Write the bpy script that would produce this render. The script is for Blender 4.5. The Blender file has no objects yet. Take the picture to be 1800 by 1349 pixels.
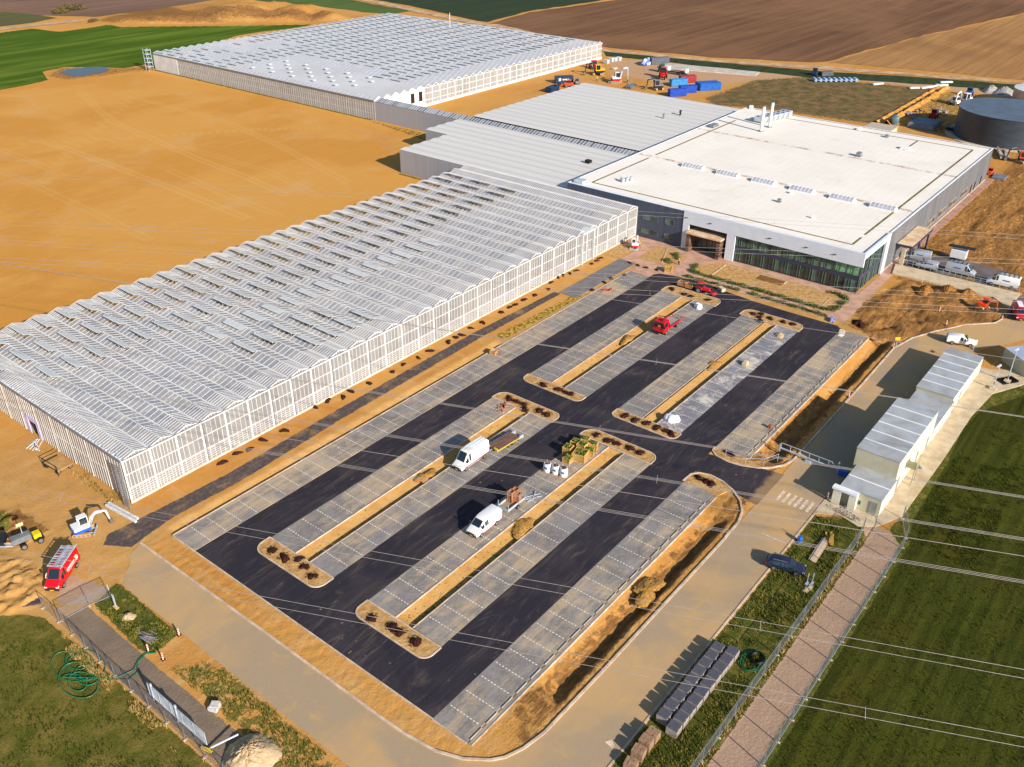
import bpy, math, random
import numpy as np
from mathutils import Vector, Matrix
from mathutils.geometry import tessellate_polygon
random.seed(7); rng = np.random.default_rng(7)
R = math.radians
# ---------------------------------------------------------------- camera, sky, sun, exposure
sc = bpy.context.scene
COL = sc.collection
FPX, PITCH, ROLL, YAW, CAMH = 1588.691, 0.530998, 0.0035725, 0.6720061, 77.0
_F = Vector((math.cos(YAW)*math.cos(PITCH), math.sin(YAW)*math.cos(PITCH), -math.sin(PITCH)))
_R0 = _F.cross(Vector((0, 0, 1))).normalized(); _U0 = _R0.cross(_F)
_R = math.cos(ROLL)*_R0 + math.sin(ROLL)*_U0
_U = -math.sin(ROLL)*_R0 + math.cos(ROLL)*_U0
cam = bpy.data.objects.new("camera", bpy.data.cameras.new("camera")); COL.objects.link(cam)
cam.data.sensor_width = 36; cam.data.lens = FPX/1800*36; cam.data.clip_start = 1; cam.data.clip_end = 6000
cam.matrix_world = Matrix(((_R.x, _U.x, -_F.x, 0), (_R.y, _U.y, -_F.y, 0), (_R.z, _U.z, -_F.z, CAMH), (0, 0, 0, 1)))
sc.camera = cam
SUN_EL, SUN_AZ = R(24.5), (-0.2436, -0.9699)
w = bpy.data.worlds.new("World"); sc.world = w; w.use_nodes = True
sky = w.node_tree.nodes.new("ShaderNodeTexSky"); sky.sky_type = 'NISHITA'; sky.sun_disc = False
sky.sun_elevation = SUN_EL; sky.sun_rotation = R(194.1); sky.air_density = 1.0; sky.dust_density = 0.6; sky.ozone_density = 2.0
bg = w.node_tree.nodes["Background"]; bg.inputs[1].default_value = 0.085
w.node_tree.links.new(sky.outputs[0], bg.inputs[0])
sl = bpy.data.lights.new("sun", 'SUN'); sl.energy = 4.6; sl.angle = R(0.5); sl.color = (1.0, 0.92, 0.815)
so = bpy.data.objects.new("sun", sl); COL.objects.link(so)
so.rotation_euler = Vector((SUN_AZ[0]*math.cos(SUN_EL), SUN_AZ[1]*math.cos(SUN_EL), math.sin(SUN_EL))).to_track_quat('Z', 'Y').to_euler()
sc.view_settings.view_transform = 'Standard'; sc.view_settings.look = 'None'
sc.view_settings.exposure = 0.74; sc.view_settings.gamma = 1.0; sc.view_settings.use_curve_mapping = False
sc.render.engine = 'CYCLES'
sc.cycles.max_bounces = 5; sc.cycles.diffuse_bounces = 2; sc.cycles.transparent_max_bounces = 12

def G(px, py, z=0.0):
    """point of the place seen at photo pixel px,py (1800 wide) at height z"""
    d = _F*FPX + _R*(px-900) - _U*(py-674.5)
    t = (z-CAMH)/d.z
    return Vector((d.x*t, d.y*t, z))
def GP(pts, z=0.0): return [tuple(G(*p, z)[:2]) for p in pts]

# ---------------------------------------------------------------- materials
MATS = {}
def nodes(m):
    m.use_nodes = True; nt = m.node_tree; return nt, nt.nodes, nt.links
def srgb(h):
    c = [int(h[i:i+2], 16)/255 for i in (0, 2, 4)]
    return tuple((x/12.92 if x <= .04045 else ((x+.055)/1.055)**2.4) for x in c)+(1,)
def coords(nt, kind='Object'):
    n = nt.nodes.new("ShaderNodeTexCoord"); return n.outputs[kind]
def noise(nt, vec, scale, detail=4, rough=.6, dist=0, stretch=None):
    if stretch:
        mp = nt.nodes.new("ShaderNodeMapping"); mp.inputs['Scale'].default_value = stretch[:3]
        if len(stretch) > 3: mp.inputs['Rotation'].default_value = (0, 0, stretch[3])
        nt.links.new(vec, mp.inputs[0]); vec = mp.outputs[0]
    n = nt.nodes.new("ShaderNodeTexNoise"); n.inputs['Scale'].default_value = scale
    n.inputs['Detail'].default_value = detail; n.inputs['Roughness'].default_value = rough; n.inputs['Distortion'].default_value = dist
    nt.links.new(vec, n.inputs['Vector']); return n.outputs[0]
def ramp(nt, val, a, b):
    n = nt.nodes.new("ShaderNodeMapRange"); n.interpolation_type = 'SMOOTHSTEP'
    n.inputs['From Min'].default_value = a; n.inputs['From Max'].default_value = b
    nt.links.new(val, n.inputs[0]); return n.outputs[0]
def mathn(nt, op, a, b=None, clamp=False):
    n = nt.nodes.new("ShaderNodeMath"); n.operation = op; n.use_clamp = clamp
    for i, v in enumerate((a, b)):
        if v is None: continue
        if isinstance(v, (int, float)): n.inputs[i].default_value = v
        else: nt.links.new(v, n.inputs[i])
    return n.outputs[0]
def mix(nt, fac, a, b, mode='MIX'):
    n = nt.nodes.new("ShaderNodeMix"); n.data_type = 'RGBA'; n.blend_type = mode
    for s, v in ((n.inputs[0], fac), (n.inputs[6], a), (n.inputs[7], b)):
        if isinstance(v, (int, float)): s.default_value = v
        elif isinstance(v, tuple): s.default_value = v
        else: nt.links.new(v, s)
    return n.outputs[2]
def bump(nt, h, strength, dist):
    n = nt.nodes.new("ShaderNodeBump"); n.inputs['Strength'].default_value = strength; n.inputs['Distance'].default_value = dist
    nt.links.new(h, n.inputs['Height']); return n.outputs[0]
def M(name, c1, c2=None, scale=1.0, rough=.8, metal=0, lo=.35, hi=.65, bmp=0, bscale=None, spec=.3, stretch=None, detail=4, kind='Object'):
    if name in MATS: return MATS[name]
    m = bpy.data.materials.new(name); nt, N, L = nodes(m); p = N["Principled BSDF"]
    p.inputs['Roughness'].default_value = rough; p.inputs['Metallic'].default_value = metal
    p.inputs['Specular IOR Level'].default_value = spec
    a = srgb(c1) if isinstance(c1, str) else c1
    co = coords(nt, kind)
    if c2 is None: c2 = tuple(x*.8 for x in a[:3])+(1,)
    b = srgb(c2) if isinstance(c2, str) else c2
    n = noise(nt, co, scale, detail, stretch=stretch)
    L.new(mix(nt, ramp(nt, n, lo, hi), a, b), p.inputs['Base Color'])
    if bmp:
        L.new(bump(nt, noise(nt, co, bscale or scale*4, 5), 1.0, bmp), p.inputs['Normal'])
    MATS[name] = m; return m
def custom(name, fn, rough=.9, spec=.2):
    if name in MATS: return MATS[name]
    m = bpy.data.materials.new(name); nt, N, L = nodes(m); p = N["Principled BSDF"]
    p.inputs['Roughness'].default_value = rough; p.inputs['Specular IOR Level'].default_value = spec
    fn(nt, p); MATS[name] = m; return m

# ---------------------------------------------------------------- mesh builder and object helpers
class MB:
    def __init__(s): s.v = []; s.f = []
    def add(s, vs, fs):
        b = len(s.v); s.v += [tuple(v) for v in vs]; s.f += [tuple(i+b for i in f) for f in fs]; return s
    def box(s, x0, x1, y0, y1, z0, z1):
        return s.add([(x0,y0,z0),(x1,y0,z0),(x1,y1,z0),(x0,y1,z0),(x0,y0,z1),(x1,y0,z1),(x1,y1,z1),(x0,y1,z1)],
                     [(0,3,2,1),(4,5,6,7),(0,1,5,4),(1,2,6,5),(2,3,7,6),(3,0,4,7)])
    def obox(s, c, size, rz=0, ry=0, rx=0):
        m = Matrix.Translation(c) @ Matrix.Rotation(rz, 4, 'Z') @ Matrix.Rotation(ry, 4, 'Y') @ Matrix.Rotation(rx, 4, 'X')
        h = [x/2 for x in size]
        vs = [m @ Vector((a*h[0], b*h[1], c_*h[2])) for c_ in (-1, 1) for a, b in ((-1,-1),(1,-1),(1,1),(-1,1))]
        return s.add(vs, [(0,3,2,1),(4,5,6,7),(0,1,5,4),(1,2,6,5),(2,3,7,6),(3,0,4,7)])
    def bar(s, p, q, wd, ht=None):
        p, q = Vector(p), Vector(q); d = (q-p); L = d.length
        if L < 1e-6: return s
        d.normalize(); up = Vector((0, 0, 1)) if abs(d.z) < .95 else Vector((1, 0, 0))
        a = d.cross(up).normalized()*wd/2; b = a.cross(d).normalized()*(ht or wd)/2
        vs = [e+i*a+j*b for e in (p, q) for i, j in ((-1,-1),(1,-1),(1,1),(-1,1))]
        return s.add(vs, [(0,1,2,3),(7,6,5,4),(0,4,5,1),(1,5,6,2),(2,6,7,3),(3,7,4,0)])
    def tube(s, pts, r, n=6, close=False, caps=True):
        pts = [Vector(p) for p in pts]; k = len(pts); rings = []
        for i, p in enumerate(pts):
            a = pts[i-1] if (i > 0 or close) else p; b = pts[(i+1) % k] if (i < k-1 or close) else p
            d = (b-a).normalized(); up = Vector((0, 0, 1)) if abs(d.z) < .9 else Vector((1, 0, 0))
            u = d.cross(up).normalized(); v = u.cross(d)
            rr = r[i] if isinstance(r, (list, tuple)) else r
            rings.append([p+rr*(math.cos(t)*u+math.sin(t)*v) for t in (2*math.pi*j/n for j in range(n))])
        vs = [v for g in rings for v in g]; fs = []
        for i in range(k if close else k-1):
            for j in range(n):
                a, b = i*n+j, i*n+(j+1) % n; c, d = ((i+1) % k)*n+(j+1) % n, ((i+1) % k)*n+j
                fs.append((a, d, c, b))
        if caps and not close: fs += [tuple(range(n)), tuple(range((k-1)*n+n-1, (k-1)*n-1, -1))]
        return s.add(vs, fs)
    def cyl(s, c, r, h, axis='Z', n=20, r2=None):
        c = Vector(c); r2 = r if r2 is None else r2
        ax = {'X': (1,0,0), 'Y': (0,1,0), 'Z': (0,0,1)}[axis]; return s.tube([c, c+Vector(ax)*h], [r, r2], n)
    def prism(s, poly, z0, z1):
        n = len(poly); vs = [(x, y, z0) for x, y in poly]+[(x, y, z1) for x, y in poly]
        tris = tessellate_polygon([[Vector((x, y, 0)) for x, y in poly]])
        fs = [(i, (i+1) % n, n+(i+1) % n, n+i) for i in range(n)]
        fs += [(n+a, n+b, n+c) for a, b, c in tris]+[(c, b, a) for a, b, c in tris]
        return s.add(vs, fs)
    def sheet(s, poly, z):
        vs = [(x, y, z) for x, y in poly]; tris = tessellate_polygon([[Vector(v) for v in vs]]); return s.add(vs, tris)
    def sweep(s, path, wd, z0, z1, close=False):
        n = len(path); P = [Vector((x, y)) for x, y in path]; vs = []; fs = []
        for i, p in enumerate(P):
            a = P[i-1] if (i or close) else p; b = P[(i+1) % n] if (i < n-1 or close) else p
            d1 = (p-a).normalized() if (p-a).length > 1e-6 else (b-p).normalized(); d2 = (b-p).normalized() if (b-p).length > 1e-6 else d1
            t = (d1+d2).normalized(); nn = Vector((-t.y, t.x)); k = 1/max(.5, nn.dot(Vector((-d1.y, d1.x))))
            l, r = p+nn*wd/2*k, p-nn*wd/2*k
            vs += [(l.x, l.y, z0), (r.x, r.y, z0), (r.x, r.y, z1), (l.x, l.y, z1)]
        for i in range(n if close else n-1):
            a, b = i*4, ((i+1) % n)*4
            for j in range(4): fs.append((a+j, a+(j+1) % 4, b+(j+1) % 4, b+j))
        if not close: fs += [(3, 2, 1, 0), (n*4-4, n*4-3, n*4-2, n*4-1)]
        return s.add(vs, fs)
    def build(s, name, m, parent=None, loc=None, smooth=False, bevel=0):
        me = bpy.data.meshes.new(name); me.from_pydata(s.v, [], s.f); me.update()
        import bmesh
        bm = bmesh.new(); bm.from_mesh(me); bmesh.ops.recalc_face_normals(bm, faces=bm.faces)
        if bevel:
            bmesh.ops.bevel(bm, geom=[e for e in bm.edges], offset=bevel, segments=1, affect='EDGES', profile=.5)
        bm.to_mesh(me); bm.free()
        if m is not None: me.materials.append(m)
        if smooth:
            me.polygons.foreach_set('use_smooth', [True]*len(me.polygons))
            try: me.set_sharp_from_angle(angle=R(40))
            except Exception: pass
        o = bpy.data.objects.new(name, me); COL.objects.link(o)
        if parent is not None: o.parent = parent
        if loc is not None: o.location = loc
        return o
def tag(o, label=None, cat=None, group=None, kind=None):
    if label: o['label'] = label
    if cat: o['category'] = cat
    if group: o['group'] = group
    if kind: o['kind'] = kind
    return o
def empty(name, label, cat, loc=(0, 0, 0), rz=0, group=None):
    o = bpy.data.objects.new(name, None); COL.objects.link(o); o.location = loc; o.rotation_euler = (0, 0, rz)
    o.empty_display_size = .2
    return tag(o, label, cat, group)
def struct(name, mb, m): return tag(mb.build(name, m), kind='structure')
def copy_tree(o, parent=None):
    c = o.copy(); COL.objects.link(c)
    if parent is not None: c.parent = parent
    for ch in list(o.children): copy_tree(ch, c)
    return c
ORD = ['first','second','third','fourth','fifth','sixth','seventh','eighth','ninth','tenth','eleventh','twelfth','thirteenth','fourteenth','fifteenth','sixteenth','seventeenth','eighteenth','nineteenth','twentieth','twenty-first','twenty-second','twenty-third','twenty-fourth','twenty-fifth','twenty-sixth','twenty-seventh','twenty-eighth','twenty-ninth','thirtieth']
def rrect(x0, x1, y0, y1, r, n=6):
    out = []
    rs = r if isinstance(r, (list, tuple)) else [r]*4     # corners: (x0,y0),(x1,y0),(x1,y1),(x0,y1)
    for (cx, cy, a0, rr) in ((x0+rs[0], y0+rs[0], 180, rs[0]), (x1-rs[1], y0+rs[1], 270, rs[1]), (x1-rs[2], y1-rs[2], 0, rs[2]), (x0+rs[3], y1-rs[3], 90, rs[3])):
        if rr < .01: out.append((cx, cy)); continue
        for i in range(n+1):
            t = R(a0+90*i/n); out.append((cx+rr*math.cos(t), cy+rr*math.sin(t)))
    return out

# ---------------------------------------------------------------- ground (one terrain sheet with dug ditches and soft-edged soils)
def fade(x, a, b): return np.clip((x-a)/(b-a), 0, 1)
def sdf(poly, X, Y):
    P = np.array(poly, float); inside = np.zeros(X.shape, bool); d = np.full(X.shape, 1e9)
    n = len(P)
    for i in range(n):
        x1, y1 = P[i]; x2, y2 = P[(i+1) % n]
        c = ((y1 > Y) != (y2 > Y)) & (X < (x2-x1)*(Y-y1)/((y2-y1) if y2 != y1 else 1e-9)+x1); inside ^= c
        ex, ey = x2-x1, y2-y1; t = np.clip(((X-x1)*ex+(Y-y1)*ey)/(ex*ex+ey*ey+1e-12), 0, 1)
        d = np.minimum(d, np.hypot(X-x1-t*ex, Y-y1-t*ey))
    return np.where(inside, d, -d)
_tab = rng.random((256, 256))
def vnoise(x, y):
    xi = np.floor(x).astype(int); yi = np.floor(y).astype(int); fx = x-xi; fy = y-yi
    fx = fx*fx*(3-2*fx); fy = fy*fy*(3-2*fy); a = _tab[xi % 256, yi % 256]; b = _tab[(xi+1) % 256, yi % 256]
    c = _tab[xi % 256, (yi+1) % 256]; d = _tab[(xi+1) % 256, (yi+1) % 256]
    return a*(1-fx)*(1-fy)+b*fx*(1-fy)+c*(1-fx)*fy+d*fx*fy-.5
def fbm(x, y, o=4):
    s = 0; a = 1
    for i in range(o): s = s+a*vnoise(x+13.7*i, y+7.1*i); a *= .5; x = x*2.03; y = y*2.03
    return s
MED = [(52.1, 96.9, 73.75, 76.4), (51.9, 97.0, 55.85, 58.5), (106.9, 151.0, 73.85, 76.55), (107.1, 151.0, 56.25, 58.85)]
xs = np.concatenate([np.arange(-300, 10, 12), np.arange(10, 165, .36), np.arange(165, 240, .6), np.arange(240, 400, 2), np.arange(400, 800, 10), np.arange(800, 4001, 400)])
ys = np.concatenate([np.arange(-2000, -60, 200), np.arange(-60, 10, 4), np.arange(10, 34, .8), np.arange(34, 113, .3), np.arange(113, 260, 1.5), np.arange(260, 460, 4), np.arange(460, 800, 20), np.arange(800, 4001, 400)])
X, Y = np.meshgrid(xs, ys)
H = np.full(X.shape, -.05)
lot = sdf([(40, 34), (40, 96), (162, 96), (162, 34)], X, Y)
site = fade(sdf([(-20, 0), (-20, 130), (330, 130), (330, 0)], X, Y), 0, 10)
H += .05*fbm(X*.6, Y*.6)*site*(lot < 0)
H += -1.2*fade(lot*0+1, 0, 1)*0
def trough(x0, x1, yl0, yl1, yb0, yb1, depth):
    """ditch along X: yl0 low-Y edge, yl1 bottom start, yb0 bottom end, yb1 far edge"""
    wob = .25*fbm(X*.35, Y*0+3, 3)
    yy = Y+wob*(depth > .6)
    prof = np.interp(yy, [yl0, yl1, yb0, yb1], [0, 1, 1, 0], left=0, right=0)
    return -depth*prof*fade(X, x0, x0+1.2*depth+.4)*(1-fade(X, x1-1.2*depth-.4, x1))
ditch = np.zeros(X.shape)
ditch += trough(53.5, 93, 36.4, 37.1, 37.6, 40.6, 1.0)
ditch += trough(108.5, 159, 36.9, 37.7, 38.2, 41.1, 1.1)
for x0, x1, y0, y1 in MED: ditch += trough(x0-.3, x1+.3, y0-.05, y0+.12, y0+.5, y1+.1, .5)
ditch += trough(44, 113, 91.75, 91.95, 92.2, 93.6, .42)
ditch += trough(340, 341, 0, 1, 2, 3, .1)
H += ditch
dg = fade(sdf([(40.9, 40), (44.0, 40), (44.0, 94), (40.9, 94)], X, Y), 0, .3)+fade(sdf([(50, 35.6), (99, 35.6), (99, 40.6), (46, 40.6)], X, Y), 0, .4)+fade(sdf([(106, 36), (160, 36), (160, 41), (106, 41)], X, Y), 0, .4)
rut = np.sin((Y+.6*fbm(X*.12, Y*.1))*5.2)*(fbm(X*.15+9, Y*.9) > 0)
H += dg*(.12*fbm(X*2.2, Y*2.2, 4)+.02*rut*(X > 60)-.02)
exc = sdf(GP([(1600, 487), (1660, 500), (1725, 520), (1775, 555), (1765, 568), (1700, 575), (1640, 592), (1560, 600), (1500, 580), (1480, 572), (1520, 525)]), X, Y)
H += fade(exc, 0, 3)*(1.1*fbm(X*.3, Y*.3, 5)+.05)
rt = sdf([(192, -10), (192, 47), (300, 47), (300, -60), (200, -60)], X, Y)
H += fade(rt, 0, 4)*(.6*fbm(X*.12, Y*.3, 4))
# soil heap beyond the bright green field
heap = sdf(GP([(150, 44), (250, 43), (400, 42), (560, 40), (640, 34), (575, 16), (440, 3), (350, 6), (320, 20), (235, 24)]), X, Y)
H += fade(heap, 0, 9)*(2.2+4.5*fbm(X*.07, Y*.07, 5))*fade(heap, -1, 2)
# pile of spoil beside the left gate, top soil banks left
lb = sdf(GP([(-40, 960), (60, 985), (95, 1010), (80, 1045), (55, 1075), (0, 1085), (-60, 1090)]), X, Y)
H += fade(lb, 0, 1.5)*(.3+.75*fbm(X*1.1, Y*1.1, 5))
lb2 = sdf(GP([(-40, 860), (20, 870), (60, 905), (75, 930), (60, 960), (-40, 965)]), X, Y)
H += fade(lb2, 0, 2)*(.8*fbm(X*.7, Y*.7, 4))
me = bpy.data.meshes.new('ground'); ny, nx = X.shape
co = np.stack([X.ravel(), Y.ravel(), H.ravel()], 1)
idx = np.arange(nx*ny).reshape(ny, nx); quads = np.stack([idx[:-1, :-1], idx[:-1, 1:], idx[1:, 1:], idx[1:, :-1]], -1).reshape(-1, 4)
me.vertices.add(len(co)); me.vertices.foreach_set('co', co.ravel()); nq = len(quads)
me.loops.add(nq*4); me.loops.foreach_set('vertex_index', quads.ravel()); me.polygons.add(nq)
me.polygons.foreach_set('loop_start', np.arange(0, nq*4, 4)); me.polygons.foreach_set('loop_total', np.full(nq, 4)); me.update(calc_edges=True)
me.polygons.foreach_set('use_smooth', np.ones(nq, bool))
def zone(poly, soft=1.0, px=True, wgt=1.0):
    p = GP(poly) if px else poly
    return wgt*fade(sdf(p, X, Y), -soft, soft)
Z0 = np.zeros(X.shape)
crop = np.maximum.reduce([
    zone([(-200, 215), (0, 158), (85, 141), (75, 127), (110, 118), (190, 119), (225, 120), (262, 112), (420, 62), (560, 43), (400, 46), (250, 47), (150, 49), (0, 58), (-200, 88)], 1.2),
    zone([(10, 16.0), (102.5, 16.0), (108, 17.2), (125, 17.6), (136, 18.4), (143, 17.8), (149, 15), (157, 12), (240, -30), (300, -200), (0, -200), (0, 10)], .6, False),
    zone([(26.5, 56), (26.5, 80), (26.3, 90.5), (25, 93), (22, 96), (-40, 104), (-40, 20), (26.5, 20)], .5, False)])
grass = np.maximum.reduce([
    zone([(45, 22.2), (45, 27.8), (100.8, 27.8), (102.8, 24.5), (102.6, 21.5), (99, 20.8), (20, 20.8)], .3, False, .95), zone([(10, 17.0), (102, 17.0), (104, 18.9), (125, 18.6), (142, 18.8), (150, 17.9), (157, 14.2), (157, 11), (120, 14), (10, 14)], .3, False, .97),
    zone([(165, 1062), (205, 1022), (240, 1050), (315, 1115), (270, 1150), (243, 1142)], .4, True, .95),
    zone([(300, 1172), (385, 1160), (560, 1310), (600, 1349), (520, 1400), (440, 1310), (370, 1240)], .5, True, .52),
    zone([(1235, 172), (1325, 140), (1420, 134), (1500, 143), (1640, 155), (1650, 160), (1540, 220), (1340, 192), (1250, 186)], 3, True, .72),
    zone([(1650, 160), (1730, 165), (1720, 200), (1560, 222)], 3, True, .5),
    zone([(1690, 700), (1740, 650), (1800, 665), (1800, 690), (1750, 690)], .5, True, .85),
    zone([(208.3, 226), (209.3, 226), (209.3, 358), (208.1, 358)], .7, False, .9), zone([(172.4, 152), (173.6, 152), (173.6, 178), (172.4, 178)], .5, False, .8),
    zone([(195, 188), (209, 188), (209, 226), (206.5, 226), (202, 200)], 1.5, False, .5),
    zone([(150, 840), (205, 900), (200, 880), (140, 815)], .4, True, .6),
    zone([(-40, 900), (30, 890), (20, 930), (-40, 950)], .6, True, .6)])
soil = np.maximum.reduce([
    zone([(186, 46), (192, 48), (300, 48), (330, 40), (420, 0), (300, -120), (200, -60), (181, 14), (184, 24), (195, 23)], 1.0, False, .62),
    fade(exc, -1, 1.5)*.68, zone([(161, 35.6), (168, 47), (161, 46), (158, 42), (153, 36)], .6, False, .62),
    zone([(100, 118), (190, 119), (262, 117), (262, 124), (120, 142), (75, 135)], 2, True, .55),
    zone([(160, 40), (250, 42), (400, 41), (350, 30), (300, 10), (220, 22)], 4, True, .8), zone([(300, 42), (400, 38), (560, 39), (600, 30), (450, 18), (330, 25)], 3, True, .60),
    zone([(46, 35.6), (99, 35.6), (99, 39.2), (50, 40.5)], .8, False, .55), zone([(55, 36.6), (93, 36.6), (93, 38.5), (57, 38.5)], .3, False, .75), zone([(111, 36.9), (157, 36.9), (157, 38.9), (112, 38.9)], .3, False, .75),
    zone([(106, 36), (132, 36), (132, 41), (107, 41)], .8, False, .6),
    zone([(1560, 215), (1650, 200), (1800, 200), (1800, 290), (1745, 262)], 3, True, .5), zone([(30, 105), (35, 105), (34.5, 113), (32, 113)], .5, False, .62)])
pale = np.maximum.reduce([
    zone([(20, 16.9), (101.8, 16.9), (103.6, 18.2), (103.8, 20.6), (102.2, 22), (100.5, 20.8), (20, 20.6)], .25, False),
    zone([(1066, 100), (1240, 112), (1430, 130), (1800, 158), (1800, 175), (1640, 158), (1430, 137), (1330, 145), (1250, 155), (1170, 150), (1060, 130)], 4, True, .55),
    zone([(174, 40), (160, 22), (146, 58), (20, 100), (20, 118), (44, 118), (44, 103)], 2.0, False, .0),
    zone([(0, 720), (100, 790), (215, 880), (190, 960), (220, 1030), (140, 1050), (60, 960), (0, 850)], 1.5, True, .33),
    zone([(95, 1000), (165, 1020), (190, 1035), (165, 1062), (100, 1065)], .8, True, .75),
    zone([(590, 205), (720, 240), (735, 300), (700, 290), (560, 210)], 5, True, .4)])
tar = np.maximum.reduce([zone([(39.5, 93.9), (46.5, 95.0), (57, 94.6), (77, 95.7), (113, 96.6), (137, 96.4), (137, 98.0), (113, 98.9), (79, 98.3), (57, 97.5), (46, 98.0), (39, 98.6), (37.5, 97)], .35, False),
    zone([(27.2, 57), (30.6, 57), (30.4, 74), (30.5, 88.6), (27.4, 88.6), (26.8, 74)], .15, False, .9), zone([(20, 50), (30.6, 50), (30.6, 57), (27, 57)], .2, False, .8)])
sandp = zone([(113.3, 95.1), (139.9, 94.1), (138.6, 92.3), (114.3, 92.7)], .2, False)
a1 = me.color_attributes.new('soils', 'FLOAT_COLOR', 'POINT'); a1.data.foreach_set('color', np.stack([crop, grass, soil, pale], -1).astype('f').ravel())
a2 = me.color_attributes.new('more', 'FLOAT_COLOR', 'POINT')
pasture = zone([(1235, 172), (1325, 140), (1420, 134), (1500, 143), (1640, 155), (1650, 160), (1540, 220), (1340, 192), (1250, 186)], 3)
lotz = np.maximum.reduce([zone([(43.9, 41.0), (43.9, 94), (165, 94), (165, 41.5)], .3, False), .75*zone([(12, 84), (12, 128), (44.5, 128), (44.5, 93)], 1.5, False), zone([(158, 46), (158, 103), (176, 103), (176, 46)], .5, False)])
a2.data.foreach_set('color', np.stack([tar, sandp, pasture, lotz], -1).astype('f').ravel())
def polyd(pts):
    P_ = GP(pts); d = np.full(X.shape, 1e9)
    for (x1, y1), (x2, y2) in zip(P_[:-1], P_[1:]):
        ex, ey = x2-x1, y2-y1; t = np.clip(((X-x1)*ex+(Y-y1)*ey)/(ex*ex+ey*ey+1e-12), 0, 1); d = np.minimum(d, np.hypot(X-x1-t*ex, Y-y1-t*ey))
    return d
trk = Z0.copy()
for pts, k in (([(140, 160), (170, 190), (200, 215), (265, 243), (350, 280), (430, 310), (500, 342)], .9), ([(30, 252), (220, 243), (450, 228), (560, 225)], .9), ([(243, 158), (190, 210), (140, 250), (75, 320)], .7),
    ([(60, 245), (120, 262), (300, 330), (430, 382)], 1.0), ([(230, 170), (400, 215), (500, 260), (610, 320)], .8), ([(0, 262), (60, 285), (110, 310)], .6), ([(0, 300), (70, 330), (160, 372), (260, 420)], .6), ([(300, 300), (420, 352), (490, 378)], .7), ([(330, 260), (470, 300), (560, 345)], .6)):
    dd = np.abs(polyd(pts)-.9); trk = np.maximum(trk, k*fade(1.0-dd/.75, 0, 1))
a3 = me.color_attributes.new('tracks', 'FLOAT_COLOR', 'POINT')
rich = fade(Y, 125, 165)*(1-fade(X, 215, 300))
a3.data.foreach_set('color', np.stack([trk, rich, Z0, Z0+1], -1).astype('f').ravel())

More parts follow.
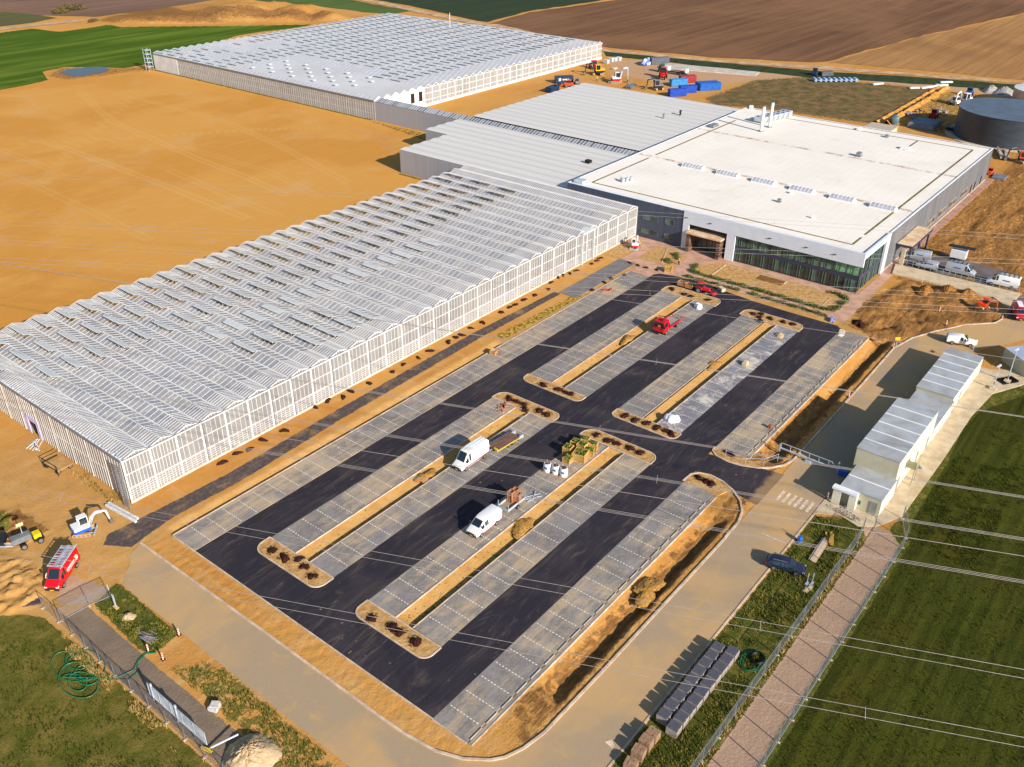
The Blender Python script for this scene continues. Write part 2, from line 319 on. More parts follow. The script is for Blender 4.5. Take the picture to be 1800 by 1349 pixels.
SAND_A, SAND_B, SAND_C = srgb('C08C4A'), srgb('B8803E'), srgb('C2A070')
def ground_mat(nt, p):
    L = nt.links; co = coords(nt)
    s1 = nt.nodes.new("ShaderNodeVertexColor"); s1.layer_name = 'soils'; s2 = nt.nodes.new("ShaderNodeVertexColor"); s2.layer_name = 'more'
    sep = nt.nodes.new("ShaderNodeSeparateColor"); L.new(s1.outputs[0], sep.inputs[0]); sep2 = nt.nodes.new("ShaderNodeSeparateColor"); L.new(s2.outputs[0], sep2.inputs[0])
    dist0 = nt.nodes.new('ShaderNodeSeparateXYZ'); L.new(co, dist0.inputs[0])
    fine = noise(nt, co, 3.0, 6, .7); mid = noise(nt, co, .35, 5, .6); big = noise(nt, co, .028, 4, .55, .6)
    tracks = noise(nt, co, 1.0, 3, .6, .15, stretch=(.035, .9, 1, R(58))); tracks2 = noise(nt, co, 1.0, 3, .6, .1, stretch=(.6, .02, 1, R(20)))
    c = mix(nt, ramp(nt, big, .42, .62), SAND_A, SAND_B)
    c = mix(nt, mathn(nt, 'MULTIPLY', ramp(nt, tracks, .56, .72), .45), c, srgb('CCA570'))
    c = mix(nt, mathn(nt, 'MULTIPLY', ramp(nt, tracks2, .58, .72), .35), c, srgb('C8A068'))
    c = mix(nt, mathn(nt, 'MULTIPLY', ramp(nt, mid, .45, .75), .5), c, SAND_C)
    c = mix(nt, mathn(nt, 'MULTIPLY', ramp(nt, fine, .5, .8), .30), c, srgb('86602E'))
    s3 = nt.nodes.new("ShaderNodeVertexColor"); s3.layer_name = 'tracks'; sep3 = nt.nodes.new("ShaderNodeSeparateColor"); L.new(s3.outputs[0], sep3.inputs[0])
    rc = mix(nt, ramp(nt, noise(nt, co, .02, 4, .6, .4), .45, .60), srgb('CC954A'), srgb('C48A3E')); rc = mix(nt, mathn(nt, 'MULTIPLY', ramp(nt, tracks, .54, .70), .40), rc, srgb('CC9E5A')); rc = mix(nt, mathn(nt, 'MULTIPLY', fine, .22), rc, srgb('A4743A'))
    rc = mix(nt, mathn(nt, 'MULTIPLY', ramp(nt, noise(nt, co, .05, 5, .65, .5), .52, .72), .40), rc, srgb('C6A070'))
    c = mix(nt, sep3.outputs[1], c, rc)
    c = mix(nt, mathn(nt, 'MULTIPLY', mathn(nt, 'MULTIPLY', sep3.outputs[0], ramp(nt, fine, .25, .7)), .55), c, srgb('D2AC70'))
    lc = mix(nt, ramp(nt, mid, .35, .7), srgb('C29A62'), srgb('B4874A')); lc = mix(nt, mathn(nt, 'MULTIPLY', ramp(nt, fine, .45, .75), .5), lc, srgb('8E6636'))
    c = mix(nt, mathn(nt, 'MULTIPLY', s2.outputs[1], .85), c, lc)
    def thr(att, nz, k, e=.12):
        v = mathn(nt, 'ADD', att, mathn(nt, 'MULTIPLY', mathn(nt, 'SUBTRACT', nz, .5), k)); return ramp(nt, v, .5-e, .5+e)
    nr = noise(nt, co, .9, 6, .72, .3)
    c = mix(nt, thr(s1.outputs[1], nr, 1.0), c, mix(nt, fine, srgb('C4A48A'), srgb('A08268')))          # pale gravel (alpha)
    tr2 = noise(nt, co, 1.0, 5, .7, 1.2, stretch=(.25, 1.3, 1, R(35)))
    soilc = mix(nt, ramp(nt, tr2, .35, .65), srgb('A27440'), srgb('755230')); soilc = mix(nt, mathn(nt, 'MULTIPLY', ramp(nt, fine, .5, .75), .6), soilc, srgb('58402A'))
    c = mix(nt, thr(sep.outputs[2], nr, 1.4), c, soilc)
    tarc = mix(nt, ramp(nt, noise(nt, co, 1.5, 5, .7), .4, .7), srgb('4E4546'), srgb('6B5D52')); tarc = mix(nt, mathn(nt, 'MULTIPLY', ramp(nt, noise(nt, co, .3, 5, .7), .5, .72), .7), tarc, srgb('A08258'))
    tarc = mix(nt, mathn(nt, 'SUBTRACT', 1.0, ramp(nt, dist0.outputs[0], 31, 34)), tarc, mix(nt, mid, srgb('6A5E54'), srgb('8E7A64')))
    c = mix(nt, thr(sep2.outputs[0], nr, 1.1, .08), c, tarc)
    gfine = noise(nt, co, 5.0, 4, .8); gmid = noise(nt, co, .8, 6, .75)
    gc = mix(nt, ramp(nt, gfine, .35, .7), srgb('3A4616'), srgb('6E6C30')); gc = mix(nt, mathn(nt, 'MULTIPLY', ramp(nt, gmid, .49, .63), .75), gc, srgb('8C763C'))
    pc = mix(nt, ramp(nt, noise(nt, co, .25, 5, .7), .35, .7), srgb('565230'), srgb('8A6A4A')); gc = mix(nt, sep2.outputs[2], gc, pc)
    c = mix(nt, thr(sep.outputs[1], gmid, 1.7, .07), c, gc)
    rows = noise(nt, co, 1.0, 4, .6, .2, stretch=(.05, .9, 1, R(1))); dist = nt.nodes.new("ShaderNodeSeparateXYZ"); L.new(co, dist.inputs[0])
    far = ramp(nt, dist.outputs[1], 100, 200)
    near_c = mix(nt, ramp(nt, mathn(nt, 'ADD', mathn(nt, 'MULTIPLY', rows, .5), mathn(nt, 'MULTIPLY', gfine, .5)), .36, .66), srgb('2C330E'), srgb('4E501A'))
    near_c = mix(nt, mathn(nt, 'MULTIPLY', ramp(nt, noise(nt, co, .12, 5, .7), .50, .75), .55), near_c, srgb('4E4018'))
    rows2 = noise(nt, co, 1.0, 4, .6, .3, stretch=(.012, .14, 1, R(-28)))
    far_c = mix(nt, ramp(nt, rows2, .42, .68), srgb('425A12'), srgb('627424')); far_c = mix(nt, mathn(nt, 'MULTIPLY', ramp(nt, noise(nt, co, .02, 5, .7), .55, .75), .5), far_c, srgb('7E7C36'))
    leftc = mix(nt, ramp(nt, mathn(nt, 'ADD', mathn(nt, 'MULTIPLY', noise(nt, co, .35, 6, .75), .6), mathn(nt, 'MULTIPLY', gfine, .4)), .40, .62), srgb('4E521A'), srgb('7C6C36'))
    near_c = mix(nt, ramp(nt, dist.outputs[0], 26.0, 27.5), leftc, near_c)
    cc = mix(nt, far, near_c, far_c)
    c = mix(nt, thr(sep.outputs[0], nr, .6, .06), c, cc)
    c = mix(nt, thr(sep2.outputs[1], nr, .5, .1), c, mix(nt, ramp(nt, noise(nt, co, 1.6, 4, .8), .42, .6), srgb('C49A4C'), srgb('5C5018')))
    L.new(c, p.inputs['Base Color'])
    h = mathn(nt, 'ADD', mathn(nt, 'MULTIPLY', fine, .22), mathn(nt, 'MULTIPLY', mid, .25))
    h = mathn(nt, 'ADD', h, mathn(nt, 'MULTIPLY', mathn(nt, 'MULTIPLY', gfine, sep.outputs[1]), .35))
    h = mathn(nt, 'ADD', h, mathn(nt, 'MULTIPLY', mathn(nt, 'MULTIPLY', tr2, sep.outputs[2]), .9))
    h = mathn(nt, 'ADD', h, mathn(nt, 'MULTIPLY', mathn(nt, 'MULTIPLY', gfine, sep.outputs[0]), .22))
    L.new(bump(nt, h, .8, .5), p.inputs['Normal'])
gm = custom('ground_soil', ground_mat, .95, .05)
# the vertex colour alpha carries the pale gravel weight
me.materials.append(gm)
g = bpy.data.objects.new('ground', me); COL.objects.link(g); tag(g, kind='structure')

# ---------------------------------------------------------------- far fields, pond, tracks
def field_mat(ca, cb, cc, ang, sy=.35, sx=.012):
    def fn(nt, p):
        co = coords(nt); r1 = noise(nt, co, 1.0, 5, .65, .2, stretch=(sx, sy, 1, R(ang))); r2 = noise(nt, co, .012, 5, .6, .8); f = noise(nt, co, 1.2, 3, .7)
        c = mix(nt, ramp(nt, r1, .3, .7), srgb(ca), srgb(cb)); c = mix(nt, mathn(nt, 'MULTIPLY', ramp(nt, r2, .4, .7), .6), c, srgb(cc))
        c = mix(nt, mathn(nt, 'MULTIPLY', f, .3), c, srgb(ca)); nt.links.new(c, p.inputs['Base Color'])
        nt.links.new(bump(nt, r1, .5, .5), p.inputs['Normal'])
    return fn
def fieldsheet(name, px, m, z):
    P = [Vector(q) for q in GP(px)]; out = []
    for i, a in enumerate(P):
        b = P[(i+1) % len(P)]; n = max(1, int((b-a).length/7))
        for k in range(n):
            q = a.lerp(b, k/n); j = .9 if k else 0; out.append((q.x+random.uniform(-j, j), q.y+random.uniform(-j, j)))
    return struct(name, MB().sheet(out, z), m)
fieldsheet('ploughed_field', [(858, 42), (930, 22), (1085, 0), (1300, -45), (1900, -110), (2250, -60), (1990, 0), (1800, 23), (1600, 68), (1455, 108), (1430, 110), (1250, 101), (1070, 84)], custom('plough', field_mat('5C3E26', '7E5738', '8E6542', 48, .25, .01)), .02)
fieldsheet('harvested_field', [(1457, 110), (1600, 70), (1800, 25), (1995, 0), (2250, -40), (2300, 160), (1800, 141), (1640, 126)], custom('harvested', field_mat('94673A', 'B0854E', '7E5A30', 20, .3, .012)), .03)
fieldsheet('dark_crop_field', [(600, -22), (622, -6), (720, 10), (840, 37), (858, 39), (930, 20), (1085, -3), (1300, -50), (700, -90)], custom('dcrop', field_mat('1F2E14', '33401E', '28361A', 60)), .04)
fieldsheet('light_crop_field', [(350, -30), (440, 1), (560, 11), (640, 22), (690, 25), (720, 20), (600, -4), (540, -30)], custom('lcrop', field_mat('44581A', '56682A', '2E3C18', 60)), .05)
fieldsheet('fallow_field', [(-300, 60), (-100, 30), (0, 20), (60, 27), (170, 30), (330, 8), (420, -8), (400, -40), (-300, -60)], custom('fallow', field_mat('6A4E3C', '8A6A54', '5C4434', 30)), .06)
fieldsheet('meadow', [(-200, 90), (0, 47), (60, 40), (100, 32), (60, 26), (0, 21), (-200, 50)], custom('meadow', field_mat('4A4A20', '62602E', '5A4A2E', 30)), .08)
fieldsheet('crop_strip', [(1062, 91), (1250, 109), (1430, 125), (1640, 138), (1800, 150), (2100, 172), (2100, 186), (1800, 163), (1640, 149), (1430, 137), (1250, 118), (1066, 99)], custom('strip', field_mat('1E2C12', '3A481E', '2A3616', -36, .5, .1)), .09)
fieldsheet('farm_track', [(-200, 100), (0, 49), (90, 39), (170, 32), (235, 25), (238, 28), (170, 36), (90, 44), (0, 54), (-200, 108)], M('track', 'C2A078', 'A88660', .2), .11)
fieldsheet('field_road', [(590, -12), (700, 10), (830, 38), (880, 44), (1070, 88), (1250, 105), (1430, 116), (1800, 145), (1800, 148), (1430, 122), (1250, 109), (1062, 91), (870, 48), (820, 41), (690, 13), (580, -9)], M('track2', 'C8A884', 'A8825A', .2), .12)
def water(nt, p):
    p.inputs['Base Color'].default_value = srgb('2C3440'); p.inputs['Roughness'].default_value = .3; p.inputs['Specular IOR Level'].default_value = .25
    nt.links.new(bump(nt, noise(nt, coords(nt), 1.5, 3), .2, .05), p.inputs['Normal'])
fieldsheet('pond', [(104, 128), (120, 122), (150, 119), (178, 118), (193, 121), (186, 127), (165, 130), (150, 134), (135, 135), (122, 134)], custom('water', water), .06)

# ---------------------------------------------------------------- car park surfaces
def asphalt(nt, p):
    co = coords(nt); L = nt.links
    c = mix(nt, ramp(nt, noise(nt, co, 9, 3, .8), .35, .65), srgb('1F1C24'), srgb('2E2A33'))
    c = mix(nt, mathn(nt, 'MULTIPLY', ramp(nt, noise(nt, co, .09, 4, .6, .8), .42, .68), .55), c, srgb('423B3E'))
    tr = noise(nt, co, 1.0, 4, .6, 1.6, stretch=(.05, .8, 1, 0)); c = mix(nt, mathn(nt, 'MULTIPLY', ramp(nt, tr, .55, .75), .30), c, srgb('62554C'))
    sp = mathn(nt, 'MULTIPLY', ramp(nt, noise(nt, co, 1.3, 2, .5), .70, .76), ramp(nt, noise(nt, co, .07, 2), .48, .6)); c = mix(nt, sp, c, srgb('A08058'))
    gx = nt.nodes.new("ShaderNodeSeparateXYZ"); L.new(co, gx.inputs[0])
    sm = mathn(nt, 'ABSOLUTE', mathn(nt, 'SUBTRACT', mathn(nt, 'FRACT', mathn(nt, 'MULTIPLY', mathn(nt, 'ADD', gx.outputs[1], mathn(nt, 'MULTIPLY', noise(nt, co, .2, 2), .3)), .366)), .5))
    c = mix(nt, mathn(nt, 'MULTIPLY', mathn(nt, 'SUBTRACT', 1.0, ramp(nt, sm, .0, .03)), .5), c, srgb('1A171C'))
    dust = noise(nt, co, 1.0, 6, .75, 2.2, stretch=(.09, .45, 1, R(12))); c = mix(nt, mathn(nt, 'MULTIPLY', ramp(nt, dust, .50, .76), .32), c, srgb('8E7C6A'))
    edge = mathn(nt, 'SUBTRACT', 1.0, ramp(nt, gx.outputs[1], 34.8, 38.5)); e2 = ramp(nt, mathn(nt, 'ADD', edge, mathn(nt, 'SUBTRACT', noise(nt, co, .5, 6, .75), .5)), .35, .75)
    c = mix(nt, mathn(nt, 'MULTIPLY', e2, .75), c, srgb('9C7E5C'))
    L.new(c, p.inputs['Base Color']); L.new(bump(nt, noise(nt, co, 14, 3, .8), .5, .03), p.inputs['Normal'])
ASPH = custom('asphalt', asphalt, .85, .25)
xb = [44.1, 49, 51.9, 97.0, 99.8, 104.8, 106.9, 151.0, 154.5, 157.2]; yb = [46.0, 51.3, 55.85, 58.55, 63.2, 69.25, 73.75, 76.45, 81.35, 86.75]
mb = MB()
for i in range(len(xb)-1):
    for j in range(len(yb)-1):
        xm, ym = (xb[i]+xb[i+1])/2, (yb[j]+yb[j+1])/2
        if (51.9 < xm < 97 or 106.9 < xm < 151) and (55.85 < ym < 58.55 or 73.75 < ym < 76.45): continue
        mb.sheet([(xb[i], yb[j]), (xb[i+1], yb[j]), (xb[i+1], yb[j+1]), (xb[i], yb[j+1])], 0)
mb.sheet([(44.1, 45.4), (99.8, 45.4), (99.8, 46), (44.1, 46)], 0)
mb.sheet([(99.8, 46), (99.8, 45.4), (98, 35), (107, 35), (104.8, 46)], 0)
mb.sheet([(157.2, 46), (158.2, 47.3), (158.0, 55), (158.2, 64), (158.9, 70), (159.9, 75), (159.9, 79), (159.2, 83), (158.4, 86.0), (157.2, 86.75)], 0)
struct('asphalt', mb, ASPH)
def paving(nt, p):
    co = coords(nt); L = nt.links
    br = nt.nodes.new("ShaderNodeTexBrick"); L.new(co, br.inputs['Vector']); br.inputs['Scale'].default_value = 1
    br.inputs['Brick Width'].default_value = .42; br.inputs['Row Height'].default_value = .21; br.inputs['Mortar Size'].default_value = .012
    br.inputs['Color1'].default_value = srgb('8A8480'); br.inputs['Color2'].default_value = srgb('76706C'); br.inputs['Mortar'].default_value = srgb('5A5450')
    c = mix(nt, mathn(nt, 'MULTIPLY', ramp(nt, noise(nt, co, .22, 4, .6), .4, .65), .6), br.outputs[0], srgb('8E8A88'))
    st = noise(nt, co, 1.0, 5, .7, .4, stretch=(.07, 1.1, 1, 0)); st2 = noise(nt, co, .35, 5, .7, .5); st3 = noise(nt, co, .05, 3, .6)
    v = mathn(nt, 'ADD', mathn(nt, 'MULTIPLY', st, .5), mathn(nt, 'ADD', mathn(nt, 'MULTIPLY', st2, .45), mathn(nt, 'MULTIPLY', st3, .5)))
    c = mix(nt, mathn(nt, 'MULTIPLY', ramp(nt, v, .66, .86), .72), c, srgb('BEA684'))
    c = mix(nt, mathn(nt, 'MULTIPLY', ramp(nt, noise(nt, co, .8, 6, .8), .55, .8), .35), c, srgb('C8B08A'))
    L.new(c, p.inputs['Base Color']); L.new(bump(nt, br.outputs[1], .4, .01), p.inputs['Normal'])
PAVE = custom('grey_paving', paving, .85, .2)
def paving_pale(nt, p):
    co = coords(nt); L = nt.links
    c = mix(nt, ramp(nt, noise(nt, co, .3, 5, .7), .4, .65), srgb('77757C'), srgb('8E8A8C'))
    c = mix(nt, mathn(nt, 'MULTIPLY', ramp(nt, noise(nt, co, .25, 6, .75, 1.0), .48, .62), .85), c, srgb('CFC6B4'))
    L.new(c, p.inputs['Base Color'])
PAVE2 = custom('dusty_paving', paving_pale, .85, .2)
KERB = M('kerb_concrete', 'CCB6A0', 'AE9884', .8, .8); SANDBED = M('planting_sand', 'C29A62', 'A67C46', 1.2, .95, bmp=.12, bscale=2.5)
WHITE = M('white_marking', 'E8E2D8', 'CFC4B4', 3, .7)
bays = [(52.0, 97, 76.5, 81.3), (52.0, 97.0, 69.3, 73.65), (51.9, 96.9, 58.6, 63.1), (52, 97, 51.35, 55.75), (106.8, 151, 76.6, 81.3), (107, 151, 69.3, 73.8), (107, 151, 58.9, 63.4), (107.1, 151, 52, 56.15)]
z = .03
for i, (x0, x1, y0, y1) in enumerate(bays):
    struct('parking_bays', MB().box(x0, x1, y0, y1, -.3, z), PAVE2 if i == 7 else PAVE)
struct('parking_bays', MB().box(44.2, 155.5, 86.85, 91.6, -.3, z), PAVE)
struct('parking_bays', MB().box(44.1, 96.4, 40.8, 45.4, -.3, z), PAVE)
struct('parking_bays', MB().prism([(107.5, 41.4), (157.2, 41.4), (157.2, 44), (155, 46.0), (107.0, 46.0)], -.3, z), PAVE)
# dashed white block lines between bays
def dashes(x0, x1, y0, y1, n):
    m = MB(); k = int(round((x1-x0)/2.5)); dx = (x1-x0)/k
    for i in range(1, k):
        for j in range(n):
            yy = y0+(y1-y0)*(j+.25)/n; xx = x0+i*dx
            m.sheet([(xx-.06, yy), (xx+.06, yy), (xx+.06, yy+.26), (xx-.06, yy+.26)], z+.004)
    struct('bay_lines', m, WHITE)
for x0, x1, y0, y1 in bays: dashes(x0, x1, y0+.15, y1-.15, 9)
dashes(44.2, 155.5, 87.0, 91.2, 9); dashes(44.1, 96.4, 41.2, 45.2, 9); dashes(107.5, 155, 41.9, 45.9, 9)
# caps with kerbs and sand
def cap(poly):
    cx = sum(p[0] for p in poly)/len(poly); cy = sum(p[1] for p in poly)/len(poly)
    struct('planting_bed', MB().prism(poly, -.3, .07), SANDBED)
    struct('kerb', MB().sweep(poly, .16, -.25, .12, close=True), KERB)
cap(rrect(49.1, 51.85, 69.2, 81.45, [1.4, .05, .05, 1.6])); cap(rrect(97.1, 99.8, 69.25, 81.4, [.05, 1.2, 1.8, .05]))
cap(rrect(49.2, 51.8, 51.25, 63.15, [1.3, .05, .05, 1.4])); cap(rrect(97.1, 99.7, 51.35, 63.9, [.05, 1.6, 2.0, .05]))
cap(rrect(104.6, 106.8, 69.4, 81.4, [1.2, .05, .05, 1.4])); cap(rrect(151.1, 154.6, 69.2, 81.4, [.05, 1.6, 1.8, .05]))
cap(rrect(104.7, 106.95, 51.8, 63.4, [1.2, .05, .05, 1.0])); cap(rrect(151.1, 154.3, 51.9, 63.9, [.05, 1.6, 1.8, .05]))
# kerbs beside medians and strips
m = MB()
for x0, x1, y in ((52, 97, 76.45), (52, 97, 73.69), (51.9, 97, 58.55), (52, 97, 55.8), (106.8, 151, 76.55), (107, 151, 73.84), (107, 151, 58.85), (107, 151, 56.2)):
    m.box(x0, x1, y-.06, y+.06, -.3, .09)
m.box(44.2, 155.5, 91.6, 91.75, -.3, .09); m.box(44.05, 44.2, 45.4, 91.6, -.2, .07); m.box(44.0, 44.1, 40.8, 45.4, -.2, .07)
struct('kerb', m, KERB)
# segmented low rail kerb along the south strips
for (x0, x1, y) in ((44.2, 96.2, 40.72), (107.6, 157, 41.3)):
    m = MB(); n = int((x1-x0)/2.5)
    m.box(x0, x1, y-.62, y-.5, -.3, .05)
    for i in range(n): m.box(x0+i*2.5+.4, x0+i*2.5+2.2, y-.07, y+.02, 0, .13)
    struct('kerb', m, M('kerb_pale', 'BDB2A4', '9E9282', .8))
    struct('paving_edge', MB().box(x0, x1, y-.5, y-.1, -.3, .02), PAVE)
# lighter asphalt drag lines, spilled sand on asphalt
# ---------------------------------------------------------------- roads
def roadmat(nt, p):
    co = coords(nt); L = nt.links
    c = mix(nt, ramp(nt, noise(nt, co, 6, 4, .8), .35, .65), srgb('9A866C'), srgb('A69074'))
    c = mix(nt, mathn(nt, 'MULTIPLY', ramp(nt, noise(nt, co, .06, 4, .6, .5), .42, .6), .8), c, srgb('BC9868'))
    c = mix(nt, mathn(nt, 'MULTIPLY', ramp(nt, noise(nt, co, .35, 6, .75, .5), .52, .72), .6), c, srgb('C29A5E'))
    tr = noise(nt, co, 1.0, 3, .5, .3, stretch=(.02, .6, 1, 0)); c = mix(nt, mathn(nt, 'MULTIPLY', ramp(nt, tr, .5, .7), .35), c, srgb('A08C74'))
    L.new(c, p.inputs['Base Color']); L.new(bump(nt, noise(nt, co, 12, 3, .8), .4, .02), p.inputs['Normal'])
ROAD = custom('dusty_road', roadmat, .9, .15)
arc = [(44.1, 37.6), (45.2, 36.7), (47.2, 35.9), (50, 35.4)]
inner = [(40.7, 93.6), (40.9, 70), (40.9, 50), (41.0, 46.5), (41.5, 42.5), (42.5, 39.8)]+arc+[(60, 35.25), (75, 35.2), (89.2, 35.15)]
road = [(38.5, 92.6), (37.6, 90.9), (36.6, 90.2), (35, 88.2)]+[(34.9, y) for y in (70, 50, 36)]+[(34.9, 28.1), (104.9, 28.1), (158, 27.3), (163.5, 24.3), (174.1, 18.2), (186, 8), (200, -8), (212, -2), (196, 9), (186, 16.5), (180.9, 23.6), (178.3, 24.4), (174, 28.4), (167.7, 32), (161.5, 34.6), (155.9, 35.6), (140, 35.5), (107, 35.3), (98, 35.2)]+inner[::-1]
struct('road', MB().sheet(road, -.012), ROAD)
struct('kerb', MB().sweep(inner, .28, -.25, .10), KERB)
lowcap = [(89.1, 35.2), (93.1, 35.3), (95.4, 35.9), (97.3, 37.1), (98.9, 39.0), (99.9, 41.2), (100.15, 43.2), (99.6, 44.8), (98.6, 45.5), (96.5, 45.6)]
upcap = [(107.0, 46.05), (106.0, 45.9), (105.1, 44.9), (104.8, 43.0), (105.1, 41.0), (106.1, 38.7), (107.4, 37.2), (109.2, 36.0), (111.3, 35.5), (140, 35.6), (155.9, 35.8), (162, 34.5), (167.7, 31.9)]
struct('kerb', MB().sweep(lowcap, .26, -.25, .12), KERB); struct('kerb', MB().sweep(upcap, .26, -.25, .12), KERB)
struct('kerb', MB().sweep([(167.7, 31.9), (174, 28.3), (178.3, 24.2), (180.9, 23.6), (183.2, 23.9)], .25, -.25, .1), KERB)
struct('kerb', MB().sweep([(44, 28.1), (104.9, 28.1), (105.2, 27.9)], .22, -.25, .05), KERB)
struct('planting_bed', MB().prism([(96.4, 40.2), (98.9, 39.3), (99.8, 41.5), (100.0, 43.2), (99.5, 44.7), (98.5, 45.4), (96.5, 45.4)], -.3, .06), SANDBED)
struct('planting_bed', MB().prism([(107.0, 46), (106, 45.8), (105.2, 44.8), (104.95, 43), (105.25, 41.1), (106.2, 38.9), (107.4, 40.6)], -.3, .06), SANDBED)
# road markings
m = MB(); m.sheet([(92.85, 28.7), (92.98, 28.7), (92.98, 31.9), (92.85, 31.9)], .0); m.sheet([(52.7, 28.7), (52.85, 28.7), (53.6, 29.6), (52.9, 30.0)], 0)
for i in range(6): y = 28.9+i*.85; m.sheet([(100.8, y), (103.4, y), (103.4, y+.42), (100.8, y+.42)], 0)
struct('road_marking', m, M('worn_marking', 'E0CEB4', 'C0A684', 2.5, .8, lo=.4, hi=.6))
def slab(nt, p):
    co = coords(nt); L = nt.links; c = mix(nt, ramp(nt, noise(nt, co, .5, 5, .7), .35, .7), srgb('C8B698'), srgb('AE9A7C'))
    L.new(c, p.inputs['Base Color'])
SLAB = custom('concrete_slab', slab, .85, .2)
struct('pavement', MB().prism([(101.3, 27.95), (105.4, 27.95), (110, 27.2), (158, 27.1), (158.5, 20), (161, 16.8), (159.5, 14.6), (157, 14.0), (150, 17.6), (140.3, 18.4), (125.1, 18.3), (108, 18.6), (103.6, 20.6), (102.2, 22.6), (103.0, 25.2)], -.2, .02), SLAB)
struct('pavement', MB().prism([(194.9, 48.6), (195.4, 23.7), (186.3, 23.6), (190.1, 27.6), (189.3, 47.4)], -.2, .25), SLAB)
struct('yard', MB().sheet([(195.6, 48.7), (208, 48.5), (206.0, 25.3), (203, 14), (190, 14), (181.2, 23.6), (195.5, 23.6)], -.008), M('yard_asphalt', '5A5256', '6E645F', .3, .9))
BRICK = M('pink_paving', 'C49C86', 'AE866E', .5, .85, detail=6)
struct('plaza', MB().sheet([(158.5, 86.3), (160.1, 79.2), (160.15, 49.2), (160.4, 46.9), (162.5, 46.6), (174.5, 46.9), (189, 47.2), (189, 49.3), (174.4, 49.3), (174.2, 101.6), (168.4, 101.6), (168.4, 96.8), (160, 96.8), (160, 92), (155.6, 92), (155.6, 87)], .0), BRICK)
struct('paving_pad', MB().box(137.2, 159.9, 92.9, 97.0, -.3, .03), M('dark_paving', '6A6668', '7A7472', .5, .85))
struct('pavement', MB().box(189, 272, 47.6, 49.3, -.2, .01), M('pink_path', 'B08878', '9A7464', .5))
struct('yard', MB().prism(GP([(1168, 112), (1335, 128), (1328, 134), (1168, 121)]), -.2, .3), M('pale_slab', 'C4BAB0', 'B0A498', .3))

# ---------------------------------------------------------------- greenhouses
def glassmat(name, c1, c2, trans, pw=1.12, bay=2.03):
    m = bpy.data.materials.new(name); nt, N, L = nodes(m); p = N["Principled BSDF"]; co = coords(nt)
    sn = nt.nodes.new("ShaderNodeVectorMath"); sn.operation = 'SNAP'; L.new(co, sn.inputs[0]); sn.inputs[1].default_value = (bay, pw, 40)
    wn = nt.nodes.new("ShaderNodeTexWhiteNoise"); L.new(sn.outputs[0], wn.inputs[0])
    big = noise(nt, co, .06, 4, .6); v = mathn(nt, 'ADD', mathn(nt, 'MULTIPLY', wn.outputs[0], .55), mathn(nt, 'MULTIPLY', big, .7))
    L.new(mix(nt, ramp(nt, v, .25, .95), srgb(c1), srgb(c2)), p.inputs['Base Color'])
    p.inputs['Roughness'].default_value = .28; p.inputs['Specular IOR Level'].default_value = .6
    tr = nt.nodes.new("ShaderNodeBsdfTransparent"); tr.inputs[0].default_value = (.88, .9, .92, 1); ms = nt.nodes.new("ShaderNodeMixShader")
    tf = mathn(nt, 'ADD', trans-.14, mathn(nt, 'MULTIPLY', wn.outputs[0], .28))
    L.new(tf, ms.inputs[0]); L.new(p.outputs[0], ms.inputs[1]); L.new(tr.outputs[0], ms.inputs[2]); L.new(ms.outputs[0], N["Material Output"].inputs[0]); MATS[name] = m; return m
ROOFGLASS = glassmat('roof_glass', '9A9CA4', 'D4D2D0', .40)
WALLGLASS = glassmat('wall_glass', '868586', 'B2B0AF', .38, 400, .81)
ENDGLASS = glassmat('end_wall_glass', '8A8078', 'B0A69A', .30, .55, 400)
FARGLASS = glassmat('far_roof_glass', 'B0B2BA', 'D2D2D4', .14, 2.2)
VENTGLASS = glassmat('vent_glass', 'C4C6C6', 'DADBD8', .15, 1.12, 400)
WHITEFRAME = M('white_frame', 'DEDBD8', 'CFCBC7', .3, .5); GREYMETAL = M('grey_metal', '8E9298', '7C8086', 1, .45, .4); DARK = M('dark_gap', '2A2624', '1C1A1A', 1, .8)
def pipes_pt(x, y0, y1, z): return (x, y0, z), (x, y1, z)
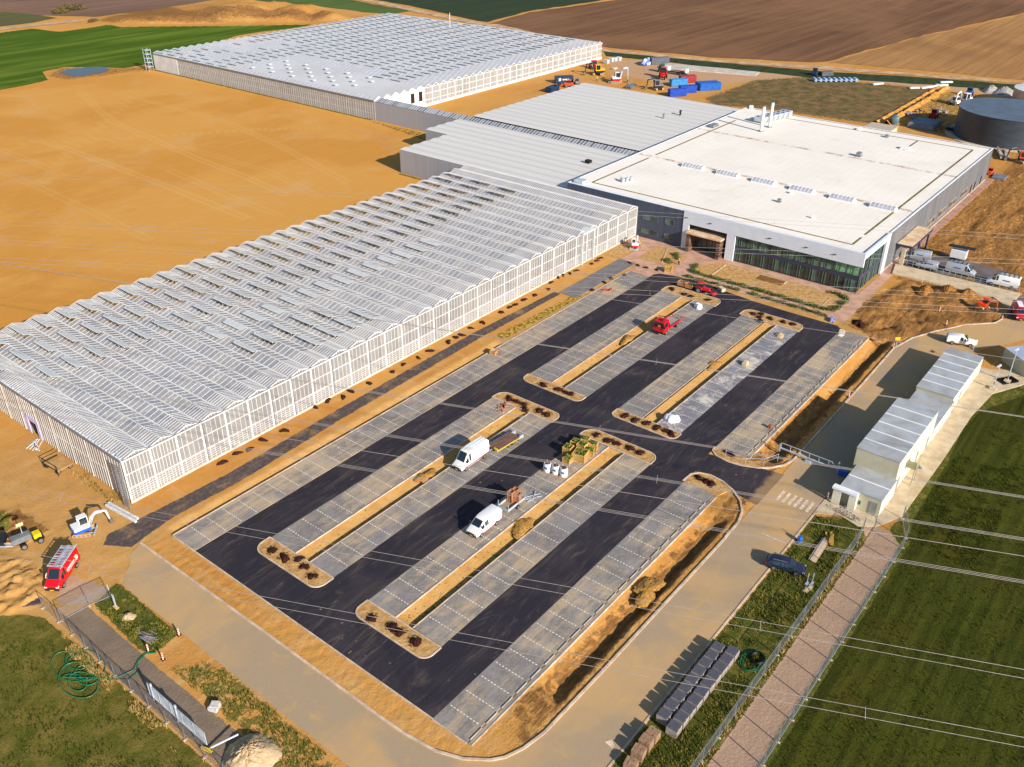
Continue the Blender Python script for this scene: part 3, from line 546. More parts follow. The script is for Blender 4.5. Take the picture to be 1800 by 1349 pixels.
def venlo(root, x0, x1, nb, y0, y1, gut, rise, roofm, barm, pane=1.12, bw=.12, dense=None, skip=None, openings=None):
    bay = (x1-x0)/nb; glass = MB(); bars = MB(); gut_mb = MB(); ridge = MB()
    for i in range(nb):
        a, b = x0+i*bay, x0+(i+1)*bay; c = (a+b)/2
        if skip and skip(i): ya = skip(i)
        else: ya = y0
        for (u, zu, v, zv) in ((a+.12, gut+.05, c, gut+rise), (b-.12, gut+.05, c, gut+rise)):
            op = (openings or {}).get(i, []) if u < v else []
            cuts = sorted(op); yy0 = ya; um, zm = u+(v-u)*.42, zu+(zv-zu)*.42
            for (oa, ob) in cuts:
                glass.add([(u, yy0, zu), (v, yy0, zv), (v, oa, zv), (u, oa, zu)], [(0, 1, 2, 3)]); glass.add([(u, oa, zu), (um, oa, zm), (um, ob, zm), (u, ob, zu)], [(0, 1, 2, 3)]); yy0 = ob
            glass.add([(u, yy0, zu), (v, yy0, zv), (v, y1, zv), (u, y1, zu)], [(0, 1, 2, 3)])
            n = int((y1-ya)/pane)
            for k in range(n+1):
                y = ya+(y1-ya)*k/n; h = .03
                step = 1
                if dense and dense(i, y): ys_ = (y, y+pane/2)
                else: ys_ = (y,)
                for yy in ys_:
                    if yy > y1: continue
                    bars.add([(u, yy-bw/2, zu+h), (v, yy-bw/2, zv+h), (v, yy+bw/2, zv+h), (u, yy+bw/2, zu+h), (u, yy-bw/2, zu), (v, yy-bw/2, zv)], [(0, 1, 2, 3), (4, 5, 1, 0)])
        gut_mb.box(a-.12, a+.12, ya, y1, gut-.12, gut+.07)
        ridge.box(c-.07, c+.07, ya, y1, gut+rise-.02, gut+rise+.07)
    gut_mb.box(x1-.12, x1+.12, y0, y1, gut-.12, gut+.07)
    glass.build('roof_glass', roofm, root); bars.build('glazing_bars', barm, root); gut_mb.build('gutter', GREYMETAL if False else WHITEFRAME, root); ridge.build('ridge', barm, root)
    return bay
def vents(root, lst, rise, half, m, fm, wy=4.9):
    """raised roof windows hinged at the ridge: list of (xridge, y, zridge, side)"""
    proto = None; rest = MB(); restf = MB()
    for k, (x, y, z, sd, op) in enumerate(lst):
        def geo(mb_, mbf):
            ln = 1.4
            sl = math.atan2(rise, half); an = sl-op   # 0 = horizontal, positive = down
            dx, dz = -sd*math.cos(an)*ln, -math.sin(an)*ln
            for y_a, y_b, mm in ((-wy/2, wy/2, mb_),):
                mm.add([(0, y_a, .1), (dx, y_a, dz+.1), (dx, y_b, dz+.1), (0, y_b, .1), (0, y_a, .06), (dx, y_a, dz+.06), (dx, y_b, dz+.06), (0, y_b, .06)], [(0, 1, 2, 3), (7, 6, 5, 4), (0, 4, 5, 1), (1, 5, 6, 2), (2, 6, 7, 3), (3, 7, 4, 0)])
            for q in range(5):
                yy = -wy/2+wy*q/4
                mbf.add([(0, yy-.06, .13), (dx, yy-.06, dz+.13), (dx, yy+.06, dz+.13), (0, yy+.06, .13)], [(0, 1, 2, 3)])
            mbf.box(min(dx, dx)-.05, dx+.05, -wy/2, wy/2, dz+.05, dz+.14)
            mbf.bar((dx, 0, dz+.1), (-sd*.9, 0, -rise*.55), .06)
        if k < 100:
            a, b = MB(), MB(); geo(a, b)
            v = a.build('roof_vent', m, root, (x, y, z)); b.build('vent_frame', fm, v)
        else:
            a, b = MB(), MB(); geo(a, b); rest.add([(p[0]+x, p[1]+y, p[2]+z) for p in a.v], a.f); restf.add([(p[0]+x, p[1]+y, p[2]+z) for p in b.v], b.f)
    if rest.v:
        v = rest.build('roof_vents', m, root); tag(v, kind='stuff'); restf.build('vent_frames', fm, v)
# near greenhouse: X 44.7..174.2, Y 102..152.7
gh = empty('greenhouse', 'long white glass greenhouse with zigzag roof and glazed side wall beside the car park', 'greenhouse')
GX0, GX1, GY0, GY1, GUT, RISE, NB = 44.7, 174.2, 102.0, 152.7, 6.9, .62, 32
L_ = []
for i in range(NB):
    c = GX0+(i+.5)*(GX1-GX0)/NB
    for r_, yv in enumerate((148.2, 139.7, 131.2, 122.7, 114.2, 106.5)):
        if r_ < 3 and i < 30 and not (r_ == 2 and i < 1): L_.append((c, yv, GUT+RISE, 1, R(36)+random.uniform(-.05, .05)))
        elif r_ == 3 and 7 <= i <= 20: L_.append((c, yv, GUT+RISE, 1, R(random.choice((14, 20)))))
        elif r_ == 4 and 7 <= i <= 11: L_.append((c, yv, GUT+RISE, 1, R(34)))
        elif r_ == 5 and 9 <= i <= 12: L_.append((c, yv+1.6, GUT+RISE, 1, R(30)))
OPEN = {}
for (c, y, z_, sd, op) in L_:
    OPEN.setdefault(int((c-GX0)/((GX1-GX0)/NB)), []).append((y-2.1, y+2.1))
bay = venlo(gh, GX0, GX1, NB, GY0, GY1, GUT, RISE, ROOFGLASS, WHITEFRAME, 1.12, .09, dense=lambda i, y: y > 148.5 or y < 106 or i == 0 or i >= 30, openings=OPEN)
MB().sheet([(GX0+.3, GY0+.3), (GX1-.3, GY0+.3), (GX1-.3, GY1-.3), (GX0+.3, GY1-.3)], .03).build('floor_cover', M('ground_cover', 'C4BAB2', '9A8C86', .12, .8, detail=6), gh)
m = MB()
for i in range(NB+1):
    x = GX0+i*bay
    for k in range(1, 11):
        m.box(x-.07, x+.07, GY0+k*4.9-.07, GY0+k*4.9+.07, 0, GUT)
    if i < NB:
        pass
for k in range(1, 11):
    y = GY0+k*4.9; m.box(GX0, GX1, y-.05, y+.05, GUT-.62, GUT-.52); m.box(GX0, GX1, y-.05, y+.05, GUT-.16, GUT-.08)
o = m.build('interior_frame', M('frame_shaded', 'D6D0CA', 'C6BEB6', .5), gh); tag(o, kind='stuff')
m = MB()   # crop rows and tables seen through the glass
for i in range(NB*2):
    x = GX0+1+i*bay/2
    if random.random() < .8: m.box(x-.35, x+.35, GY0+2+random.random()*3, GY1-2-random.random()*4, .04, .5+.3*random.random())
o = m.build('growing_tables', M('tables', '8E7A6C', 'A79A8E', .3, .8), gh); tag(o, kind='stuff')
# long wall facing the car park
for i in range(NB):
    a = GX0+i*bay; b = a+bay; c = (a+b)/2
    o = MB().add([(a, GY0+.02, GUT), (b, GY0+.02, GUT), (c, GY0+.02, GUT+RISE)], [(0, 1, 2)]).build('gable', WALLGLASS, gh)
    g = MB(); g.bar((a, GY0-.02, GUT+.05), (c, GY0-.02, GUT+RISE+.04), .09, .14); g.bar((c, GY0-.02, GUT+RISE+.04), (b, GY0-.02, GUT+.05), .09, .14)
    for q in range(1, 8):
        x = a+bay*q/8; hz = GUT+RISE*(1-abs(x-c)/(bay/2)); g.box(x-.03, x+.03, GY0-.05, GY0+.01, GUT, hz)
    g.build('gable_frame', WHITEFRAME, o)
    w_ = MB().add([(a, GY0, .3), (b, GY0, .3), (b, GY0, GUT), (a, GY0, GUT)], [(0, 1, 2, 3)]).build('wall_panel', WALLGLASS, gh)
    f = MB(); nd = 8 if i < 2 or i > 29 else 5
    for q in range(1, nd): x = a+bay*q/nd; f.box(x-.025, x+.025, GY0-.05, GY0-.005, .3, GUT-.1)
    for zz, hh in ((4.55, .045), (2.35, .045), (GUT-.13, .08)): f.box(a, b, GY0-.08, GY0-.004, zz-hh, zz+hh)
    for q in range(1, 6): f.box(a, b, GY0-.05, GY0-.004, .3+q*.36-.018, .3+q*.36+.018)
    f.build('wall_frame', WHITEFRAME, w_)
for i in range(NB+1):
    x = GX0+i*bay; p = MB().box(x-.13, x+.13, GY0-.14, GY0-.01, 0, GUT+.05)
    o = p.build('post', WHITEFRAME, gh)
    if i % 4 == 3 or i in (6, 9): MB().tube([(x+.2, GY0-.22, GUT-.1), (x+.2, GY0-.22, .2)], .07).build('downpipe', GREYMETAL, o)
MB().box(GX0, GX1, GY0-.18, GY0-.09, GUT+.08, GUT+.2).build('wall_rail', GREYMETAL, gh)
MB().box(GX0, GX1, GY0-.2, GY0+.1, 0, .3).build('plinth', M('plinth', 'D8CCBC', 'BCAE9C', .5), gh)
# end wall with door
e = MB(); f = MB()
e.add([(GX0, GY0, .3), (GX0, 127.0, .3), (GX0, 127.0, GUT), (GX0, GY0, GUT)], [(0, 1, 2, 3)]); e.add([(GX0, 127, 3.4), (GX0, 130, 3.4), (GX0, 130, GUT), (GX0, 127, GUT)], [(0, 1, 2, 3)]); e.add([(GX0, 130, .3), (GX0, GY1, .3), (GX0, GY1, GUT), (GX0, 130, GUT)], [(0, 1, 2, 3)])
o = e.build('end_wall', ENDGLASS, gh)
n = 72
for k in range(n+1):
    y = GY0+(GY1-GY0)*k/n; big = .045 if k % 8 else .12
    if 127 < y < 130: f.box(GX0-.06, GX0-.005, y-.04, y+.04, 3.4, GUT)
    else: f.box(GX0-.04, GX0-.005, y-big, y+big, .1, GUT-.05)
for zz in (3.3,): f.box(GX0-.07, GX0-.012, GY0, 127, zz-.04, zz+.04); f.box(GX0-.07, GX0-.012, 130, GY1, zz-.04, zz+.04)
f.build('end_wall_frame', WHITEFRAME, o)
MB().box(GX0-.25, GX0-.1, GY0, GY1, GUT-.25, GUT+.12).build('end_gutter', GREYMETAL, gh)
m = MB()
for k in range(60): y = GY0+.6+k*.84; m.box(GX0-.09, GX0+.25, y-.05, y+.05, GUT+.13, GUT+.24)
tag(m.build('gutter_brackets', M('light_metal', 'C8D0D8', 'A8B4C0', 1, .4, .3), gh), kind='stuff')
d = MB().box(GX0-.1, GX0+.02, 127.0, 130.0, 2.6, 3.4).build('door_frame', M('lilac_film', 'C8C0E0', 'B4ACD0', .5), gh)
MB().box(GX0+.3, GX0+.35, 127.4, 129.2, 0, 2.6).build('door', DARK, d)
MB().box(GX0-.13, GX0-.02, 126.2, 127.0, .1, 3.4).box(GX0-.13, GX0-.02, 129.4, 130.2, .1, 3.4).build('door_post', MATS['lilac_film'], d)
# roof windows standing open
L_.sort(key=lambda t: t[0]+.3*t[1]); vents(gh, L_, RISE, bay/2, VENTGLASS, WHITEFRAME)
# cabinet roof over a door on the long wall
MB().box(151.5, 156.0, 101.2, 103.4, 6.9, 7.3).box(151.5, 151.7, 101.3, 101.9, 0, 6.9).box(155.8, 156, 101.3, 101.9, 0, 6.9).build('porch', M('porch', 'C2C4C6', 'D2D2D0', .5), gh)
# small landing frame at the corner
m = MB()
for (x, y) in ((43.6, 100.6), (43.6, 101.9)): m.tube([(x, y, 0), (x, y, 7.3)], .06, 5)
for k in range(22): m.box(43.55, 43.65, 100.6, 101.9, .3+k*.32, .34+k*.32)
ld = m.build('access_ladder', GREYMETAL); tag(ld, 'grey steel ladder standing at the near corner of the long greenhouse', 'ladder')

# far greenhouse
fg = empty('greenhouse', 'distant large white greenhouse with hundreds of open roof windows beyond the sand field', 'greenhouse')
FX0, FX1, FY0, FY1, FG = 209.4, 344.4, 225.0, 353.5, 6.4
FNB = 34
fb = venlo(fg, FX0, FX1, FNB, FY0, FY1, FG, .7, FARGLASS, M('far_bars', 'CACACC', 'C0C0C2', .3, .5), 1.12*2, .24, skip=lambda i: 315.0-13.6*0 if False else (FY0+75 if 1 <= i < 6 else (FY0+30 if 0 else 0)) or None)
MB().sheet([(FX0+.5, FY0+.5), (FX1-.5, FY0+.5), (FX1-.5, FY1-.5), (FX0+.5, FY1-.5)], .03).build('floor_cover', MATS['ground_cover'], fg)
L_ = []
for i in range(FNB):
    c = FX0+(i+.5)*fb
    for r_ in range(15):
        yv = FY0+6+r_*8.5
        if i < 6 and yv < FY0+78: continue
        if yv > FY1-3: continue
        if (i < 9 and 255 < yv < 300) or (i > 3 and yv < FY0+9) or (i < 13 and yv > 320 and i > 1 and random.random() < .6): continue
        L_.append((c, yv+(4.2 if i % 2 else 0)*0, FG+.7, 1, R(14)+random.uniform(-.06, .06)))
        if random.random() < .35 and yv+4.3 < FY1-2: L_.append((c, yv+4.3, FG+.7, -1, R(14)))
L_.sort(key=lambda t: t[0]+t[1]); vents(fg, L_, .7, fb/2, VENTGLASS, MATS['far_bars'])
# its solid grey roof section with roof domes
GREYROOF = M('grey_sheet_roof', 'BEBEC0', 'B4B4B6', .05, .55, detail=3)
m = MB()
for i in range(1, 6):
    a = FX0+i*fb; b = a+fb; c = (a+b)/2; ye = FY0+75
    m.add([(a, FY0, FG+.1), (c, FY0, FG+1.0), (c, ye, FG+1.0), (a, ye, FG+.1)], [(0, 1, 2, 3)]); m.add([(b, FY0, FG+.1), (c, FY0, FG+1.0), (c, ye, FG+1.0), (b, ye, FG+.1)], [(0, 1, 2, 3)])
rf = m.build('solid_roof', GREYROOF, fg)
DOME = M('roof_dome', 'D2D4DA', 'C6C8D0', .5, .3)
for i in range(1, 6):
    for k in range(5):
        x = FX0+(i+.3)*fb; y = FY0+19+k*11.5+(5.5 if i % 2 else 0)
        MB().obox((0, 0, 0), (1.4, 1.4, .28)).build('roof_dome', DOME, rf, (x, y, FG+.95), bevel=.1)
m = MB(); f = MB()
for i in range(FNB):
    a = FX0+i*fb; b = a+fb; c = (a+b)/2
    if i < 6: continue
    o = MB().add([(a, FY0, 0), (b, FY0, 0), (b, FY0, FG), (c, FY0, FG+.95), (a, FY0, FG)], [(0, 1, 2, 3, 4)]).build('wall_panel', WALLGLASS, fg)
    f = MB()
    for q in range(0, 5): x = a+fb*q/5; ww = .17 if q == 0 else .05; f.box(x-ww, x+ww, FY0-.1, FY0-.01, 0, FG)
    for zz in (2.2, 4.4, FG-.05): f.box(a, b, FY0-.09, FY0-.012, zz-.08, zz+.08)
    f.bar((a, FY0-.05, FG), (c, FY0-.05, FG+.97), .15, .15); f.bar((c, FY0-.05, FG+.97), (b, FY0-.05, FG), .15, .15)
    f.box(a, b, FY0-.12, FY0-.02, 0, .9)
    f.build('wall_frame', WHITEFRAME, o)
WHITEWALL = M('white_panel', 'E8E4DE', 'DCD6CE', .2, .6)
for i in range(0, 6):
    a = FX0+i*fb; b = a+fb; c = (a+b)/2
    o = MB().add([(a, FY0-.02, 0), (b, FY0-.02, 0), (b, FY0-.02, FG), (c, FY0-.02, FG+1.05), (a, FY0-.02, FG)], [(0, 1, 2, 3, 4)]).build('gable_panel', WHITEWALL, fg)
    if i in (4, 5): MB().box(c-.9, c+.9, FY0-.12, FY0-.05, 2.3, 5.6).build('window', DARK, o)
e = MB().add([(FX0, FY0, 0), (FX0, FY1, 0), (FX0, FY1, FG), (FX0, FY0, FG)], [(0, 1, 2, 3)]).build('side_wall', glassmat('far_side_glass', '9A9896', 'AEACAA', .15, 1.15, 400), fg)
f = MB(); n = 112
for k in range(n+1): y = FY0+(FY1-FY0)*k/n; ww = .05 if k % 4 else .09; f.box(FX0-.05, FX0-.01, y-ww, y+ww, 0, FG)
for zz in (2.1, 4.2): f.box(FX0-.04, FX0-.012, FY0, FY1, zz-.04, zz+.04)
f.build('side_wall_frame', M('warm_frame', 'D4D4D2', 'C6C6C4', .3), e)
MB().box(FX0-.3, FX0-.1, FY0, FY1, FG-.25, FG+.1).build('side_gutter', GREYMETAL, fg)
MB().box(FX0-.14, FX0-.02, 337, FY1, 0, FG).build('solid_side_panel', MATS['warm_frame'], fg)
MB().tube([(330, 300, FG), (330, 300, FG+7)], .12, 6).build('roof_mast', WHITEFRAME, fg)
m = MB()
for x in (205.6, 207.6):
    for y in (352, 354.2): m.tube([(x, y, 0), (x, y, 8.6)], .09, 5)
for k in range(5): m.box(205.5, 207.7, 351.9, 354.3, 1.6+k*1.6, 1.75+k*1.6)
sf = m.build('scaffold', MATS['light_metal']); tag(sf, 'narrow scaffold tower at the far end of the distant greenhouse', 'scaffold')

# ---------------------------------------------------------------- grey halls with zigzag roofs, glazed corridor
GREYWALL = custom('grey_cladding', lambda nt, p: nt.links.new(mix(nt, ramp(nt, noise(nt, coords(nt), 1.0, 2, .5, stretch=(5, 5, .04)), .3, .7), srgb('929298'), srgb('A0A0A4')), p.inputs['Base Color']), .6, .3)
def zigroof(name, root, cols, gut, rise, m_):
    """cols: list of (x0, x1, y0, y1)"""
    r = MB()
    for (a, b, y0, y1) in cols:
        c = (a+b)/2
        r.add([(a, y0, gut), (c, y0, gut+rise), (c, y1, gut+rise), (a, y1, gut)], [(0, 1, 2, 3)]); r.add([(c, y0, gut+rise), (b, y0, gut), (b, y1, gut), (c, y1, gut+rise)], [(0, 1, 2, 3)])
        r.add([(a, y1, gut), (c, y1, gut+rise), (b, y1, gut)], [(0, 1, 2)])
    return r.build(name, m_, root)
ROOFM = custom('hall_roof', lambda nt, p: nt.links.new(mix(nt, ramp(nt, noise(nt, coords(nt), 1.0, 4, .6, stretch=(.9, .02, 1)), .3, .7), srgb('CECAC4'), srgb('C8C4BE')), p.inputs['Base Color']), .55, .3)
SEAM = M('roof_seam', 'C0BEBC', 'B8B6B4', .5, .6)
h1 = empty('hall', 'grey zigzag roofed hall with stepped end between the two greenhouses', 'hall')
step = (193.6-173.9)/5; cols = [(173.9+i*step, 173.9+(i+1)*step, 121.9, 178.2) for i in range(5)]
st2 = (209.3-193.6)/4; cols += [(193.6+i*st2, 193.6+(i+1)*st2, 121.9, 187.0) for i in range(4)]
zr = zigroof('roof', h1, cols, 6.5, .24, ROOFM)
m = MB()
for (a, b, y0, y1) in cols: m.box(a-.03, a+.03, y0, y1, 6.505, 6.53)
for (a, b, y0, y1) in cols: m.box((a+b)/2-.04, (a+b)/2+.04, y0, y1, 6.73, 6.76)
m.build('gutter', SEAM, zr)
w_ = MB(); w_.box(173.9, 174.0, 121.9, 178.2, 0, 6.45); w_.box(174.0, 193.6, 178.1, 178.2, 0, 6.45); w_.box(193.6, 193.7, 178.2, 187, 0, 6.45); w_.box(193.7, 209.3, 186.9, 187, 0, 6.45)
w_.build('wall', GREYWALL, h1)
MB().box(189, 190.2, 121.5, 123, 6.9, 7.6).build('roof_hatch', DARK, h1, (6, 8, 0))
h2 = empty('hall', 'wide pale grey ridged roof hall behind the white roofed building, reaching the yard', 'hall')
n2 = 15; st3 = (275.5-214.5)/n2; cols = [(214.5+i*st3, 214.5+(i+1)*st3, 121.9, 186.4) for i in range(n2)]
zr = zigroof('roof', h2, cols, 6.5, .2, ROOFM)
m = MB()
for (a, b, y0, y1) in cols: m.box(a-.03, a+.03, y0, y1, 6.505, 6.53)
m.build('gutter', SEAM, zr)
MB().box(214.5, 275.5, 186.3, 186.4, 0, 6.45).box(275.4, 275.5, 121.9, 186.3, 0, 6.45).build('wall', GREYWALL, h2)
for (px, py) in ((960+1240/6, 90+700/6), (960+1415/6, 90+665/6)):
    q = G(px, py, 7.0); MB().cyl((0, 0, 0), .3, 1.3, n=10).obox((0, 0, 1.3), (.9, .5, .3)).build('roof_fan', DARK if px > 1180 else GREYMETAL, h2, (q.x, q.y, 6.7))
co_ = empty('corridor', 'narrow grey linking corridor with a glazed ridge roof between halls and distant greenhouse', 'corridor')
MB().box(209.4, 209.5, 187, 224.9, 0, 6.0).box(214.3, 214.4, 187, 224.9, 0, 6.0).build('wall', GREYWALL, co_)
r = MB(); rb = MB()
for a, b in ((209.4, 211.9), (214.4, 211.9)): r.add([(a, 121.9, 6.1), (b, 121.9, 7.0), (b, 224.9, 7.0), (a, 224.9, 6.1)], [(0, 1, 2, 3)])
for k in range(93):
    y = 122+k*1.12
    for a, b in ((209.4, 211.9), (214.4, 211.9)): rb.add([(a, y-.14, 6.16), (b, y-.14, 7.06), (b, y+.14, 7.06), (a, y+.14, 6.16)], [(0, 1, 2, 3)])
def dk(nt, p):
    co = coords(nt); sn = nt.nodes.new("ShaderNodeVectorMath"); sn.operation = 'SNAP'; nt.links.new(co, sn.inputs[0]); sn.inputs[1].default_value = (50, 1.12, 50)
    wn = nt.nodes.new("ShaderNodeTexWhiteNoise"); nt.links.new(sn.outputs[0], wn.inputs[0]); nt.links.new(mix(nt, wn.outputs[0], srgb('5C6068'), srgb('9A9DA2')), p.inputs['Base Color'])
rg = r.build('roof_glass', custom('corridor_glass', dk, .2, .6), co_); rb.build('glazing_bars', MATS['far_bars'], rg)
MB().box(209.6, 214.2, 187, 224.9, 0, .1).build('floor', SLAB, co_)

# ---------------------------------------------------------------- white-roofed office and warehouse building
BX0, BX1, BY0, BY1, BH = 174.3, 270.5, 49.5, 121.7, 8.6
bd = empty('office_building', 'big white flat roofed building with dark cladding, white portal frame and glazed front', 'building')
def roofm(nt, p):
    co = coords(nt); L = nt.links; sx = nt.nodes.new("ShaderNodeSeparateXYZ"); L.new(co, sx.inputs[0])
    c = mix(nt, ramp(nt, noise(nt, co, .06, 5, .6), .35, .7), srgb('EAE2D6'), srgb('E2DACE'))
    def line(x, wd):
        d = mathn(nt, 'ABSOLUTE', mathn(nt, 'SUBTRACT', sx.outputs[0], x)); return mathn(nt, 'SUBTRACT', 1.0, ramp(nt, d, 0, wd))
    st = ramp(nt, noise(nt, co, .5, 6, .75), .42, .62)
    for x in (206.2, 238.5): c = mix(nt, mathn(nt, 'MULTIPLY', mathn(nt, 'MULTIPLY', line(x, 1.2), st), 1.0), c, srgb('9C7454'))
    d = mathn(nt, 'ABSOLUTE', mathn(nt, 'SUBTRACT', mathn(nt, 'FRACT', mathn(nt, 'MULTIPLY', sx.outputs[1], .5)), .5)); c = mix(nt, mathn(nt, 'MULTIPLY', mathn(nt, 'SUBTRACT', 1.0, ramp(nt, d, 0, .04)), .28), c, srgb('B0A89E')); c = mix(nt, mathn(nt, 'MULTIPLY', ramp(nt, noise(nt, co, .12, 6, .75, 1.0), .54, .74), .28), c, srgb('B8A890'))
    L.new(c, p.inputs['Base Color'])
WROOF = custom('white_membrane', roofm, .75, .2)
NAVY = custom('navy_cladding', lambda nt, p: nt.links.new(mix(nt, ramp(nt, noise(nt, coords(nt), 1, 2, .5, stretch=(3, 3, .05)), .4, .6), srgb('3C4454'), srgb('444C5E')), p.inputs['Base Color']), .5, .4)
FASC = custom('white_cladding', lambda nt, p: nt.links.new(mix(nt, ramp(nt, noise(nt, coords(nt), .4, 3), .3, .7), srgb('C9CEDA'), srgb('D2D6DE')), p.inputs['Base Color']), .45, .4)
FASC2 = M('white_trim', 'E6E6E8', 'DADCE0', .4, .5)
MB().box(BX0+.35, BX1-.3, BY0+.35, BY1-.3, BH-.35, BH-.12).build('roof', WROOF, bd)
pr = MB(); pr.box(BX0, BX1, BY1-.32, BY1, 6, BH); pr.box(BX1-.32, BX1, BY0, BY1-.32, 0, BH)
pr.build('parapet', NAVY, bd)
MB().box(BX0-.03, BX0+.34, 89.9, BY1+.03, BH-.0, BH+.09).box(BX0+.34, BX1, BY1-.34, BY1+.03, BH, BH+.09).box(BX1-.34, BX1+.03, BY0, BY1-.34, BH, BH+.09).box(190, BX1-.34, BY0-.03, BY0+.34, BH, BH+.09).build('parapet_cap', FASC2, bd)
# sloping white edge inside the parapet
m = MB(); m.add([(BX0+.35, BY0+.35, BH), (BX0+.35, BY1-.3, BH), (BX0+1.6, BY1-1.5, BH-.11), (BX0+1.6, BY0+1.6, BH-.11)], [(0, 1, 2, 3)]); m.build('roof_edge', FASC2, bd)
# drainage grooves
DR = M('drain_groove', '7E6E3C', '5E522C', .4, .8)
g = MB(); zt = BH-.116
for (x0, y0, x1, y1) in ((178.4, 53.6, 178.4, 117.4), (178.4, 117.4, 204.6, 117.4), (208, 117.4, 254, 117.4), (178.4, 53.6, 183.5, 53.6), (185.4, 53.6, 266, 53.6), (266, 53.6, 266, 107), (254, 68, 266, 68)):
    if x0 == x1: g.box(x0-.24, x0+.24, y0, y1, zt-.02, zt+.012)
    else: g.box(x0, x1, y0-.24, y0+.24, zt-.02, zt+.014)
g.build('drain_channel', DR, bd)
SKY_ = M('skylight_dome', 'AEB0B8', '9EA0AA', .5, .25)
for y in (104.2, 94.6, 85.1, 75.4, 65.7, 56.3):
    m = MB(); n = 8
    for k in range(n): a0, a1 = math.pi*k/n, math.pi*(k+1)/n; m.add([(1.1*math.cos(a0), -2.7, .25+.6*math.sin(a0)), (1.1*math.cos(a1), -2.7, .25+.6*math.sin(a1)), (1.1*math.cos(a1), 2.7, .25+.6*math.sin(a1)), (1.1*math.cos(a0), 2.7, .25+.6*math.sin(a0))], [(0, 1, 2, 3)])
    m.add([(1.1*math.cos(math.pi*k/n), -2.7, .25+.6*math.sin(math.pi*k/n)) for k in range(n+1)], [tuple(range(n+1))]); m.add([(1.1*math.cos(math.pi*k/n), 2.7, .25+.6*math.sin(math.pi*k/n)) for k in range(n+1)], [tuple(range(n+1))])
    o = m.build('skylight', SKY_, bd, (204.3, y, BH-.13), smooth=True); f = MB()
    for k in range(7): yy = -2.7+k*.9; f.tube([(1.12*math.cos(math.pi*j/8), yy, .26+.62*math.sin(math.pi*j/8)) for j in range(9)], .04, 4)
    f.box(-1.25, 1.25, -2.85, 2.85, 0, .25); f.build('skylight_frame', FASC2, o)
for (x, y) in ((247.2, 106.05), (253.0, 106.1)):
    o = MB().tube([(0, 0, 0), (0, 0, 7.1)], .42, 16).build('chimney', M('chimney_white', 'E6E4E0', 'DAD8D4', .5, .4), bd, (x, y, BH-.2), smooth=True)
    MB().tube([(0, 0, 7.1), (0, 0, 7.25)], .46, 16).tube([(0, 0, 0), (0, 0, .4)], .7, 12).build('chimney_collar', GREYMETAL, o)
for k in range(6):
    o = MB().box(-1.1, 1.1, -1.6, 1.6, .4, 1.7).build('cooling_unit', M('hvac', 'C4CCD4', 'A8B2BE', .5, .4, .2), bd, (256.5+k*2.3, 110.6-k*.55, BH-.1))
    MB().cyl((-.5, -.7, 1.72), .42, .06, n=12).cyl((-.5, .7, 1.72), .42, .06, n=12).build('fan', DARK, o)
def roofunit(x, y, s, mt, nm='roof_unit'):
    MB().obox((0, 0, s[2]/2+.2), s).obox((0, 0, .1), (s[0]*1.2, s[1]*1.2, .2)).build(nm, mt, bd, (x, y, BH-.13), bevel=.05)
roofunit(240.7, 75.3, (1.4, 1.2, .9), GREYMETAL); roofunit(255.2, 68.0, (1.6, 2.2, .5), FASC2, 'roof_hatch'); roofunit(243.5, 119.2, (3.2, 1.6, .5), GREYMETAL, 'roof_hatch')
roofunit(176.3, 119.4, (2.2, 2.6, .6), MATS['hvac'], 'roof_hatch'); roofunit(193.4, 76.2, (.8, .8, .6), GREYMETAL, 'vent_pipe'); roofunit(200.9, 76.6, (.8, .6, .4), FASC2, 'vent_pipe')
roofunit(267, 85, (1.6, .8, .4), FASC2, 'vent_pipe'); roofunit(264, 76, (1.2, .9, .5), GREYMETAL, 'vent_pipe'); roofunit(188, 66, (.5, .5, .5), FASC2, 'vent_pipe')
for k, (dx, dy) in enumerate(((0, 0), (1.2, .4), (2.4, .8), (.6, -.8))): MB().cyl((0, 0, 0), .35, 1.0, n=10).build('vent_pipe', MATS['light_metal'], bd, (183+dx, 111.6-dy, BH-.13))
MB().box(271-1.6, 271-.9, 119.5, 120.5, BH, BH+1).build('roof_unit', FASC2, bd)
# front, X = BX0 facing the car park
fr = MB(); fr.box(BX0, BX0+.3, 89.9, BY1-.32, 0, BH); fr.build('front_wall', NAVY, bd)
po = MB(); po.box(BX0-.12, BX0+.35, BY0-.15, 89.9, 5.9, BH+.2); po.box(BX0-.12, BX0+.3, 88.4, 89.9, 0, 5.9); po.box(BX0-.12, BX0+.3, 77.1, 79.1, 0, 5.9)
po.box(BX0+.35, 189.4, BY0-.15, BY0+.3, 7.5, BH+.2); po.box(187.4, 189.4, BY0-.15, BY0+.3, 0, 7.5)
po.build('portal_frame', FASC, bd)
for y in (55, 61, 69, 83, 88.8): MB().box(BX0-.3, BX0-.11, y, y+.7, 7.2, 7.3).build('facade_lamp', DARK, bd)
def officeglass(nt, p):
    co = coords(nt); sn = nt.nodes.new("ShaderNodeVectorMath"); sn.operation = 'SNAP'; nt.links.new(co, sn.inputs[0]); sn.inputs[1].default_value = (1.5, 1.35, 30)
    wn = nt.nodes.new("ShaderNodeTexWhiteNoise"); nt.links.new(sn.outputs[0], wn.inputs[0])
    nt.links.new(mix(nt, ramp(nt, mathn(nt, 'ADD', mathn(nt, 'MULTIPLY', wn.outputs[0], .5), mathn(nt, 'MULTIPLY', noise(nt, co, .5, 3), .5)), .3, .8), srgb('24302E'), srgb('546660')), p.inputs['Base Color'])
OG = custom('office_glass', officeglass, .06, .8); MULL = M('green_mullion', '56796A', '4A6C5C', 1, .4); SPAN = M('dark_spandrel', '3A3E52', '343849', 1, .4)
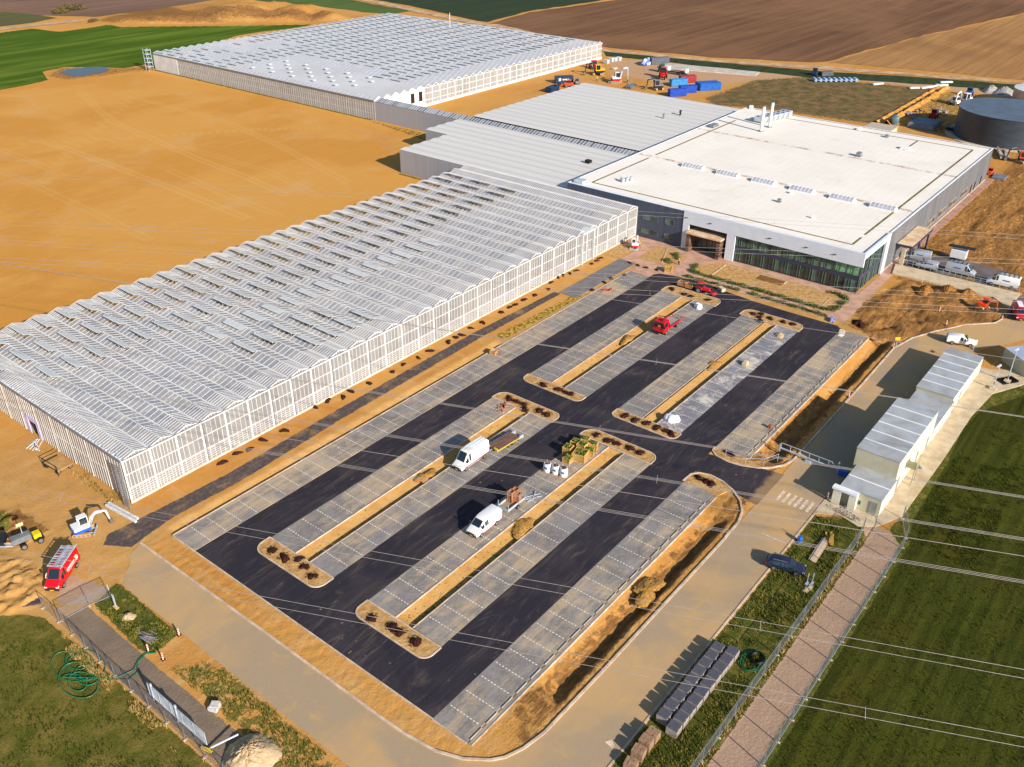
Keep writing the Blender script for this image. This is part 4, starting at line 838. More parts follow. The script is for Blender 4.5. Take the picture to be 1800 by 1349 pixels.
MB().box(BX0+.53, BX0+.545, BY0+.3, 77.1, 3.62, 5.88).build('upper_glass', M('upper_glass', '32443C', '6E8474', .35, .08, spec=.7), bd)
glz = MB().box(BX0+.55, BX0+.6, BY0+.3, 77.1, .15, 5.9).build('facade_glass', OG, bd)
sd = MB().box(BX0+.6, 187.4, BY0+.45, BY0+.5, .15, 7.5).build('side_glass', OG, bd)
MB().box(BX0+.46, BX0+.54, BY0+.3, 77.1, 2.75, 3.6).box(BX0+.46, 187.4, BY0+.36, BY0+.44, 2.75, 3.6).box(BX0+.42, BX0+.54, BY0+.3, 77.1, 0, .18).build('spandrel', SPAN, bd)
m = MB(); m2 = MB(); n = 20
for k in range(n+1):
    y = BY0+.3+(77.1-BY0-.3)*k/n
    t = m if k % 2 else m2
    t.box(BX0+.4, BX0+.52, y-.045, y+.045, .15, 2.75); t.box(BX0+.4, BX0+.52, y-.045, y+.045, 3.6, 5.9)
    if k % 2 and k < n: m.box(BX0+.44, BX0+.53, y+.5, y+.58, .15, 2.75); m.box(BX0+.44, BX0+.53, y+.5, y+.58, 3.6, 5.9); m.box(BX0+.44, BX0+.53, y, y+.58, 3.6, 3.75)
for k in range(11):
    x = BX0+.6+12.5*k/10; t = m if k % 2 else m2
    t.box(x-.06, x+.06, BY0+.32, BY0+.44, .15, 2.75); t.box(x-.06, x+.06, BY0+.32, BY0+.44, 3.6, 7.5)
m.build('mullion', MULL, glz); m2.build('dark_mullion', SPAN, glz)
bl = MB().box(BX0+.48, BX0+.53, 50.0, 54.9, 3.8, 5.7); bl.build('window_blind', M('blind_green', '86AE82', '5E8664', 1.5, .6), glz)
# entrance
en = MB(); en.box(BX0+1.6, BX0+1.7, 79.1, 88.4, 0, 5.9); o = en.build('entrance_glass', OG, bd)
WOOD = custom('slat_wood', lambda nt, p: nt.links.new(mix(nt, ramp(nt, noise(nt, coords(nt), 1, 2, .5, stretch=(.2, .2, 6)), .45, .55), srgb('7A5A48'), srgb('33282A')), p.inputs['Base Color']), .7)
MB().box(BX0-1.6, BX0+1.6, 79.8, 80.6, 0, 4.3).box(BX0-1.6, BX0+1.6, 87.2, 88.0, 0, 4.3).box(BX0-1.2, BX0+1.6, 80.6, 87.2, 3.7, 4.3).build('porch_cladding', WOOD, bd)
MB().box(BX0-1.8, BX0+1.7, 79.6, 88.2, 4.3, 4.6).build('porch_roof', M('porch_top', 'D8C2A8', 'C8A078', .6), bd)
m = MB()
for k in range(8): m.box(BX0+1.5, BX0+1.58, 79.3+k*1.28-.05, 79.3+k*1.28+.05, 0, 5.9)
m.box(BX0+1.48, BX0+1.58, 79.1, 88.4, 4.85, 5.0); m.build('mullion', M('bronze', '6A5648', '58483E', 1), o)
m = MB().box(BX0+.3, BX0+1.6, 79.0, 79.1, 0, 5.9).box(BX0+.3, BX0+1.6, 88.4, 88.5, 0, 5.9).box(BX0+.3, BX0+1.6, 79.1, 88.4, 5.9, 6.0).build('entrance_reveal', WOOD, bd)
MB().box(BX0-.2, BX0+1.7, 79.1, 88.4, 0, .06).build('entrance_floor', BRICK, bd)
for (y0, y1, z0, z1) in ((96.4, 100.4, 4.35, 5.5), (92.2, 94.4, 4.5, 5.8), (96.2, 100.5, 1.0, 2.15), (92.2, 94.4, 1.1, 2.3)):
    o = MB().box(BX0-.04, BX0+.0, y0, y1, z0, z1).build('window', OG, bd); f = MB(); f.box(BX0-.08, BX0-.02, y0-.08, y0, z0-.08, z1+.08).box(BX0-.08, BX0-.02, y1, y1+.08, z0-.08, z1+.08).box(BX0-.08, BX0-.02, y0, y1, z0-.08, z0).box(BX0-.08, BX0-.02, y0, y1, z1, z1+.08)
    f.box(BX0-.07, BX0-.02, (y0+y1)/2-.05, (y0+y1)/2+.05, z0, z1); f.build('window_frame', M('window_trim', '5C6870', '525E66', 1), o)
# side wall facing the yard
CLAD = custom('silver_cladding', lambda nt, p: nt.links.new(mix(nt, ramp(nt, noise(nt, coords(nt), 1, 2, .5, stretch=(1.5, 3, .05)), .4, .6), srgb('5E6066'), srgb('6A6C70')), p.inputs['Base Color']), .5, .4)
MB().box(189.4, BX1-.32, BY0, BY0+.3, 0, BH).build('side_wall', CLAD, bd)
for x in (218.2, 226.8, 235.6, 245.4): 
    o = MB().box(x, x+5.4, BY0-.05, BY0, 1.5, 2.8).build('window', OG, bd); MB().box(x-.1, x+5.5, BY0-.1, BY0-.03, 2.8, 2.95).box(x-.1, x+5.5, BY0-.1, BY0-.03, 1.35, 1.5).box(x+2.6, x+2.8, BY0-.08, BY0-.055, 1.5, 2.8).build('window_frame', M('sand_trim', 'B8A084', 'A08868', 1), o)
for x in (211, 254.5, 258, 264): MB().box(x, x+1.1, BY0-.06, BY0, .1, 2.4).build('door', DARK, bd)
MB().box(189.4, BX1, BY0-.12, BY0-.01, 0, .25).build('plinth', SLAB, bd)
cn = empty('canopy', 'long flat delivery canopy with a pale dusty top on the yard side wall', 'canopy')
MB().box(195.0, 209.0, 45.9, 49.3, 4.2, 4.65).build('canopy_edge', SPAN, cn); MB().box(195.2, 208.8, 46.1, 49.3, 4.654, 4.70).build('canopy_roof', M('canopy_top', 'D8C0A0', 'C09C78', .5), cn)
for x in (195.6, 202, 208.4): MB().box(x, x+.35, 46.3, 46.65, 0, 4.2).build('leg', SPAN, cn)
MB().box(195.1, 195.5, 47.2, 48.0, 0, 4.2).build('pillar', M('pillar_pale', 'C8B8A0', 'B0A088', 1), cn)

# ---------------------------------------------------------------- storage tanks
tk = empty('storage_tank', 'huge dark grey round water tank behind the white roofed building', 'tank', (320.4, 56.3, 0))
def tankm(nt, p):
    co = coords(nt); nt.links.new(mix(nt, ramp(nt, noise(nt, co, 1, 3, .6, stretch=(.3, .3, 1.6)), .35, .65), srgb('2C3640'), srgb('363E46')), p.inputs['Base Color'])
o = MB().tube([(0, 0, 0), (0, 0, 8.7)], 15.2, 96, caps=False).build('shell', custom('tank_shell', tankm, .45, .5), tk, smooth=True)
MB().tube([(0, 0, 8.7), (0, 0, 9.1)], [15.3, 1.0], 96).build('tank_roof', M('tank_roof', '4E5A68', '586474', .3, .5), tk, smooth=True)
MB().tube([(0, 0, 8.6), (0, 0, 8.75)], 15.4, 96).build('rim', MATS['tank_roof'], tk)
MB().tube([(0, 0, 0), (0, 0, .12)], 17.5, 48).build('tank_base', SLAB, tk)
t2 = G(1815, 196, 0)
tk = empty('storage_tank', 'smaller silver tank with a white top beyond the dark grey tank', 'tank', (t2.x+8, t2.y, 0))
MB().tube([(0, 0, 0), (0, 0, 6.2)], 9, 48, caps=False).build('shell', M('tank_silver', 'A8A29A', '7C7C80', .12, .35, .5), tk, smooth=True); MB().tube([(0, 0, 6.2), (0, 0, 6.9)], [9.1, 1], 48).build('tank_roof', M('tank_white', 'D0D2D4', 'C0C2C6', .3), tk)

# ---------------------------------------------------------------- site office cabins
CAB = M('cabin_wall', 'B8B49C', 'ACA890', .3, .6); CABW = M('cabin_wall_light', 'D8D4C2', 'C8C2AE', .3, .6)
CROOF = custom('cabin_roof', lambda nt, p: nt.links.new(mix(nt, ramp(nt, noise(nt, coords(nt), .25, 5, .6, .5), .35, .7), srgb('A6AAAE'), srgb('92908E')), p.inputs['Base Color']), .5, .4)
def cabin(label, x0, x1, y0, y1, h, nseg, storeys=1, door=None, win=()):
    r = empty('site_cabin', label, 'site cabin', ((x0+x1)/2, (y0+y1)/2, 0), group='site office cabins'); a, b = (x1-x0)/2, (y1-y0)/2
    MB().box(-a, a, -b, b, .02, h-.12).build('wall', CAB, r)
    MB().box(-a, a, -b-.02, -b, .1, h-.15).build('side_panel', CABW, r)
    rf = MB().box(-a-.05, a+.05, -b-.05, b+.05, h-.12, h).build('roof', CROOF, r)
    m = MB()
    for k in range(1, nseg): x = -a+2*a*k/nseg; m.box(x-.09, x+.09, -b-.02, b+.02, h, h+.06)
    if nseg > 1: m.build('roof_joint', FASC2, rf)
    m = MB()
    for k in range(1, nseg): x = -a+2*a*k/nseg; m.box(x-.03, x+.03, -b-.035, -b-.02, .1, h-.15)
    if nseg > 1: m.build('panel_joint', CAB, r)
    for s in range(storeys):
        for k in range(nseg):
            if nseg > 2:
                x = -a+2*a*(k+.5)/nseg; MB().box(x-.7, x+.7, b, b+.03, 1.0+2.8*s, 2.0+2.8*s).build('window', OG, r)
    for (x, z0, z1) in win: MB().box(x-.45, x+.45, -b-.06, -b-.02, z0, z1).build('door', M('cabin_door', '8A8A84', '7A7A74', 1), r)
    return r
c1 = cabin('two storey grey site cabin block with five white roof joints', 111.6, 128.7, 21.3, 27.2, 5.7, 6, 2, win=((1.5, .1, 2.1), (-6.9, .1, 2.1), (6.5, .1, 2.1)))
c2 = cabin('single storey site cabin row at the road bend with light grey joined roof', 138.9, 156.1, 21.35, 27.1, 3.05, 6, 1, win=((-4, .1, 2.1), (-7.8, .1, 2.1)))
c3 = cabin('low brownish roofed cabin squeezed between two taller site cabin blocks', 128.75, 138.85, 21.2, 26.9, 2.45, 1, 1)
c4 = cabin('small single storey site cabin with white porch next to the bicycles', 105.7, 111.55, 21.1, 26.7, 2.9, 2, 1, win=())
MB().box(-3.0, -2.93, -2.4, -1.4, .1, 2.1).build('door', MATS['cabin_door'], c4); MB().box(-3.0, -2.93, -.2, .5, .9, 1.5).build('window', OG, c4)
po_ = MB().box(-3.9, -2.95, .2, 3.6, 2.45, 2.75).build('porch_roof', FASC2, c4); MB().box(-3.8, -2.95, .2, .3, .1, 2.45).box(-3.8, -3.7, 2.3, 3.4, .1, 2.45).box(-3.8, -3.7, .3, 1.2, .1, 2.45).build('porch_wall', CABW, po_)
st = empty('stairs', 'grey steel stair with landing on the side of the two storey cabin', 'stairs', (116.5, 20.4, 0))
MB().box(-.9, .9, -.5, .8, 2.75, 2.85).build('landing', GREYMETAL, st); m = MB()
for k in range(11): m.box(.9+k*.32, 1.2+k*.32, -.4, .4, 2.6-k*.25, 2.64-k*.25)
m.build('steps', GREYMETAL, st); MB().box(-.9, -.86, -.5, .8, 2.85, 3.9).box(-.9, .9, -.5, -.46, 2.85, 3.9).box(-.85, -.75, -.45, -.35, 0, 2.75).box(.7, .8, -.45, -.35, 0, 2.75).build('railing', M('olive_board', '9A9A78', '888868', 1), st)
c5 = empty('site_cabin', 'lone site cabin at the bend beyond the lamp posts with bluish roof', 'site cabin', (163.4, 15.2, 0), R(49.6), 'site office cabins')
MB().box(-3.05, 3.05, -3, 3, 0, 2.5).build('wall', CAB, c5); MB().box(-3.1, 3.1, -3.05, 3.05, 2.5, 2.62).build('roof', M('blue_roof', 'A8B0C4', '98A0B4', .3, .4), c5)

# ---------------------------------------------------------------- vehicles
def paint(name, h, rough=.3, metal=0): return M('paint_'+name, h, None if False else h, 1, rough, metal, spec=.6)
P_WHITE = paint('white', 'DEDEDC'); P_RED = paint('red', 'C40A18'); P_SILVER = paint('silver', 'B4B8C0', .3, .4); P_BLUE = paint('dark_blue', '333A50', .25, .5); P_CRIM = paint('crimson', 'B8102C')
VG = custom('vehicle_glass', lambda nt, p: p.inputs['Base Color'].__setattr__('default_value', srgb('1C2A30')), .05, .9)
TYRE = M('tyre', '1C1B1A', '2A2826', 4, .85); RIM = M('rim', 'A8A8A8', '888888', 3, .35, .6); BLACKP = M('black_plastic', '26262A', '1E1E20', 2, .6)
LAMP = M('lamp_clear', 'D8DCE0', 'C0C4C8', 3, .15); LAMPR = M('lamp_red', '8A1010', '701010', 3, .2); PLATE = M('plate_yellow', 'E0B018', 'D0A010', 3, .5)
def wheel(root, x, y, r, wdt=.22):
    s = 1 if y > 0 else -1
    t = MB().cyl((0, -wdt/2, 0), r, wdt, 'Y', 18).build('wheel', TYRE, root, (x, y, r), smooth=True)
    MB().cyl((0, s*wdt/2-.01 if s > 0 else -wdt/2-.02, 0), r*.62, .03, 'Y', 14).build('rim', RIM, t)
def vehicle(name, label, cat, loc, rz, body, st, hw, zlow, wheels, wr, wind, sides, mat_low=None, group=None, rear=True):
    """st: stations (x, ztop, zbelt, half width factor at top); wind: station interval that is the windscreen; sides: [(interval)] with side windows"""
    r = empty(name, label, cat, loc, rz, group); rings = []
    for (x, zt, zb, tf) in st:
        wt = hw*tf; e = hw*(1 if st[0][0]+.3 < x < st[-1][0]-.3 else .93)
        half = [(e-.08, zlow), (e, zlow+.22), (e, zb), (min(wt+.03, e), max(zb, zt-.10)), (wt-.14, zt)]
        rings.append([(x, -y, z) for y, z in half]+[(x, y, z) for y, z in half[::-1]])
    mb = MB(); n = 10
    vs = [v for g in rings for v in g]; fs = []
    for i in range(len(st)-1):
        for j in range(n): fs.append((i*n+j, (i+1)*n+j, (i+1)*n+(j+1) % n, i*n+(j+1) % n))
    fs += [tuple(range(n)), tuple((len(st)-1)*n+j for j in range(n))[::-1]]
    b = mb.add(vs, fs).build('body', body, r, smooth=True, bevel=.03)
    def pane(nm, quad, off=.035, k=.9, parent=b, mt=VG):
        q = [Vector(v) for v in quad]; c = sum(q, Vector())/4; nrm = (q[1]-q[0]).cross(q[3]-q[0]).normalized()
        if nrm.dot(c-Vector((0, 0, .8))) < 0: nrm = -nrm
        q = [c+(v-c)*k for v in q]
        MB().add([v+nrm*off for v in q]+[v-nrm*.02 for v in q], [(0, 1, 2, 3), (7, 6, 5, 4), (0, 4, 5, 1), (1, 5, 6, 2), (2, 6, 7, 3), (3, 7, 4, 0)]).build(nm, mt, parent)
    i = wind; R_ = rings
    pane('windscreen', (R_[i][4], R_[i][5], R_[i+1][5], R_[i+1][4]), k=.93)
    for (i, fr, to) in sides:
        for (a, c_) in ((2, 3), (7, 6)):
            A, B, C, D = [Vector(v) for v in (R_[i][a], R_[i+1][a], R_[i+1][c_], R_[i][c_])]
            q = (A.lerp(B, fr), A.lerp(B, to), D.lerp(C, to), D.lerp(C, fr)); pane('side_window', q, k=.86)
    x0, x1 = st[0][0], st[-1][0]
    if rear: zt = st[1][1]; MB().box(x0-.03, x0-.0, -hw*.6, hw*.6, zt*.62, zt*.88).build('rear_window', VG, b)
    bm_ = mat_low or BLACKP
    MB().box(x1-.12, x1+.06, -hw+.12, hw-.12, zlow-.02, zlow+.28).build('front_bumper', bm_, r, bevel=.03); MB().box(x0-.06, x0+.12, -hw+.1, hw-.1, zlow, zlow+.25).build('rear_bumper', bm_, r, bevel=.03)
    MB().box(x1-.02, x1+.05, -hw*.5, hw*.5, zlow+.32, zlow+.46).build('grille', BLACKP, r); MB().box(x1+.05, x1+.08, -.26, .26, zlow+.06, zlow+.18).build('number_plate', PLATE, r)
    for s in (-1, 1):
        MB().obox((x1-.10, s*(hw-.26), st[-1][1]-.10), (.22, .36, .16)).build('headlight', LAMP, r); MB().box(x0-.02, x0+.05, s*(hw-.12)-.07, s*(hw-.12)+.07, zlow+.4, zlow+.75).build('tail_light', LAMPR, r)
        xm = st[wind+1][0]-.25; zm = st[wind+1][1]+.10; MB().box(xm-.06, xm+.1, s*(hw+.14)-.1, s*(hw+.14)+.1, zm-.05, zm+.26).build('wing_mirror', BLACKP, r)
    for x in wheels:
        for s in (-1, 1): wheel(r, x, s*(hw-.08), wr)
    return r, b
def panelvan(label, loc, rz, col, L=6.2, hw=.98, Ht=2.5, side=[(2, .1, .85)], low=None, name='van', group=None):
    h = L/2
    st = [(-h, Ht*.95, 1.2, .84), (-h+.15, Ht, 1.25, .86), (0, Ht+.04, 1.25, .87), (h-2.1, Ht, 1.25, .85), (h-1.68, Ht-.12, 1.22, .82), (h-.78, 1.38, 1.16, .88), (h-.2, 1.08, .95, .9), (h, .9, .75, .84)]
    return vehicle(name, label, 'van', loc, rz, col, st, hw, .32, (-h+1.2, h-.95), .36, 4, [(3, .0, 1.0)] if side is None else side, low, group)
def stripe(b, x0, x1, hw, z0, z1, m, nm='stripe'):
    for s in (-1, 1): MB().box(x0, x1, s*hw-.015, s*hw+.015, z0, z1).build(nm, m, b)
def at(px, py): return G(px, py)
RSTR = M('red_stripe', 'A82838', '98202E', 2)
v, b = panelvan('white high roof van with red side stripe towing a flat trailer', (81.1, 72.15, .03), R(180), P_WHITE, 6.2, .99, 2.7, side=[(3, .05, .95), (4, .1, .75)]); stripe(b, -3.1, 2.0, .99, .55, .72, RSTR)
MB().box(-3, 1.2, -.55, -.5, 2.72, 2.75).box(-3, 1.2, .5, .55, 2.72, 2.75).box(-3, 1.2, -.03, .03, 2.72, 2.75).build('roof_rib', P_WHITE, b)
v, b = panelvan('white minibus van with rear side windows parked in front of a brick loaded trailer', (70.85, 60.95, .03), R(180), P_WHITE, 5.2, .97, 2.15, side=[(3, .05, .95), (4, .1, .75), (2, .45, 1.0)]); stripe(b, -2.7, 1.6, .97, .42, .5, RSTR)
v, b = panelvan('red van with a silver ladder roof rack and white side emblem on the dirt yard', (31.3, 95.3, .0), R(217), P_RED, 5.7, .98, 2.45, side=[(3, .05, .95), (4, .1, .75)])
ring = MB(); ring.tube([(-1.1+.33*math.cos(t), 0, 1.45+.33*math.sin(t)) for t in (R(40+i*29) for i in range(11))], .06, 4); ring.tube([(-1.1+.13*math.cos(t), 0, 1.45+.13*math.sin(t)) for t in (R(i*40) for i in range(9))], .04, 4)
ring.box(-.6, 1.3, -.02, .02, 1.35, 1.6)
ring.box(-.7, 1.2, -.02, .02, 1.12, 1.2)
ring.build('emblem', WHITE, b, (.4, -1.0, 0)).scale = (-1, 1, 1); o = ring.build('emblem', WHITE, b, (-.8, 1.0, 0))
MB().box(2.25, 2.27, -.2, .45, 1.12, 1.16).obox((2.35, .0, 1.11), (.16, .55, .03), 0, .4).build('bonnet_emblem', WHITE, b)
rk = MB()
for y in (-.85, -.2, .2, .78): rk.box(-2.7, 1.2, y-.03, y+.03, 2.62, 2.68)
for k in range(15): x = -2.6+k*.27; rk.box(x, x+.09, .2, .78, 2.66, 2.70)
for k in range(9): x = -2.6+k*.46; rk.box(x, x+.07, -.85, -.2, 2.62, 2.66)
rk.box(-2.7, 1.25, -.03, .12, 2.68, 2.74).tube([(-2.9, .92, 2.66), (1.5, .92, 2.66)], .06, 6)
for x in (-2.4, -.8, .9): rk.box(x, x+.06, -.88, .88, 2.45, 2.64)
rk.build('roof_rack', MATS['light_metal'], v)
g4 = 'vans parked in the side yard'
BLU = M('logo_blue', '4A5E9A', '40548C', 2)
def yardvan(label, loc, rz, L, Ht, rack, low=P_SILVER):
    v, b = panelvan(label, loc, rz, low, L, .98, Ht, side=[(3, .05, .95), (4, .1, .75)], group=g4)
    MB().obox((0, 0, 0), (1.3, .02, .22)).build('logo', BLU, b, (-.6, -.99, 1.55)); MB().obox((0, 0, 0), (1.3, .02, .22)).build('logo', BLU, b, (-.6, .99, 1.55))
    if rack:
        k = MB()
        for y in (-.7, 0, .7): k.box(-L/2+.2, .9, y-.04, y+.04, Ht+.1, Ht+.16)
        for i in range(5): k.box(-L/2+.3+i*.9, -L/2+.37+i*.9, -.78, .78, Ht+.03, Ht+.12)
        k.build('roof_rack', BLACKP, v)
    return v
yardvan('silver van farthest along the side yard, nose under the canopy', (200.6, 45.9, 0), R(98), 5.6, 2.3, False)
yardvan('small silver van with blue sign between railing and the van by the canopy', (196.95, 42.7, 0), R(93), 4.4, 1.8, False)
yardvan('silver high roof van with black rack facing toward the site road', (198.4, 36.2, 0), R(-88), 5.9, 2.5, True)
yardvan('white high roof van with black roof rack nearest the open end of the side yard', (197.6, 27.6, 0), R(93), 6.0, 2.5, True, P_WHITE)
def box_trailer():
    t = empty('box_trailer', 'white box trailer with a raised dark canopy in the side yard', 'trailer', (206.4, 38.9, 0), R(92))
    MB().box(-1.6, 1.6, -.9, .9, .55, 2.3).build('body', P_WHITE, t, bevel=.04); MB().obox((-.3, 0, 3.0), (5.4, 1.5, .12), 0, R(2)).build('canopy', BLACKP, t)
    for x in (-1.5, 1.4): MB().box(x, x+.08, -.05, .05, 2.3, 2.98).build('strut', BLACKP, t)
    MB().box(1.6, 2.7, -.05, .05, .5, .6).build('drawbar', GREYMETAL, t)
    for s in (-1, 1): wheel(t, 0, s*.95, .32)
box_trailer()
v, b = panelvan('crimson van with a roof window box at the right edge beside the digger', (184.3, 21.6, 0), R(203), P_CRIM, 5.4, .98, 2.2, side=[(3, .05, .95), (4, .1, .75)]); MB().box(-2.0, .6, -.45, .45, 2.24, 2.32).build('roof_box', FASC2, b); stripe(b, -1.6, -.2, .98, 1.2, 1.5, WHITE, 'logo')
# estate car and white pickup
def car():
    st = [(-2.35, .95, .78, .8), (-2.2, 1.15, .88, .80), (-1.75, 1.42, .90, .74), (-.6, 1.50, .90, .74), (.35, 1.42, .90, .74), (1.15, .98, .88, .86), (2.05, .84, .72, .86), (2.35, .66, .55, .8)]
    v, b = vehicle('estate_car', 'dark blue estate car parked on the verge across the kerb', 'car', (88.4, 26.6, 0), R(-74), P_BLUE, st, .9, .26, (-1.35, 1.4), .33, 4, [(2, .1, .95), (3, .05, .48), (3, .55, .98), (4, .05, .6)], P_BLUE)
    MB().box(-1.6, .2, -.62, -.58, 1.5, 1.55).box(-1.6, .2, .58, .62, 1.5, 1.55).build('roof_rail', RIM, b)
car()
def pickup():
    st = [(-2.5, 1.45, .95, .82), (-2.4, 1.75, 1.0, .8), (-.4, 1.82, 1.05, .8), (.3, 1.80, 1.05, .76), (1.1, 1.12, 1.0, .86), (2.2, .98, .85, .86), (2.5, .75, .6, .8)]
    vehicle('covered_pickup', 'white covered pickup behind the far end of the cabin row', 'pickup', (165.1, 26.9, 0), R(-72), P_WHITE, st, .93, .38, (-1.5, 1.55), .38, 3, [(2, .1, .95), (3, .05, .6)])
pickup()
# red flatbed truck
def truck(name, label, loc, rz, cab, bed, L=7.5, load=None, frame=BLACKP):
    t = empty(name, label, 'truck', loc, rz); h = L/2
    MB().box(-h, h-.4, -.42, .42, .62, .85).build('chassis', frame, t)
    c = MB(); c.add([(h-1.9, -1.15, .6), (h, -1.15, .6), (h, -1.15, 1.6), (h-.25, -1.1, 2.7), (h-1.9, -1.1, 2.8), (h-1.9, 1.15, .6), (h, 1.15, .6), (h, 1.15, 1.6), (h-.25, 1.1, 2.7), (h-1.9, 1.1, 2.8)],
        [(0, 1, 2, 3, 4), (9, 8, 7, 6, 5), (0, 5, 6, 1), (1, 6, 7, 2), (2, 7, 8, 3), (3, 8, 9, 4), (4, 9, 5, 0)])
    cb = c.build('cab', cab, t, bevel=.06); MB().add([(h+.03, -1.0, 1.65), (h+.03, 1.0, 1.65), (h-.18, .95, 2.6), (h-.18, -.95, 2.6)], [(0, 1, 2, 3)]).build('windscreen', VG, cb)
    for s in (-1, 1): MB().box(h-1.35, h-.35, s*1.15-.03, s*1.15+.03, 1.65, 2.5).build('side_window', VG, cb); MB().box(h+.0, h+.25, s*1.35-.08, s*1.35+.08, 1.7, 2.3).build('wing_mirror', BLACKP, cb)
    MB().box(h-.02, h+.12, -1.1, 1.1, .5, .8).build('bumper', BLACKP, t); MB().obox((h-.9, 0, 2.86), (.5, .8, .06)).build('roof_hatch', BLACKP, cb)
    MB().box(-h, h-2.1, -1.2, 1.2, .95, 1.1).build('flatbed', bed, t)
    m = MB(); m.box(-h, h-2.1, -1.23, -1.2, .95, 1.32).box(-h, h-2.1, 1.2, 1.23, .95, 1.32).box(h-2.16, h-2.1, -1.2, 1.2, 1.1, 2.0); m.build('side_board', cab if load is None else frame, t)
    for x in (h-1.0, -h+1.2, -h+2.4)[:2 if load is None else 3]:
        for s in (-1, 1): wheel(t, x, s*1.02, .46, .3)
    if load: load(t)
    return t
tr = truck('flatbed_truck', 'bright red flatbed truck with an empty deck on the paving', (136.5, 71.6, .03), R(180), P_RED, M('truck_deck', '8C8480', '9C948C', 2), 6.3)
MB().bar((-3.5, .9, 1.4), (-5.0, 1.2, .9), .18).bar((-3.5, -.9, 1.4), (-5.0, -1.2, .5), .18).build('loading_ramp', P_RED, tr)
MB().obox((3.42, .25, 2.05), (.05, .5, .35)).build('visor_sign', M('orange', 'E08020', 'D07018', 2), tr)
# flat trailer behind the striped van
t = empty('flat_trailer', 'flat trailer with brown plank deck and yellow ends behind the striped van', 'trailer', (87.4, 71.2, .03), R(-4))
DECK = custom('plank_deck', lambda nt, p: nt.links.new(mix(nt, ramp(nt, noise(nt, coords(nt), 1, 3, .6, stretch=(.5, 6, 1)), .35, .65), srgb('5E463C'), srgb('7A5E50')), p.inputs['Base Color']), .8)
MB().box(-2.4, 2.6, -1.05, 1.05, .62, .72).build('deck', DECK, t); YEL = M('yellow', 'E0C010', 'D0B010', 2)
MB().box(-2.45, -2.3, .5, 1.1, .72, .95).box(-2.45, -2.3, -1.1, -.4, .72, .95).box(-2.4, 2.6, -1.12, -1.06, .5, .62).build('yellow_edge', YEL, t)
MB().box(-3.7, -2.4, -.06, .06, .45, .55).box(-2.4, 2.6, 1.06, 1.12, .5, .7).box(2.6, 3.6, -.9, -.7, .1, .6).box(2.6, 3.6, .7, .9, .1, .6).build('drawbar', MATS['light_metal'], t)
for x in (.2, 1.1):
    for s in (-1, 1): wheel(t, x, s*1.0, .3)
# trailer with bricks
t = empty('open_trailer', 'galvanised open trailer carrying brown crates behind the white minibus', 'trailer', (76.7, 61.0, .03), 0)
GAL = MATS['light_metal']; MB().box(-1.8, 1.8, -.85, .85, .5, .58).build('floor', M('ply', '9A8468', '86705A', 1), t)
MB().box(-1.85, 1.85, -.9, -.86, .5, .92).box(-1.85, 1.85, .86, .9, .5, .92).box(-1.85, -1.8, -.9, .9, .5, .92).box(1.8, 1.85, -.9, .9, .5, .92).build('side_wall', GAL, t)
for x, y in ((-1.82, -.88), (-1.82, .88), (1.82, -.88), (1.82, .88)): MB().box(x-.04, x+.04, y-.04, y+.04, .5, 1.7).build('stake', GAL, t)
MB().box(-3.0, -1.85, -.05, .05, .42, .5).build('drawbar', GAL, t)
for s in (-1, 1): wheel(t, .1, s*1.0, .3)
CRATE = custom('crate_wood', lambda nt, p: nt.links.new(mix(nt, ramp(nt, noise(nt, coords(nt), 1, 3, .6, stretch=(1, 1, 7)), .4, .6), srgb('C09060'), srgb('8A5C38')), p.inputs['Base Color']), .8)
CRATE2 = custom('crate_yellow', lambda nt, p: nt.links.new(mix(nt, ramp(nt, noise(nt, coords(nt), 1, 3, .6, stretch=(1, 1, 7)), .4, .6), srgb('C8A060'), srgb('8E6E38')), p.inputs['Base Color']), .8)
def crate(label, x, y, z0, w_, d_, h, rz=0, mt=None, fill=None, group=None, name='crate'):
    r = empty(name, label, 'crate', (x, y, z0), rz, group); mt = mt or CRATE; t_ = .05
    m = MB(); n = max(2, int(h/.24))
    for k in range(n):
        a, b = h*k/n+.02, h*(k+1)/n-.02
        m.box(-w_/2, w_/2, -d_/2, -d_/2+t_, a, b).box(-w_/2, w_/2, d_/2-t_, d_/2, a, b).box(-w_/2, -w_/2+t_, -d_/2+t_, d_/2-t_, a, b).box(w_/2-t_, w_/2, -d_/2+t_, d_/2-t_, a, b)
    m.build('slats', mt, r); MB().box(-w_/2+.05, w_/2-.05, -d_/2+.05, d_/2-.05, .05, .1 if fill is None else h*.85).build('filling', fill or DARK, r)
    for a in (-1, 1):
        for b in (-1, 1): MB().box(a*w_/2-.05, a*w_/2+.05, b*d_/2-.05, b*d_/2+.05, 0, h).build('post', mt, r)
    return r
BRN = M('brown_brick', 'B07A54', '8A5A3C', 4, .85)
for i, (dx, dy, hh) in enumerate(((-.1, .3, 1.7), (.8, .25, 1.6), (.35, -.45, 1.35))):
    crate(('tall brown crate at the front of the open trailer', 'tall brown crate at the rear of the open trailer', 'shorter brown crate by the side wall of the open trailer')[i], 77.1+dx, 61.0+dy, .61, .8, .75, hh, .1*i, BRN, BRN, 'crates on the open trailer')
t = tag(MB().bar((79.0, 60.4, .1), (81.0, 59.1, .1), .1).bar((79.2, 60.8, .1), (81.3, 59.6, .12), .1).bar((78.7, 59.9, .1), (80.6, 59.4, .14), .1).bar((79.4, 59.5, .12), (81.3, 60.4, .16), .1).build('steel_beams', GAL), 'loose pale steel beams on the paving beside the open trailer', 'beams')
